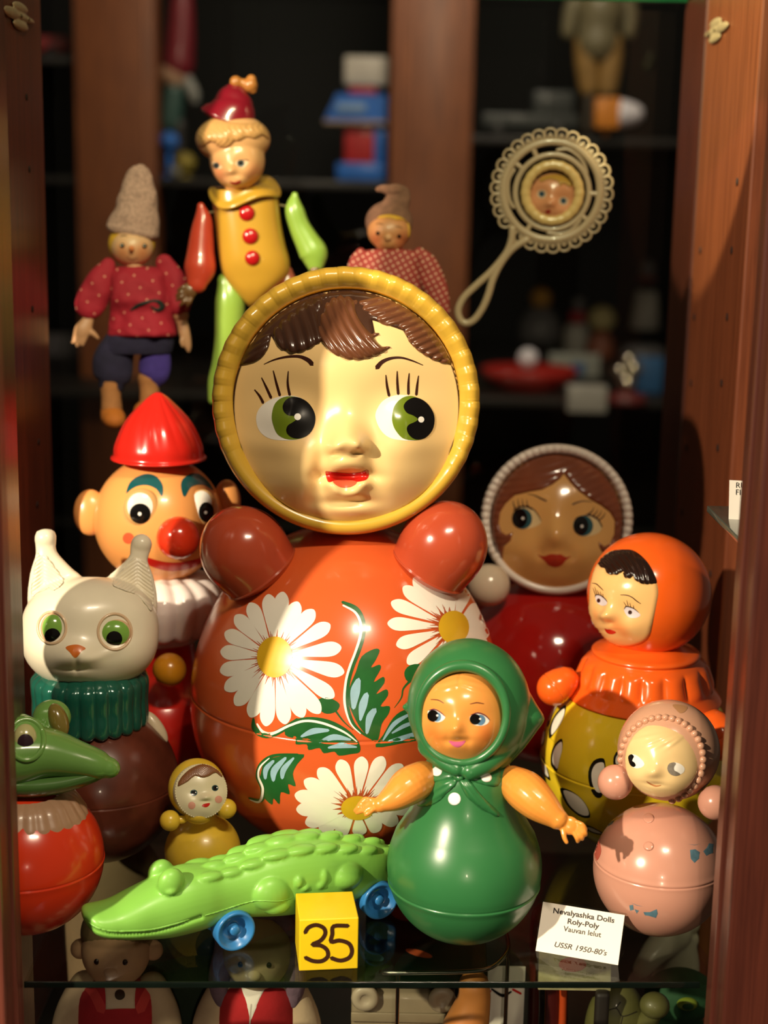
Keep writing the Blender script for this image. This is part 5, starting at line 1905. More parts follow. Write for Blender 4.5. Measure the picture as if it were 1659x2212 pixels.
# wavy collar plate
g = G()
rows = []
for rr, dz in ((.55, 10), (1.0, 0), (1.04, -4), (1.03, -9), (.9, -10)):
    row = []
    for j in range(72):
        t = 2 * pi * j / 72
        row.append(jf.P(*Z(1034 + 205 * rr * cos(t) , 222 - 22 * cos(t)), 0) + jf.u * (dz - 9 * sin(3 * t + 1.9) * rr * rr) * S + (jf.n * .88 - jf.u * .30) * (-sin(t)) * 78 * rr * S)
    rows.append(row)
g.grid(rows, 0, True, (cen(rows[0]), cen(rows[-1])))
obj('collar', g, JY, js)
for cx, cy, r in ((1042, 356, 46), (1063, 491, 47), (1075, 618, 44)):
    pc = tb.ray_cast(CAM, ray(*Z(cx, cy)).normalized())[0]
    g = G().ell(pc, (jf.x * r * k * S, jf.u * r * k * S, jf.n * 10 * S), 32, 16)
    obj('button', g, mat('button_red', 'b3161a', .2, .5), js)


def limb(name, pts, m, label=None, fl=.8):
    g = G().tube([jf.P(*Z(x, y), d) for x, y, r, d in pts], [r * k * S for x, y, r, d in pts], 24, 6, flat=fl, flat_dir=jf.n)
    return obj(name, g, m, js, label)


JR, JG = mat('jester_coral_red', 'd2452f', .28, .3, .05), mat('jester_lime_green', '8aa844', .28, .3, .06)
limb('arm', [(778, 318, 22, 8), (788, 390, 52, 8), (780, 480, 68, 10), (772, 580, 80, 14), (765, 680, 92, 20), (748, 760, 60, 30)], JR, 'coral red arm')
limb('arm', [(1325, 255, 20, 4), (1322, 330, 55, 4), (1350, 430, 62, 6), (1395, 520, 74, 8), (1432, 590, 84, 10), (1440, 650, 60, 14), (1440, 690, 36, 18)], JG, 'lime green arm')
limb('leg', [(915, 750, 50, 6), (935, 850, 85, 6), (930, 980, 85, 6), (915, 1100, 75, 6), (875, 1240, 55, 6), (835, 1340, 38, 6), (825, 1450, 30, 6)], JG, 'lime green leg')
limb('leg', [(1270, 700, 40, 4), (1275, 780, 70, 4), (1280, 900, 80, 4), (1280, 1050, 70, 4), (1270, 1200, 50, 4)], mat('jester_dull_red', 'a8503c', .3, .3), 'dull red leg')
JH = mat('bronze_hand_paint', '6e4a2a', .35, .3, .15, 80)
g = G()
g.ell(jf.P(*Z(705, 805), 36), (jf.x * 42 * k * S, jf.u * 45 * k * S, jf.n * 10 * S), 20, 12)
for a, b, c, d in ((690, 770, 640, 800), (685, 795, 630, 830), (685, 820, 632, 855), (695, 845, 650, 885), (715, 840, 690, 890)):
    g.tube([jf.P(*Z(a, b), 36), jf.P(*Z((a + c) / 2, (b + d) / 2), 42), jf.P(*Z(c, d), 38)], [14 * k * S, 14 * k * S, 10 * k * S], 10, 3)
obj('hand', g.fuse(.0009, 3), JH, js, 'bronze brown hand')
g = G()
g.ell(jf.P(*Z(1440, 690), 22), (jf.x * 34 * k * S, jf.u * 36 * k * S, jf.n * 9 * S), 20, 12)
for a, b in ((1420, 720), (1440, 730), (1460, 722), (1475, 705)):
    g.tube([jf.P(*Z(1440, 695), 22), jf.P(*Z(a, b), 24)], [12 * k * S, 9 * k * S], 10, 3)
obj('hand', g.fuse(.0009, 3), JH, js, 'bronze brown hand')
g = G()
for a, b, c, d in ((815, 355, 850, 350), (1240, 310, 1290, 320)):
    g.tube([jf.P(*Z(a, b), 4), jf.P(*Z(c, d), 4)], [5 * k * S, 5 * k * S], 8)
obj('elastic_cord', g, mat('cord_beige', 'a08a68', .8), js)
# head
hf = Fr(505, 330, YJ - .01)
S = hf.s
kj = 1 / 7.541
JS = mat('jester_skin', 'd29c68', .28, .3, .04, 20, spots=[(hf.P(470, 372, 50), .02, 'd07a50'), (hf.P(545, 372, 50), .02, 'd07a50')])
g = G()
g.ell(hf.P(*ZJ(785, 1070), 0), (hf.x * 612 * kj * S, hf.u * 400 * kj * S, hf.n * 66 * S), 48, 30)
g.ell(hf.P(*ZJ(845, 1400), 8), (hf.x * 455 * kj * S, hf.u * 470 * kj * S, hf.n * 62 * S), 48, 30)
g.ell(hf.P(*ZJ(820, 1700), 28), (hf.x * 230 * kj * S, hf.u * 140 * kj * S, hf.n * 40 * S), 32, 20)
g.tube([hf.P(*ZJ(860, 1750), 0), hf.P(*ZJ(860, 1960), 0)], [220 * kj * S, 230 * kj * S], 24)
g = g.fuse(.0016, 8)
fbp = gsum(zs([(735, 1590, 70, 60, 90, 0), (720, 1500, 60, 90, 30, 0), (500, 1480, 90, 80, -36, 0), (920, 1460, 100, 80, -40, 0), (560, 1640, 110, 100, 34, 0), (1000, 1600, 150, 130, 50, 0), (800, 1760, 130, 50, 24, 0), (810, 1740, 80, 20, -14, 0), (820, 1840, 110, 60, 24, 0)], 7.541))


def zj(L, k):
    return [(*ZJ(x, y), sx / k, sy / k, a / k, r) for x, y, sx, sy, a, r in L]


fbp = gsum(zj([(735, 1590, 70, 60, 90, 0), (720, 1500, 60, 90, 30, 0), (500, 1480, 90, 80, -36, 0), (920, 1460, 100, 80, -40, 0), (560, 1640, 110, 100, 34, 0), (1000, 1600, 150, 130, 50, 0), (800, 1760, 130, 50, 24, 0), (810, 1740, 80, 20, -14, 0), (820, 1840, 110, 60, 24, 0)], 7.541))


def relief(g, fr_, fn, fade=20):
    for i, v in enumerate(g.v):
        q = v - CAM
        w = q.dot(FWD)
        h = (v - fr_.O).dot(fr_.n)
        if h > 0:
            px, py = CX + q.dot(RGT) / w * F_PX, CY - q.dot(UPV) / w * F_PX
            g.v[i] = v + fr_.n * fn(px, py) * fr_.s * min(1, h / (fade * fr_.s))


relief(g, hf, fbp)
obj('head', g, JS, js)
hb = g.bvh()
g = G()
for x_ in (470, 560):
    g.tube([jf.P(x_, 360, -10), Vector((jf.P(x_, 360, -10).x, jf.P(x_, 360, -10).y, zu))], [.0003, .0003], 6, 1)
NYL = glass('nylon', (.9, .9, .88), .2)
obj('nylon_thread', g, NYL, js)
hair = [(196, 1050), (215, 880), (300, 800), (400, 700), (480, 640), (560, 720), (700, 780), (900, 800), (1100, 800), (1200, 760), (1310, 870), (1365, 980), (1355, 1070), (1330, 1040), (1250, 1000), (1130, 1060), (1010, 1030), (900, 1080), (790, 1100), (720, 1180), (620, 1195), (530, 1170), (480, 1120), (390, 1110), (290, 1180), (235, 1180), (200, 1130)]
hbump = gsum(zj([(560, 1000, 120, 130, 70, 0), (420, 800, 60, 120, 60, 20), (360, 1020, 80, 70, 50, 0), (230, 1000, 70, 120, 60, 0), (690, 980, 60, 130, 50, 10), (840, 950, 40, 120, 36, 0), (920, 940, 34, 120, 30, 10), (1080, 900, 60, 90, 46, 30), (1200, 930, 50, 80, 40, 40), (1300, 950, 60, 110, 40, 0)], 7.541))
curl = lambda x, y: .7 * hbump(x, y) - 1.6 * abs(sin((x * .5 + 6 * sin(y * .12)) * .5)) ** 2
g = G().patch(hb, sm(ZJ(hair), 3), 2.2, .0004, curl, hf.n, S, (4, 10), skirt=.004)
obj('hair', g, mat('jester_blond_hair', 'c4925a', .3, .25, .08, 30), js)
for (cx, cy, r), in (((510, 1490, 52),), ((905, 1455, 60),)):
    p = ZJ(cx, cy)
    g = G()
    g.patch(hb, sm(ZJ([(cx - 95, cy - 10), (cx - 20, cy - 60), (cx + 100, cy - 40), (cx + 130, cy - 10), (cx + 40, cy + 60), (cx - 60, cy + 40)] if cx > 600 else [(cx - 70, cy - 60), (cx, cy - 50), (cx + 90, cy + 20), (cx + 70, cy + 50), (cx, cy + 50), (cx - 50, cy)]), 3), 1.5, .0002)
    g.patch(hb, circ(*p, r * kj, r * kj), 1.5, .0004, mi=1)
    g.patch(hb, circ(*p, r * .5 * kj, r * .5 * kj), 1.2, .0006, mi=2)
    obj('eye', g, [mat('jester_eye_white', 'dcb894', .3), mat('iris_grey_green', '4a4a48', .3), BLACK], js)
g = G().patch(hb, stroke(ZJ([(930, 1400), (990, 1395), (1040, 1410)]), [1, 2, 1]), 1.5, .0003)
obj('eyebrow', g, mat('brow_brown', '6a3a1c', .4), js)
g = G().patch(hb, sm(ZJ([(725, 1745), (800, 1760), (850, 1745), (905, 1728), (890, 1775), (830, 1805), (770, 1790)]), 3), 1.5, .0003)
obj('mouth', g, mat('dark_red_lip', '8e1a18', .3, .2), js)
cpts = [ZJ(700, 790), ZJ(770, 640), ZJ(800, 500), ZJ(810, 380), ZJ(825, 280), ZJ(835, 200)]
g = G().tube([hf.P(*p, d) for p, d in zip(cpts, (-4, -4, -8, -10, -12, -12))], [a * kj * S for a in (480, 400, 330, 270, 190, 90)], 48, 6, flat=.8, flat_dir=hf.n, capk=.2)
obj('cap', g, mat('cap_crimson', '7a1020', .25, .5, .1, 20), js)
g = G()
for a, b, r in ((850, 170, 105), (960, 190, 80), (1080, 215, 125), (1100, 130, 85), (1120, 290, 70)):
    g.ell(hf.P(*ZJ(a, b), -10), (hf.x * r * kj * S, hf.u * r * kj * S, hf.n * r * .9 * kj * S), 20, 12)
obj('pompom', g.fuse(.0012, 3), mat('pompom_amber', 'a86a30', .35, .2, .1, 60), js)

# ================================================================== gnome doll with the grey knitted hat
YG = 1.875
gf = Fr(290, 640, YG)
S = gf.s
gn = thing('gnome_doll', 'cloth gnome doll in red dotted shirt and tall knitted hat, left of jester', 'gnome doll', gf.P(290, 910))
GSK = mat('gnome_skin', 'e0ab80', .45, .1, .05, 30, spots=[(gf.P(*Z(310, 600), 40), .02, 'd0703c'), (gf.P(*Z(440, 600), 40), .02, 'd0703c')])
KNIT = mat('knitted_wool', 'b48c7c', .95, 0, .25, 260, bump=.8, bs=320)
g = G().ell(gf.P(*Z(375, 560), 0), (gf.x * 122 * k * S, gf.u * 112 * k * S, gf.n * 42 * S), 48, 30)
g.tube([gf.P(*Z(380, 620), 0), gf.P(*Z(385, 720), 0)], [50 * k * S, 50 * k * S], 16)
obj('head', g, GSK, gn)
hb = g.bvh()
HY = mat('gnome_yellow_hair', 'd8a02a', .5, .1, .1, 60)
g = G().ell(gf.P(*Z(372, 540), -10), (gf.x * 136 * k * S, gf.u * 130 * k * S, gf.n * 38 * S), 40, 24)
obj('hair', g, HY, gn)
g = G().patch(hb, sm(Z([(285, 440), (460, 420), (490, 470), (430, 462), (370, 458), (310, 466), (275, 490)]), 3), 2, .0004, lambda x, y: -1.2 * abs(sin(x * .55)), gf.n, S, (4, 4), skirt=.002)
obj('fringe', g, HY, gn)
for p in ((311, 546), (441, 549)):
    g = G().patch(hb, circ(*Z(*p), 13 * k, 14 * k), 1.5, .0004)
    g.patch(hb, circ(Z(*p)[0] - 1, Z(*p)[1] - 1.5, 1.2), 1, .0006, mi=1)
    obj('eye', g, [BLACK, SHINE_W], gn)
for st in ([(300, 492), (322, 486), (340, 490)], [(412, 492), (432, 490), (448, 500)]):
    obj('eyebrow', G().patch(hb, stroke(Z(st), [1, 2, 1]), 1.5, .0004), LINE, gn)
obj('mouth', G().patch(hb, stroke(Z([(335, 610), (365, 626), (400, 616)]), [1, 1.8, 1]), 1.5, .0004), mat('gnome_mouth', '9a4a2a', .5), gn)
g = G().tube([gf.P(*Z(372, 568), 38), gf.P(*Z(371, 574), 50)], [8 * k * 2.2 * S, 12 * k * S], 14)
obj('nose', g, mat('gnome_nose', 'dd7a3e', .4), gn)
hatp = [(382, 468, 154), (390, 430, 148), (402, 370, 134), (412, 300, 120), (420, 230, 103), (428, 160, 82), (432, 120, 62), (433, 100, 44), (434, 90, 24)]
q = [gf.P(*Z(a, b), -6) for a, b, c in hatp]
g = G().tube(q, [c * k * S for a, b, c in hatp], 36, 6, flat=.75, flat_dir=gf.n, capk=.35)
rn = random.Random(5)
for i, v in enumerate(g.v):
    g.v[i] = v + gf.x * noise.noise(v * 60) * 5 * S + gf.n * noise.noise(v * 70 + Vector((5, 0, 0))) * 5 * S
obj('knitted_hat', g, KNIT, gn)
p_ = gf.P(*Z(425, 115), -6)
obj('nylon_thread', G().tube([p_, Vector((p_.x, p_.y, zu))], [.0003, .0003], 6, 1), NYL, gn)
SHIRT = dotted('red_dotted_cotton', 'a01428', 'd89078', 62, .075)


def wrinkle(g, amp, sc, fr_):
    for i, v in enumerate(g.v):
        d = noise.noise(v * sc) + .5 * noise.noise(v * sc * 2.1)
        g.v[i] = v + fr_.n * d * amp * fr_.s
    return g


g = sect(gf, [(340, 420, 668, 16, -6), (262, 540, 680, 32, -4), (240, 580, 740, 44, 2), (240, 600, 850, 46, 4), (235, 610, 950, 46, 4), (225, 625, 1030, 48, 4), (228, 622, 1075, 46, 4), (300, 560, 1078, 30, 4)], Z, k, .9, 64, 6)
wrinkle(g, 13, 30, gf)
wrinkle(g, 5, 85, gf)
obj('shirt', g, SHIRT, gn)
tb = g.bvh()
g = G().tube([gf.P(*Z(235, 660), 2), gf.P(*Z(195, 740), 4), gf.P(*Z(150, 840), 6), gf.P(*Z(125, 890), 8)], [40 * k * S, 78 * k * S, 92 * k * S, 88 * k * S], 28, 6, flat=.6, flat_dir=gf.n)
obj('sleeve', wrinkle(g, 6, 45, gf), SHIRT, gn)
g = G().tube([gf.P(*Z(560, 650), 4), gf.P(*Z(605, 740), 8), gf.P(*Z(640, 840), 12), gf.P(*Z(640, 900), 14)], [52 * k * S, 72 * k * S, 80 * k * S, 66 * k * S], 28, 6, flat=.6, flat_dir=gf.n)
obj('sleeve', wrinkle(g, 6, 45, gf), SHIRT, gn)
g = G().patch(tb, stroke(Z([(362, 925), (400, 900), (450, 880), (500, 870), (530, 880), (545, 905), (520, 925), (480, 905)]), [5, 9, 7, 6, 10, 12, 8, 4]), 2, .0004, None, gf.n, S, (2, 4), skirt=.001)
obj('belt_ornament', g, mat('dark_green_felt', '16221c', .7), gn)
GH = mat('gnome_hand_wood', 'b98a62', .5, .1, .08)
g = G()
g.tube([gf.P(*Z(120, 930), 6), gf.P(*Z(110, 980), 8), gf.P(*Z(80, 1040), 8), gf.P(*Z(50, 1090), 6)], [34 * k * S, 34 * k * S, 50 * k * S, 34 * k * S], 16, 5, flat=.6, flat_dir=gf.n)
for a, b in ((20, 1110), (45, 1130), (75, 1125), (165, 1085)):
    g.tube([gf.P(*Z(95, 1030), 8), gf.P(*Z((95 + a) / 2 + 6, (1030 + b) / 2), 9), gf.P(*Z(a, b), 8)], [20 * k * S, 18 * k * S, 10 * k * S], 10, 3)
obj('hand', g.fuse(.001, 3), GH, gn)
g = G().tube([gf.P(*Z(645, 930), 14), gf.P(*Z(650, 960), 16), gf.P(*Z(650, 985), 16)], [38 * k * S, 46 * k * S, 34 * k * S], 20, 4, flat=.7, flat_dir=gf.n)
g.tube([gf.P(*Z(655, 990), 16), gf.P(*Z(668, 1060), 18), gf.P(*Z(685, 1130), 18), gf.P(*Z(690, 1160), 18)], [32 * k * S, 34 * k * S, 24 * k * S, 12 * k * S], 20, 4, flat=.7, flat_dir=gf.n)
g.tube([gf.P(*Z(668, 1060), 18), gf.P(*Z(648, 1105), 24), gf.P(*Z(655, 1135), 24)], [14 * k * S, 11 * k * S, 8 * k * S], 10, 3)
obj('hand', g.fuse(.001, 2), GH, gn)
NAV, NAV_LIT = mat('navy_cloth', '1c1730', .9, 0, .2, 60, bump=.3), mat('trouser_cloth_lit', '3b2a78', .9, 0, .2, 60, bump=.3)  # purple puts the light on the right leg into its cloth colour
g = sect(gf, [(250, 600, 1040, 36, 0), (215, 610, 1090, 40, 0), (195, 600, 1150, 40, 0), (190, 590, 1180, 36, 0)], Z, k, .9)
g.tube([gf.P(*Z(290, 1120), 0), gf.P(*Z(250, 1220), 2), gf.P(*Z(245, 1310), 4), gf.P(*Z(240, 1345), 4)], [95 * k * S, 118 * k * S, 110 * k * S, 80 * k * S], 28, 5, flat=.65, flat_dir=gf.n)
obj('trousers', wrinkle(g, 6, 40, gf), NAV, gn)
g = G().tube([gf.P(*Z(500, 1120), 4), gf.P(*Z(495, 1220), 8), gf.P(*Z(485, 1300), 8), gf.P(*Z(470, 1340), 6)], [70 * k * S, 92 * k * S, 88 * k * S, 60 * k * S], 28, 5, flat=.6, flat_dir=gf.n)
obj('trouser_leg', wrinkle(g, 5, 45, gf), NAV_LIT, gn, 'trouser leg in a lit purple tone')
SOCK, SHOE = mat('tan_felt', 'a06a3a', .85, 0, .15, 60, bump=.3), mat('orange_felt', 'b86a1e', .8, 0, .12, 60, bump=.2)
for x0, x1, sy in ((230, 250, 0), (455, 440, -35)):
    g = G().tube([gf.P(*Z(x0, 1330), 2), gf.P(*Z(x0 + 2, 1420 + sy), 4), gf.P(*Z(x0 + 5, 1500 + sy), 8)], [66 * k * S, 58 * k * S, 62 * k * S], 24, 5)
    obj('sock', g, SOCK, gn)
    g = G().tube([gf.P(*Z(x0 + 2, 1520 + sy), 4), gf.P(*Z(x1 - 8, 1548 + sy), 24), gf.P(*Z(x1, 1560 + sy), 42)], [64 * k * S, 72 * k * S, 66 * k * S], 24, 5, flat=.8, flat_dir=gf.u)
    obj('shoe', g, SHOE, gn)

# ================================================================== gnome doll in the polka dot blouse
Z = Zm(740, 380, 6.381)
k = 1 / 6.381
pf = Fr(840, 520, YG)
S = pf.s
pg = thing('gnome_doll', 'cloth gnome doll in polka dot blouse and floppy brown hat, behind the largest doll', 'gnome doll', pf.P(845, 800))
g = G()
g.ell(pf.P(*Z(640, 770), 0), (pf.x * 300 * k * S, pf.u * 250 * k * S, pf.n * 40 * S), 48, 30)
g.ell(pf.P(*Z(650, 900), 4), (pf.x * 215 * k * S, pf.u * 160 * k * S, pf.n * 34 * S), 40, 24)
g.tube([pf.P(*Z(640, 950), 0), pf.P(*Z(640, 1100), -4)], [130 * k * S, 130 * k * S], 20)
g = g.fuse(.0014, 6)
obj('head', g, mat('gnome_skin_dark', 'b5784a', .5, .1, .05, 30, spots=[(pf.P(*Z(430, 900), 34), .018, 'a84a2c'), (pf.P(*Z(840, 900), 34), .018, 'a84a2c')]), pg)
hb = g.bvh()
HY2 = mat('gnome_gold_hair', 'c8942a', .5, .1, .1, 60)
g = G().patch(hb, sm(Z([(455, 575), (540, 505), (680, 475), (800, 500), (880, 570), (925, 680), (930, 800), (900, 860), (900, 740), (868, 618), (740, 612), (640, 582), (540, 585)]), 3), 2, .0005, None, pf.n, S, (4, 6), skirt=.003)
obj('hair', g, HY2, pg)
for p in ((487, 791), (778, 832)):
    obj('eye', G().patch(hb, circ(*Z(*p), 26 * k, 27 * k), 1.2, .0004), BLACK, pg)
for st in ([(462, 664), (510, 658), (565, 672)], [(722, 696), (780, 702), (825, 722)]):
    obj('eyebrow', G().patch(hb, stroke(Z(st), [1, 1.6, 1]), 1.2, .0004), LINE, pg)
obj('mouth', G().patch(hb, stroke(Z([(560, 975), (630, 1000), (710, 970)]), [1, 2, 1]), 1.2, .0004), mat('gnome_mouth', '9a4a2a'), pg)
obj('nose', G().ell(pf.P(*Z(630, 850), 36), (pf.x * 60 * k * S, pf.u * 60 * k * S, pf.n * 9 * S), 24, 14), mat('gnome_nose_pale', 'c0875a', .5), pg)
FELT = mat('brown_felt', '6e4a38', .95, 0, .2, 120, bump=.5, bs=200)
g = G()
g.ell(pf.P(*Z(640, 640), -12), (pf.x * 330 * k * S, pf.u * 290 * k * S, pf.n * 36 * S), 40, 24)
g.tube([pf.P(*Z(740, 430), -10), pf.P(*Z(830, 330), -8), pf.P(*Z(850, 240), -6), pf.P(*Z(760, 195), -4), pf.P(*Z(640, 200), -4), pf.P(*Z(540, 190), -4), pf.P(*Z(490, 200), -4)], [a * k * S for a in (200, 120, 80, 75, 70, 60, 45)], 24, 5, flat=.7, flat_dir=pf.n)
g = g.fuse(.0018, 4)
obj('floppy_hat', g, FELT, pg)
p_ = pf.P(*Z(850, 250), -6)
obj('nylon_thread', G().tube([p_, Vector((p_.x, p_.y, zu))], [.0003, .0003], 6, 1), NYL, pg)
POL = dotted('polka_dot_cotton', '8e2f28', 'd2a48a', 150, .20)
pts = [(480, 800, 1005, 20, 0), (300, 1000, 1030, 30, 0), (220, 1120, 1090, 34, 0), (230, 1060, 1250, 38, 2), (230, 1080, 1500, 40, 4), (220, 1100, 1800, 42, 4), (250, 1080, 2300, 42, 4), (300, 1040, 2600, 30, 4)]
g = wrinkle(sect(pf, pts, Z, k, .9, 56, 5), 4, 40, pf)
obj('blouse', g, POL, pg)
for P_ in ([(1060, 1060, 80), (1150, 1200, 150), (1250, 1450, 170), (1330, 1680, 150), (1380, 1830, 110)], [(250, 1060, 70), (200, 1180, 110), (170, 1400, 130), (160, 1600, 120)]):
    g = G().tube([pf.P(*Z(a, b), 6) for a, b, c in P_], [c * k * S for a, b, c in P_], 28, 6, flat=.6, flat_dir=pf.n)
    obj('sleeve', wrinkle(g, 3, 50, pf), POL, pg)

# ================================================================== fan-shaped rattle with a doll face
Z = Zm(950, 260, 3.6867)
k = 1 / 3.6867
rf = Fr(1191, 413, 1.90)
S = rf.s
rt = thing('celluloid_rattle', 'beige openwork rattle with lace rim and doll face, at the upper right', 'rattle', rf.P(1191, 413))
BEI = mat('beige_celluloid', 'a88e70', .35, .2, .06, 30)


def ringz(cx, cy, r, wr, d=0, n=64, fl=.6):
    return [rf.P(*Z(cx + r * cos(2 * pi * i / n), cy - r * sin(2 * pi * i / n)), d) for i in range(n)], [wr * k * S] * n, fl


g = G()
for cx, cy, r, wr in ((890, 563, 382, 30), (895, 572, 292, 22)):
    P_, R_, fl = ringz(cx, cy, r, wr)
    g.tube(P_, R_, 14, 1, flat=fl, flat_dir=rf.n, closed=True)
obj('ring_frame', g, BEI, rt)
g = G()
for i in range(30):
    a = 2 * pi * (i + .5) / 30 - 1.0
    da = 2 * pi / 30
    if 3.72 < (a % (2 * pi)) < 4.12:
        continue
    P_ = [Z(890 + r * cos(a + e * da), 563 - r * sin(a + e * da)) for e, r in ((-.5, 408), (-.56, 445), (-.3, 476), (0, 484), (.3, 476), (.56, 445), (.5, 408))]
    g.tube([rf.P(*p, 0) for p in P_], [9.5 * k * S] * 7, 8, 3, flat=.7, flat_dir=rf.n)
    P_ = [Z(890 + r * cos(a + e * da), 563 - r * sin(a + e * da)) for e, r in ((-.2, 410), (0, 445), (.2, 410))]
    g.tube([rf.P(*p, 0) for p in P_], [10 * k * S] * 3, 8, 3, flat=.7, flat_dir=rf.n)
obj('lace_rim', g, BEI, rt)
p_ = rf.P(*Z(890, 120), 0)
obj('nylon_thread', G().tube([p_, Vector((p_.x, p_.y, zu))], [.0003, .0003], 6, 1), NYL, rt)
g = G()
for a, r0, r1 in ((65 + 50, 290, 385), (143, 290, 385), (-3, 300, 385), (-38, 300, 385), (-122, 290, 385)):
    t = radians(a)
    g.tube([rf.P(*Z(892 + r0 * cos(t), 566 - r0 * sin(t)), 0), rf.P(*Z(892 + r1 * cos(t), 566 - r1 * sin(t)), 0)], [20 * k * S] * 2, 10, 2, flat=.6, flat_dir=rf.n)
for c in ([(930, 245), (1010, 240), (1090, 290), (1140, 350), (1165, 420)], [(590, 400), (550, 470), (545, 560), (560, 640), (590, 690)], [(870, 890), (960, 900), (1050, 870), (1110, 810), (1130, 760)]):
    g.tube([rf.P(*Z(*p), 0) for p in c], [14 * k * S] * 5, 10, 4, flat=.6, flat_dir=rf.n)
obj('spokes', g, BEI, rt)
g = G()
g.tube([rf.P(*Z(x, y), 0) for x, y in ((585, 860), (582, 930), (560, 1010), (520, 1080), (420, 1200), (300, 1310), (200, 1410), (155, 1510), (175, 1590), (225, 1618), (290, 1585), (355, 1490), (400, 1380), (430, 1270), (480, 1160), (540, 1070), (610, 1000), (700, 945))], [29 * k * S] * 18, 14, 5, flat=.75, flat_dir=rf.n)
g.ell(rf.P(*Z(480, 1150), 0), (rf.x * 50 * k * S + rf.u * 75 * k * S, rf.u * 22 * k * S - rf.x * 14 * k * S, rf.n * 5 * S), 20, 12)
obj('handle', g, BEI, rt)
g = G()
g.tube([rf.P(*Z(897 + 212 * cos(t), 578 - 218 * sin(t)), 6) for t in [2 * pi * i / 60 for i in range(60)]], [(40 + 3 * cos(i * 2.1)) * k * S for i in range(60)], 14, 1, flat=.8, flat_dir=rf.n, closed=True)
obj('face_rim', g, mat('cream_rim_celluloid', 'c8a468', .3, .3, .06), rt)
g0 = G().ell(rf.P(*Z(900, 612), -28), (rf.x * 230 * k * S, rf.u * 230 * k * S, rf.n * 40 * S), 96, 64)


def zr(L):
    return [(*Z(x, y), sx * k, sy * k, a * k, r) for x, y, sx, sy, a, r in L]


fbp = gsum(zr([(878, 660, 36, 28, 40, 0), (890, 600, 34, 40, 16, 0), (810, 585, 60, 44, -22, 0), (985, 640, 60, 44, -22, 0), (790, 690, 60, 50, 24, 0), (980, 730, 60, 50, 24, 0), (862, 725, 36, 18, 10, 0), (860, 780, 60, 40, 16, 0), (880, 520, 120, 60, 14, 0)]))
RSK = mat('rosy_celluloid', 'c07f58', .28, .35, .06, 20)
g = G().patch(g0.bvh(), circ(*Z(900, 608), 182 * k, 188 * k, 0, 60), 2.0, 0, fbp, rf.n, S, skirt=.004)
face = obj('face', g, RSK, rt)
fb = g.bvh()
for p in ((813, 587), (984, 642)):
    g = G().patch(fb, circ(*Z(*p), 40 * k, 36 * k), 1.5, .0002)
    g.patch(fb, circ(*Z(*p), 24 * k, 25 * k), 1.5, .0004, mi=1)
    g.patch(fb, circ(*Z(*p), 11 * k, 11 * k), 1, .0006, mi=2)
    obj('eye', g, [mat('rattle_eye_white', 'c09a7a', .3), mat('iris_slate_blue', '3f525e', .3), BLACK], face)
obj('mouth', G().patch(fb, sm(Z([(840, 722), (865, 710), (885, 722), (870, 740), (852, 740)]), 3), 1.2, .0003), mat('dark_red_lip', '8e1a18'), face)
g = G().patch(fb, sm(Z([(790, 470), (850, 440), (920, 430), (1000, 450), (1060, 510), (1030, 530), (985, 505), (960, 525), (940, 490), (870, 470), (810, 490)]), 3), 1.5, .0003, lambda x, y: 1.5 * sin(x * .9), rf.n, S, (3, 4), skirt=.001)
obj('hair', g, mat('rattle_gold_hair', 'a87c30', .35, .2), face)
# ================================================================== toys on the shelf below
ZL = -.27
g = G().abox(XPL + .002, XPR - .002, YF + .03, YBK - .03, ZL - .006, ZL, .001)
whole('lower_glass_shelf', g, mat('lower_shelf_dark', '1a1a18', .3, .3, .1), 'dark lower shelf under the glass shelf, carrying cloth dolls', 'shelf', (0, 1.5, ZL))
Z = Zm(150, 1760, 2.212)


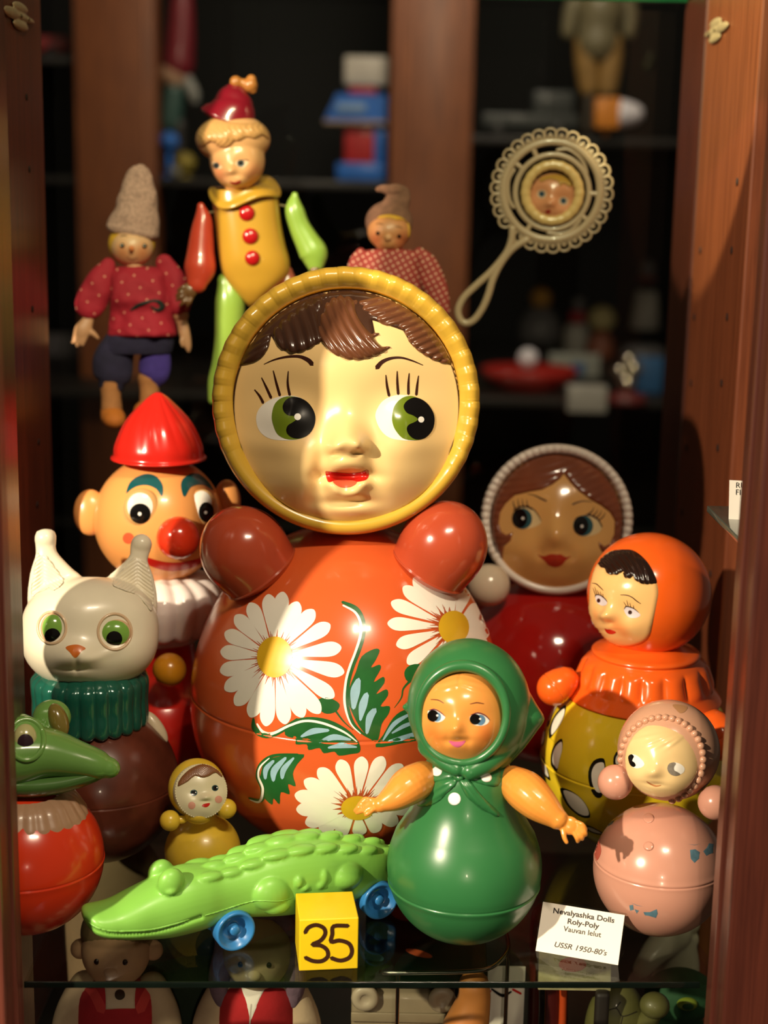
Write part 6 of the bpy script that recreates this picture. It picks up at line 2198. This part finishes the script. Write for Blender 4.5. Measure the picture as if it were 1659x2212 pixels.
def cloth_doll(px, yb, label, red, sk, hairc, vest):
    base = at_y(px, 2200, yb)
    base.z = ZL
    fr_ = Fr(px, 2160, yb)
    S = fr_.s
    t = thing('cloth_doll', label, 'cloth doll', base)
    x0 = base.x
    RC, CRM = mat('red_dungarees' if not vest else 'red_vest_cloth', red, .9, 0, .1, 40, bump=.2), mat('cream_stocking_cloth', 'b8a084', .9, 0, .1, 40, bump=.2)
    V = lambda x, y, z: Vector((x0 + x, yb + y, z))
    sz_ = .0003 * 1.0
    # body down to the shelf
    g = G().lathe(V(0, 0, 0), ZUP, XAX, [(ZL + .0, .03), (ZL + .004, .045), (-.22, .048), (-.17, .046), (-.12, .042), (-.098, .036), (-.088, .02)], 40, sub=3, ysq=.75)
    body = obj('body', g, RC, t)
    bb_ = g.bvh()
    for s_ in (-1, 1):
        g = G().tube([V(s_ * .034, .005, -.098), V(s_ * .047, -.004, -.13), V(s_ * .050, -.02, -.175), V(s_ * .046, -.04, -.21)], [.015, .017, .017, .015], 20, 5)
        g.sph(V(s_ * .044, -.046, -.224), .016, 18, 12)
        for q in range(4):
            g.sph(V(s_ * (.034 + q * .007), -.056, -.236), .006, 10, 8)
        obj('arm', g.fuse(.003, 3), CRM, t)
        g = G().tube([V(s_ * .022, -.01, ZL + .022), V(s_ * .03, -.06, ZL + .02), V(s_ * .032, -.085, ZL + .025)], [.022, .02, .021], 18, 4)
        obj('leg', g, CRM, t)
    g = G().ell(V(0, -.004, -.054), (Vector((.034, 0, 0)), Vector((0, .032, 0)), Vector((0, 0, .037))), 40, 26)
    g.ell(V(0, -.034, -.062), (Vector((.007, 0, 0)), Vector((0, .006, 0)), Vector((0, 0, .006))), 14, 10)
    g.lathe(V(0, 0, 0), ZUP, XAX, [(-.1, .016), (-.085, .016), (-.08, .016)], 20)
    obj('head', g, sk, t)
    hb_ = g.bvh()
    for s_ in (-1, 1):
        d = V(s_ * .0125, -.03, -.052)
        l = hb_.find_nearest(d)[0]
        obj('eye', G().ell(l, (Vector((.0028, 0, 0)), Vector((0, .0016, 0)), Vector((0, 0, .0032))), 14, 10), BLACK, t)
    l = hb_.find_nearest(V(0, -.034, -.075))[0]
    obj('mouth', G().ell(l, (Vector((.006, 0, 0)), Vector((0, .0008, 0)), Vector((0, 0, .0012))), 14, 8), mat('cloth_mouth', '7a2c20', .7), t)
    rh = random.Random(px)
    g = G()
    if vest:
        for q in range(16):
            a = pi * (-.12 + 1.24 * q / 15)
            g.sph(V(.034 * cos(a), .004 + .006 * rh.random(), -.052 + .036 * sin(a)), .0105, 14, 10)
        for s_ in (-1, 1):
            g.tube([V(s_ * .033, .0, -.06), V(s_ * .038, -.004, -.085), V(s_ * .036, -.008, -.105)], [.012, .011, .007], 12)
        obj('hair', g.fuse(.002, 2), mat('lilac_grey_wool', hairc, .95, 0, .2, 90, bump=.5), t)
        g = G().patch(bb_, [Zp for Zp in ((516, 2124), (584, 2124), (552, 2180), (541, 2206), (536, 2180))], 4, .0006)
        obj('shirt_front', g, mat('white_shirt_cloth', 'd8d0c8', .9), t)
        g = G().patch(bb_, stroke([(543, 2170), (541, 2190), (540, 2212)], [3, 3, 3]), 3, .0009)
        obj('lacing', g, mat('grey_lace', 'b0a49c', .8), t)
    else:
        g.lathe(V(0, .006, 0), ZUP, XAX, [(-.05, .0355), (-.035, .036), (-.022, .030), (-.012, .017), (-.0085, .004)], 32, sub=3)
        obj('cap', g, mat('tan_felt_cap', '8a7050', .9, 0, .15, 40, bump=.3), t)
        for s_ in (-1, 1):
            g = G().sph(V(s_ * .036, .0, -.056), .010, 14, 10)
            obj('ear', g, sk, t)
        g = G().patch(bb_, [(226, 2128), (294, 2128), (291, 2178), (229, 2180)], 4, .0008, None, NEARER, .0004, (4, 6), skirt=.001)
        obj('bib_pocket', g, mat('cream_pocket_cloth', 'cdb8a0', .9), t)
        g = G().patch(bb_, circ(259, 2151, 10.5), 3, .0030)
        obj('button', g, mat('dark_wood_button', '2c1a10', .5), t)
        for p in ([(188, 2128), (205, 2150), (220, 2180)], [(330, 2128), (316, 2150), (302, 2180)]):
            g = G().patch(bb_, stroke(p, [20, 20, 22]), 4, .0005)
            obj('strap', g, mat('strap_cloth_lit', 'c23a38', .9), t)  # strap red lightened to coral, direct light put into the colour
    return t


cloth_doll(255, 1.40, 'cloth doll in red dungarees with cream bib pocket, on the lower shelf', 'a81c26', mat('pink_felt_skin', 'c89a7c', .85, 0, .05), '', False)
cloth_doll(556, 1.40, 'cloth doll in red vest with white shirt front, on the lower shelf', '9e1018', mat('greenish_felt_skin', '9a8a68', .85, 0, .05), '6a5464', True)

# cream toy cart, brown wooden horn, picture card, boot, turtle, leaf, porcelain, booklet, tray, book
b = at_y(870, 2190, 1.42)
t = thing('toy_cart', 'cream toy cart with a dark-centred wheel, half hidden below the glass shelf', 'toy cart', (b.x, 1.42, ZL))
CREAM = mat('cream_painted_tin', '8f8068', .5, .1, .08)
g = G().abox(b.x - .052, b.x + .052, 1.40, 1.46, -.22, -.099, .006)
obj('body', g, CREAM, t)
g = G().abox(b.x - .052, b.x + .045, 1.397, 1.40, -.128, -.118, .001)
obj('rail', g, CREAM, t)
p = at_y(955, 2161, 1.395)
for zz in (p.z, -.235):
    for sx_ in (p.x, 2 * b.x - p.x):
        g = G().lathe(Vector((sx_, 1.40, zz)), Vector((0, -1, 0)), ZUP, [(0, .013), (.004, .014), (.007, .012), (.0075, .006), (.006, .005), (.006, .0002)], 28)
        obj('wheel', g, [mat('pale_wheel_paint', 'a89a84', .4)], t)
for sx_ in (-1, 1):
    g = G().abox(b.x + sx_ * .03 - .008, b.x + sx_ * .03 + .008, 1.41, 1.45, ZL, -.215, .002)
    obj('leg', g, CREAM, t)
b = at_y(1000, 2180, 1.37)
g = G().tube([Vector((b.x, 1.38, ZL + .03)), Vector((b.x - .002, 1.375, -.19)), Vector((b.x, 1.37, -.135)), Vector((b.x + .010, 1.37, -.088)), Vector((b.x + .010, 1.37, -.070))], [.03, .029, .026, .017, .015], 28, 5)
whole('wooden_horn', g, mat('honey_wood', 'a86a34', .4, .2, .12, 14), 'honey-brown wooden peg toy below the shelf, right of the cream cart', 'wooden toy', (b.x, 1.38, ZL))
b = at_y(1092, 2165, 1.44)
t = thing('picture_card', 'white picture card with black and red print below the shelf edge', 'picture card', (b.x, 1.44, ZL))
cbx = G().abox(b.x - .019, b.x + .019, 1.44, 1.442, ZL, -.088, 0)
obj('card', cbx, CARD, t, smooth=False)
qb = cbx.bvh()
for p, m in ((stroke([(1062, 2136), (1085, 2150), (1104, 2142)], [4, 7, 4]), BLACK), (stroke([(1108, 2137), (1125, 2146)], [5, 5]), REDM), (stroke([(1054, 2146), (1060, 2140)], [4, 4]), REDM)):
    g = G().patch(qb, p, 3, .0004)
    obj('print', g, m, t)
b = at_y(1185, 2180, 1.45)
t = thing('toy_boot', 'dark red toy boot with orange stripe below the label card', 'toy boot', (b.x, 1.45, ZL))
g = G().tube([Vector((b.x, 1.45, ZL + .03)), Vector((b.x, 1.45, -.18)), Vector((b.x - .002, 1.45, -.10)), Vector((b.x - .004, 1.45, -.04))], [.028, .022, .020, .019], 24, 5)
g.tube([Vector((b.x, 1.45, ZL + .02)), Vector((b.x + .004, 1.40, ZL + .018))], [.025, .018], 20)
obj('shaft', g.fuse(.003, 3), mat('dark_red_leather', '4a1210', .4, .3), t)
for k_, xx_ in ((0, .012), (1, -.009)):
    g = G().tube([Vector((b.x + xx_, 1.430, -.19)), Vector((b.x + xx_, 1.430, -.12)), Vector((b.x + xx_ - .004, 1.430, -.05))], [.004, .004, .004], 10)
    obj('stripe', g, mat('orange_stripe', 'c0481c', .4) if k_ == 0 else BLACK, t)
b = at_y(1340, 2200, 1.42)
t = thing('toy_turtle', 'olive toy turtle with cracked shell pattern at lower right', 'toy turtle', (b.x, 1.42, ZL))
OLV = mat('olive_shell', '5c5a30', .5, .1, .15, 40)
g = G().ell(Vector((b.x - .004, 1.42, -.145)), (Vector((.032, 0, 0)), Vector((0, .024, 0)), Vector((0, 0, .055))), 40, 26)
obj('shell', g, OLV, t)
qb = g.bvh()
g = G()
for p in ([(1300, 2190), (1330, 2178), (1345, 2195), (1375, 2185)], [(1330, 2178), (1340, 2165)], [(1345, 2195), (1340, 2215)], [(1300, 2190), (1310, 2212)]):
    g.patch(qb, stroke(p, [2.5] * len(p)), 3, .0004)
obj('shell_cracks', g, mat('crack_brown', '2a2412', .7), t)
g = G().ell(Vector((b.x + .030, 1.40, -.105)), (Vector((.015, 0, 0)), Vector((0, .014, 0)), Vector((0, 0, .013))), 24, 16)
g.tube([Vector((b.x + .03, 1.40, -.11)), Vector((b.x + .02, 1.41, -.14))], [.009, .012], 16)
obj('head', g, OLV, t)
for sx_ in (-.02, .02):
    g = G().tube([Vector((b.x + sx_, 1.415, -.18)), Vector((b.x + sx_, 1.41, ZL + .012))], [.012, .012], 16)
    obj('leg', g, OLV, t)
b = at_y(1455, 2190, 1.485)
t = thing('toy_frog', 'dark green toy frog with yellow-green ringed eyes in the lower right corner', 'toy frog', (b.x, 1.485, ZL))
DG = mat('bottle_green_plush', '1e4a2a', .8, 0, .2, 30, bump=.3)
g = G()
g.ell(Vector((b.x, 1.485, -.20)), (Vector((.036, 0, 0)), Vector((0, .028, 0)), Vector((0, 0, .068))), 36, 24)
g.ell(Vector((b.x + .004, 1.475, -.135)), (Vector((.038, 0, 0)), Vector((0, .03, 0)), Vector((0, 0, .028))), 36, 24)
obj('body', g.fuse(.003, 4), DG, t)
for px, py in ((1416, 2176), (1484, 2168)):
    p = at_y(px, py, 1.448)
    g = G().ell(p, (Vector((.011, 0, 0)), Vector((0, .007, 0)), Vector((0, 0, .007))), 20, 14)
    g2 = G().ell(p - Vector((0, .006, 0)), (Vector((.006, 0, 0)), Vector((0, .003, 0)), Vector((0, 0, .0035))), 16, 10)
    g.add(g2.v, g2.f, 1)
    obj('eye', g, [mat('yellow_green_eye', '7a8a2a', .4), DG], t)
YP = 1.575
b = at_y(1440, 2060, YP)
t = thing('porcelain_horse', 'white porcelain horse head seen through the shelf below the pink doll', 'figurine', (b.x, YP, ZL))
POR = mat('white_porcelain', 'cfc6b4', .3, .3, .03)
zc = b.z
V = lambda x, y, z: Vector((b.x + x, YP + y, zc + z))
g = G()
g.tube([V(.012, .006, -.040), V(.014, .004, -.015), V(.010, 0, .012), V(.002, -.006, .028)], [.026, .024, .021, .018], 28, 5)
g.tube([V(.006, -.008, .028), V(-.016, -.02, .014), V(-.032, -.028, -.004)], [.019, .015, .010], 20, 5)
g.tube([V(.014, 0, .040), V(.017, 0, .056)], [.007, .003], 10)
g.tube([V(.002, -.002, .042), V(.002, -.002, .056)], [.007, .003], 10)
for q in range(4):
    g.ell(V(.026, .004, .034 - q * .018), (Vector((.010, 0, 0)), Vector((0, .010, 0)), Vector((0, 0, .011))), 14, 10)
obj('horse_head', g.fuse(.0022, 3), POR, t)
obj('plinth', G().abox(b.x - .012, b.x + .036, YP - .02, YP + .03, ZL, zc - .05, .003), mat('dark_stand', '1c1410', .6), t)
b = at_z(1250, 2085, -.05)
t = thing('picture_booklet', 'pale picture booklet with red dot under the label card', 'booklet', Vector((b.x, b.y + .03, ZL)))
g = G().box(Vector((b.x, b.y + .028, -.062)), Vector((.036, 0, 0)), Vector((0, .006, .03)) * .9, Vector((0, .0018, -.0004)), .0004)
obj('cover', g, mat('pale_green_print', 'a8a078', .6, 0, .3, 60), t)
qb = g.bvh()
obj('printed_dot', G().patch(qb, circ(1237, 2083, 30, 16), 4, .0006), mat('coral_print', 'b04a38', .6), t)
g = G().abox(b.x + .020, b.x + .034, b.y + .008, b.y + .020, ZL, -.085, .004)
obj('stand', g, mat('dark_stand', '1c1410', .6), t)
b = at_z(945, 2050, -.05)
t = thing('story_book', 'black picture book with red and green print lying behind the green doll base', 'book', Vector((b.x, b.y + .06, ZL)))
g = G().box(Vector((b.x - .01, b.y + .055, -.075)), Vector((.062, 0, 0)), Vector((0, .05, .018)), Vector((0, .0015, -.004)), .001)
obj('cover', g, mat('black_book_cover', '14120f', .35, .3), t)
qb = g.bvh()
for cpx, cpy, r1, r2, m in ((820, 2010, 34, 18, mat('print_green', '3a5a2c', .5)), (870, 1975, 26, 14, mat('print_red', '8a2a1c', .5)), (905, 2060, 30, 7, mat('print_orange', 'b8502a', .5)), (960, 2000, 36, 20, mat('print_olive', '5a5a34', .5)), (800, 2065, 30, 10, mat('print_teal', '3a5a60', .5))):
    g = G().patch(qb, circ(cpx, cpy, r1, r2, 15), 5, .0005)
    if len(g.f):
        obj('print', g, m, t)
g = G().abox(b.x - .06, b.x + .04, b.y + .075, b.y + .095, ZL, -.105, .004)
obj('stand', g, mat('dark_stand', '1c1410', .6), t)
b = at_z(1000, 2096, -.03)
t = thing('chrome_tray', 'chrome rimmed tray seen through the shelf near the number cube', 'tray', Vector((b.x, b.y, ZL)))
g = G().tube([at_z(x, y, -.045) for x, y in ((830, 2101), (900, 2101), (1000, 2099), (1055, 2092), (1085, 2070), (1098, 2044), (1092, 2010))], [.0022] * 7, 12, 5)
obj('rim', g, mat('chrome', 'b0aca4', .15, 0, .05, metal=1), t)
p0, p1 = at_z(1000, 2094, -.045), at_z(1085, 2062, -.045)
for p_ in (at_z(860, 2101, -.045), at_z(1098, 2044, -.045)):
    obj('leg', G().tube([p_, Vector((p_.x, p_.y, ZL))], [.002, .002], 10), mat('chrome', 'b0aca4'), t)
b = at_y(405, 2040, 1.47)
g = G().lathe(Vector((b.x, 1.47, 0)), ZUP, XAX, [(ZL, .03), (ZL + .01, .045), (-.2, .05), (-.12, .05), (-.06, .045), (-.035, .02), (-.03, .004)], 36, lambda t, h: (1 + .06 * sin(5 * t + h * 40), 0), sub=3)
whole('cloth_sack', g, mat('dark_green_cloth', '1c2a1a', .9, 0, .2, 40, bump=.4), 'dark green cloth sack between the two cloth dolls below', 'sack', (b.x, 1.47, ZL))
b = at_y(250, 1935, 1.60)
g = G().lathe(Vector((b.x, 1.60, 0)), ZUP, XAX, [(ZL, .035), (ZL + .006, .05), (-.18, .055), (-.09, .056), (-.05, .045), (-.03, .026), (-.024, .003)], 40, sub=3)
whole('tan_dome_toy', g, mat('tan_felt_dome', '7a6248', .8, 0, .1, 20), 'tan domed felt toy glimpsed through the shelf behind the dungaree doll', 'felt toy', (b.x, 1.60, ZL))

# ================================================================== display cabinet across the room
DW = wood('far_cabinet_wood', '5a2e16', '955428', .5)
fc = thing('far_display_cabinet', 'dark wooden display cabinet out of focus in the background', 'display cabinet', (0, 6.3, -1.0))
for x0, x1, yy in ((168, 338, 5.8), (838, 1012, 5.8), (-330, -180, 5.8), (1500, 1660, 5.8)):
    a, b = at_y(x0, 500, yy).x, at_y(x1, 500, yy).x
    obj('post', G().abox(a, b, yy, yy + .16, -1.0, 2.6, .006), DW, fc)
SZ = at_y(1250, 815, 6.1).z
ZT = at_y(770, 392, 6.0).z
ZS = at_y(1290, 300, 6.0).z
xl, xr = at_y(-320, 500, 5.9).x, at_y(1650, 500, 5.9).x
xm = at_y(925, 500, 5.9).x
SHW = mat('far_shelf_board', '14100c', .5, .1, .2, 5)
for x0, x1, zz in ((xl, xr, SZ), (xl, xm, ZT), (xm, xr, ZS), (xl, xr, -.60)):
    obj('shelf_board', G().abox(x0, x1, 5.83 if zz != SZ else 5.45, 7.6, zz - .03, zz - .0015, .003), SHW, fc)
obj('back_panel', G().abox(xl, xr, 7.6, 7.63, -1.0, 2.6, 0), mat('far_back_panel', '0b0d0b', .8), fc)


def far(px, py, yy):
    return at_y(px, py, yy)


def spx(px, py, yy):
    return w_y(px, py, yy) / F_PX


def M_(n_, c, r=.5):
    return mat(n_, c, r, .1, .1, 20)


# toy petrol pump: blue, red and white
yy = 6.0
u = spx(770, 300, yy)
b = far(775, 392, yy)
t = thing('toy_kiosk', 'blurred blue and red toy kiosk with white top behind the jester', 'toy kiosk', (b.x, yy, ZT))
X = lambda px: at_y(px, 300, yy).x
Zh = lambda py: at_y(775, py, yy).z
BLUE_T, RED_T, WH_T = M_('far_blue', '1f62b8'), M_('far_red', 'a81c1e'), M_('far_white', 'b8b0a4')
obj('base', G().abox(X(728), X(834), yy - .06, yy + .08, ZT, Zh(352), .012), BLUE_T, t)
obj('body', G().abox(X(745), X(812), yy - .04, yy + .06, Zh(356), Zh(270), .006), RED_T, t)
obj('side_column', G().abox(X(808), X(834), yy - .05, yy + .06, Zh(356), Zh(270), .006), BLUE_T, t)
g = G().prism([Vector((X(702), yy - .07, Zh(262))), Vector((X(834), yy - .07, Zh(262))), Vector((X(834), yy - .07, Zh(205))), Vector((X(728), yy - .07, Zh(205)))], Vector((0, .16, 0)))
obj('roof', g, BLUE_T, t, smooth=False)
obj('roof_edge', G().abox(X(701), X(835), yy - .075, yy + .09, Zh(270), Zh(262), .002), M_('far_beige', 'a08872'), t)
obj('sign', G().abox(X(728), X(790), yy - .078, yy - .071, Zh(243), Zh(226), .002), M_('far_pale_blue', '7a9ac0'), t)
obj('cupola', G().abox(X(752), X(812), yy - .02, yy + .05, Zh(206), Zh(185), .01), RED_T, t)
obj('top_block', G().abox(X(742), X(835), yy - .03, yy + .06, Zh(186), Zh(122), .01), WH_T, t)

# small figure with the red hat
b = far(385, 392, yy)
t = thing('elf_figurine', 'blurred elf figurine in red hat and teal coat behind the left gnome', 'figurine', (b.x, yy, ZT))
Vp = lambda px, py, d=0: at_y(px, py, yy - d)
obj('hat', G().tube([Vp(385, 140), Vp(390, 70), Vp(392, 0), Vp(392, -60)], [a * u for a in (34, 30, 24, 12)], 24), M_('far_dark_red', '6e1420'), t)
obj('head', G().ell(Vp(376, 160), (XAX * 30 * u, Vector((0, 30 * u, 0)), ZUP * 34 * u), 24, 16), M_('far_skin', 'a88468'), t)
obj('coat', G().tube([Vp(376, 195), Vp(372, 230), Vp(368, 265)], [a * u for a in (22, 24, 24)], 24), M_('far_teal', '2c4a44'), t)
obj('arm', G().tube([Vp(400, 170), Vp(416, 200), Vp(420, 215)], [a * u for a in (14, 14, 10)], 14), M_('far_pale_grey', '8a8a84'), t)
for s_ in (-14, 16):
    obj('leg', G().tube([Vp(370 + s_, 270), Vp(370 + s_, 320), Vp(371 + s_, 362)], [a * u for a in (17, 15, 16)], 16), M_('far_dark_grey', '2a2826'), t)
for px, py, r, m, nm, lb in ((366, 305, 20, BLUE_T, 'toy_ball', 'blurred blue toy ball beside the far elf figurine'), (400, 352, 22, M_('far_mustard', '8a7a2a'), 'toy_ball', 'blurred mustard toy ball at the feet of the far elf figurine'), (378, 372, 13, M_('far_grey_ball', '6a685e'), 'toy_ball', 'blurred grey toy ball lowest by the far elf figurine')):
    p = at_y(px, py, yy - (.10 if r > 15 else .38))
    zc = p.z
    g = G().sph(p, r * u, 24, 16)
    if zc - r * u > ZT + .004:
        g.lathe(Vector((p.x, p.y, 0)), ZUP, XAX, [(ZT, r * u * .7), (ZT + .006, r * u * .7), (ZT + .012, r * u * .25), (zc - r * u * .6, r * u * .25)], 20)
    tag(obj(nm, g, m, base=p), lb, 'toy ball')

# soldier figure, top right
b = far(1295, 290, yy)
t = thing('soldier_figurine', 'blurred soldier figurine in olive jacket at the top right', 'figurine', (b.x, yy, ZS))
obj('jacket', G().tube([Vp(1300, -30), Vp(1298, 20), Vp(1292, 60), Vp(1290, 92)], [a * u for a in (40, 50, 44, 46)], 24), M_('far_olive', '6a6248'), t)
for s_, e in ((-56, -70), (56, 60)):
    obj('arm', G().tube([Vp(1298 + s_ * .7, -20), Vp(1298 + s_ * 1.1, 20), Vp(1298 + e, 70)], [a * u for a in (18, 18, 15)], 16), M_('far_olive', '6a6248'), t)
for s_ in (-24, 26):
    obj('trouser_leg', G().tube([Vp(1292 + s_, 95), Vp(1292 + s_, 140), Vp(1292 + s_ * .8, 190)], [a * u for a in (28, 26, 22)], 18), M_('far_khaki', '8a6a38'), t)
    p = Vp(1292 + s_ * .8, 200)
    obj('boot', G().tube([Vector((p.x, p.y, p.z)), Vector((p.x, p.y, ZS + 17 * u + .002))], [17 * u, 17 * u], 16), M_('far_dark_boot', '2c2418'), t)
obj('head', G().ell(Vp(1300, -90), (XAX * 30 * u, Vector((0, 30 * u, 0)), ZUP * 36 * u), 24, 16), M_('far_skin', 'a88468'), t)
p = at_y(1310, 245, yy - .18)
t = thing('toy_lantern', 'blurred orange block with white cone end at upper right', 'toy lantern', Vector((p.x, p.y, ZS)))
u2 = spx(1310, 245, yy - .18)
obj('block', G().box(p, XAX * 26 * u2, Vector((0, 26 * u2, 0)), ZUP * 32 * u2, .006), M_('far_orange', 'c87a20'), t)
g = G().lathe(p + XAX * 24 * u2, XAX, ZUP, [(0, 30 * u2), (.02, 30 * u2), (40 * u2, 22 * u2), (54 * u2, 12 * u2), (56 * u2, .0005)], 24)
obj('cone', g, M_('far_bright_white', 'd8d4dc'), t)
obj('stem', G().tube([Vector((p.x, p.y, ZS + .014)), p], [.012, .012], 12), M_('far_orange', 'c87a20'), t)
b = far(1130, 285, yy)
t = thing('toy_truck', 'blurred dark grey toy truck behind the rattle', 'toy truck', (b.x, yy, ZS))
GT = M_('far_charcoal', '2c302e')
p0 = at_y(1040, 270, yy)
p1 = at_y(1250, 225, yy)
obj('chassis', G().abox(p0.x, p1.x, yy - .05, yy + .06, ZS + .03, at_y(1100, 245, yy).z, .01), GT, t)
obj('cab', G().abox(at_y(1150, 200, yy).x, at_y(1240, 200, yy).x, yy - .045, yy + .055, at_y(1100, 250, yy).z, at_y(1100, 195, yy).z, .012), GT, t)
for px in (1075, 1205):
    c = at_y(px, 280, yy)
    obj('wheel', G().lathe(Vector((c.x, yy - .06, ZS + .028)), Vector((0, 1, 0)), ZUP, [(0, .02), (.004, .028), (.115, .028), (.12, .02)], 24), M_('far_black', '141414'), t)

# things on the far lower shelf: each stands on it
def on_far(px, py):
    return at_z(px, py, SZ)


def far_turned(name, label, cat, px, pyb, prof, m_parts, tall=None):
    """turned toy: prof [(height px, radius px, part index)], one mesh per part"""
    p = on_far(px, pyb)
    uu = (p - CAM).dot(FWD) / F_PX
    t = thing(name, label, cat, p)
    idx = sorted(set(q[2] for q in prof))
    for i in idx:
        seg = [(q[0] * uu, q[1] * uu) for q in prof if q[2] == i]
        obj(m_parts[i][0], G().lathe(p, ZUP, XAX, seg, 28), m_parts[i][1], t)
    return t


FW, FG = M_('far_grey_white', '9c9890'), M_('far_grey', '5c5a5c')
far_turned('toy_lighthouse', 'blurred white toy lighthouse on the far shelf at right', 'toy lighthouse', 1388, 780, [(0, 50, 0), (10, 50, 0), (30, 44, 0), (36, 30, 0), (70, 32, 1), (150, 22, 1), (170, 18, 2), (182, 17, 2), (184, 14, 3), (205, 12, 3), (216, 2, 3)], [('rock_base', FG), ('tower', FW), ('red_gallery', M_('far_rust', '6a3430')), ('lantern_room', FG)])
far_turned('toy_bottle', 'blurred white bottle with red neck on the far shelf', 'toy bottle', 1244, 765, [(0, 26, 0), (6, 29, 0), (50, 27, 0), (66, 20, 0), (67, 19, 1), (92, 17, 1), (93, 13, 2), (118, 11, 2), (121, 2, 2)], [('bottle_body', FW), ('red_band', M_('far_red2', '8e1a1e')), ('cap', FG)])
far_turned('nodding_doll', 'blurred cream-headed little doll right of the red-necked bottle', 'doll', 1296, 775, [(0, 28, 0), (8, 34, 0), (40, 28, 0), (62, 14, 0), (62, 14, 1), (70, 26, 1), (88, 30, 1), (106, 22, 1), (114, 3, 1)], [('skirt', M_('far_rust2', '7a4028')), ('head', M_('far_cream', 'a89a68'))])
p = on_far(1142, 855)
far_turned('red_dish', 'blurred wide red dish with a white ball on the far shelf', 'dish', 1142, 838, [(0, 60, 0), (6, 62, 0), (22, 98, 0), (40, 104, 0), (44, 100, 0), (30, 80, 0), (26, 10, 0)], [('bowl', M_('far_bright_red', '9e2018'))])
uu = (p - CAM).dot(FWD) / F_PX
q = on_far(1138, 838)
g = G().sph(q + ZUP * 66 * uu, 23 * uu, 24, 16)
tag(obj('white_ball', g, M_('far_bright_white', 'd8d4dc'), base=q), 'blurred white ball resting in the red dish', 'ball')
far_turned('toy_bird', 'blurred grey toy bird with yellow head on the far shelf at left', 'toy bird', 1165, 740, [(0, 40, 0), (8, 46, 0), (40, 44, 0), (70, 26, 0), (78, 14, 0), (76, 12, 1), (84, 20, 1), (100, 22, 1), (112, 14, 1), (117, 2, 1)], [('body', FG), ('head', M_('far_amber', 'a8782a'))])
for px, pyb, wpx, hpx, dpt, m, nm, lb in ((1268, 892, 84, 56, .08, FW, 'white_box', 'blurred white carton at the front of the far shelf'), (1240, 815, 110, 50, .05, M_('far_pale_card', '7e8078'), 'pale_box', 'blurred pale carton with blue patch behind the white carton'),
                                          (1402, 850, 56, 76, .08, M_('far_box_blue', '1f4e7a'), 'blue_box', 'blurred blue carton under the lighthouse'), (158, 770, 145, 48, .06, M_('far_grey_card', '77757a'), 'grey_box', 'blurred grey carton behind the left gnome hand')):
    p = on_far(px, pyb)
    uu = (p - CAM).dot(FWD) / F_PX
    g = G().abox(p.x - wpx / 2 * uu, p.x + wpx / 2 * uu, p.y, p.y + dpt, SZ, SZ + hpx * uu, .004)
    t = whole(nm, g, m, lb, 'carton', p)
    if nm == 'pale_box':
        g = G().abox(p.x - 6 * uu, p.x + 22 * uu, p.y - .003, p.y, SZ + 6 * uu, SZ + 32 * uu, .001)
        obj('blue_patch', g, M_('far_box_blue', '1f4e7a'), t)
p = on_far(1352, 870)
uu = (p - CAM).dot(FWD) / F_PX
t = thing('bauble_stand', 'blurred silver bauble cluster on a dark red stand', 'ornament', p)
obj('stand', G().lathe(p, ZUP, XAX, [(0, 44 * uu), (.005, 46 * uu), (18 * uu, 40 * uu), (22 * uu, 20 * uu), (30 * uu, 14 * uu)], 28), M_('far_wine', '5a1a1a'), t)
for dx_, dy_, r in ((0, 42, 20), (-16, 66, 18), (14, 72, 18), (2, 92, 16)):
    obj('bauble', G().sph(p + XAX * dx_ * uu + ZUP * dy_ * uu, r * uu, 20, 14), mat('silver_bauble', 'c8c0ac', .12, 0, .05, metal=1), t)
# red toy at the top left, against the far cabinet
yy = 5.95
p0, p1 = at_y(-30, 118, yy), at_y(140, 78, yy)
zsh = at_y(50, 122, yy).z
obj('shelf_board', G().abox(xl, at_y(175, 100, 5.85).x, 5.85, 7.6, zsh - .03, zsh - .0015, .003), SHW, fc)
t = thing('toy_wagon', 'blurred red toy wagon at the top left', 'toy wagon', Vector(((p0.x + p1.x) / 2, yy, zsh)))
obj('tray', G().abox(p0.x, p1.x, yy, yy + .12, zsh + .02, p1.z, .008), M_('far_wagon_red', '7a1a18'), t)
for px in (0, 110):
    c = at_y(px, 110, yy)
    obj('wheel', G().lathe(Vector((c.x, yy - .012, zsh + .02)), Vector((0, 1, 0)), ZUP, [(0, .012), (.003, .02), (.14, .02), (.143, .012)], 24), M_('far_black', '141414'), t)
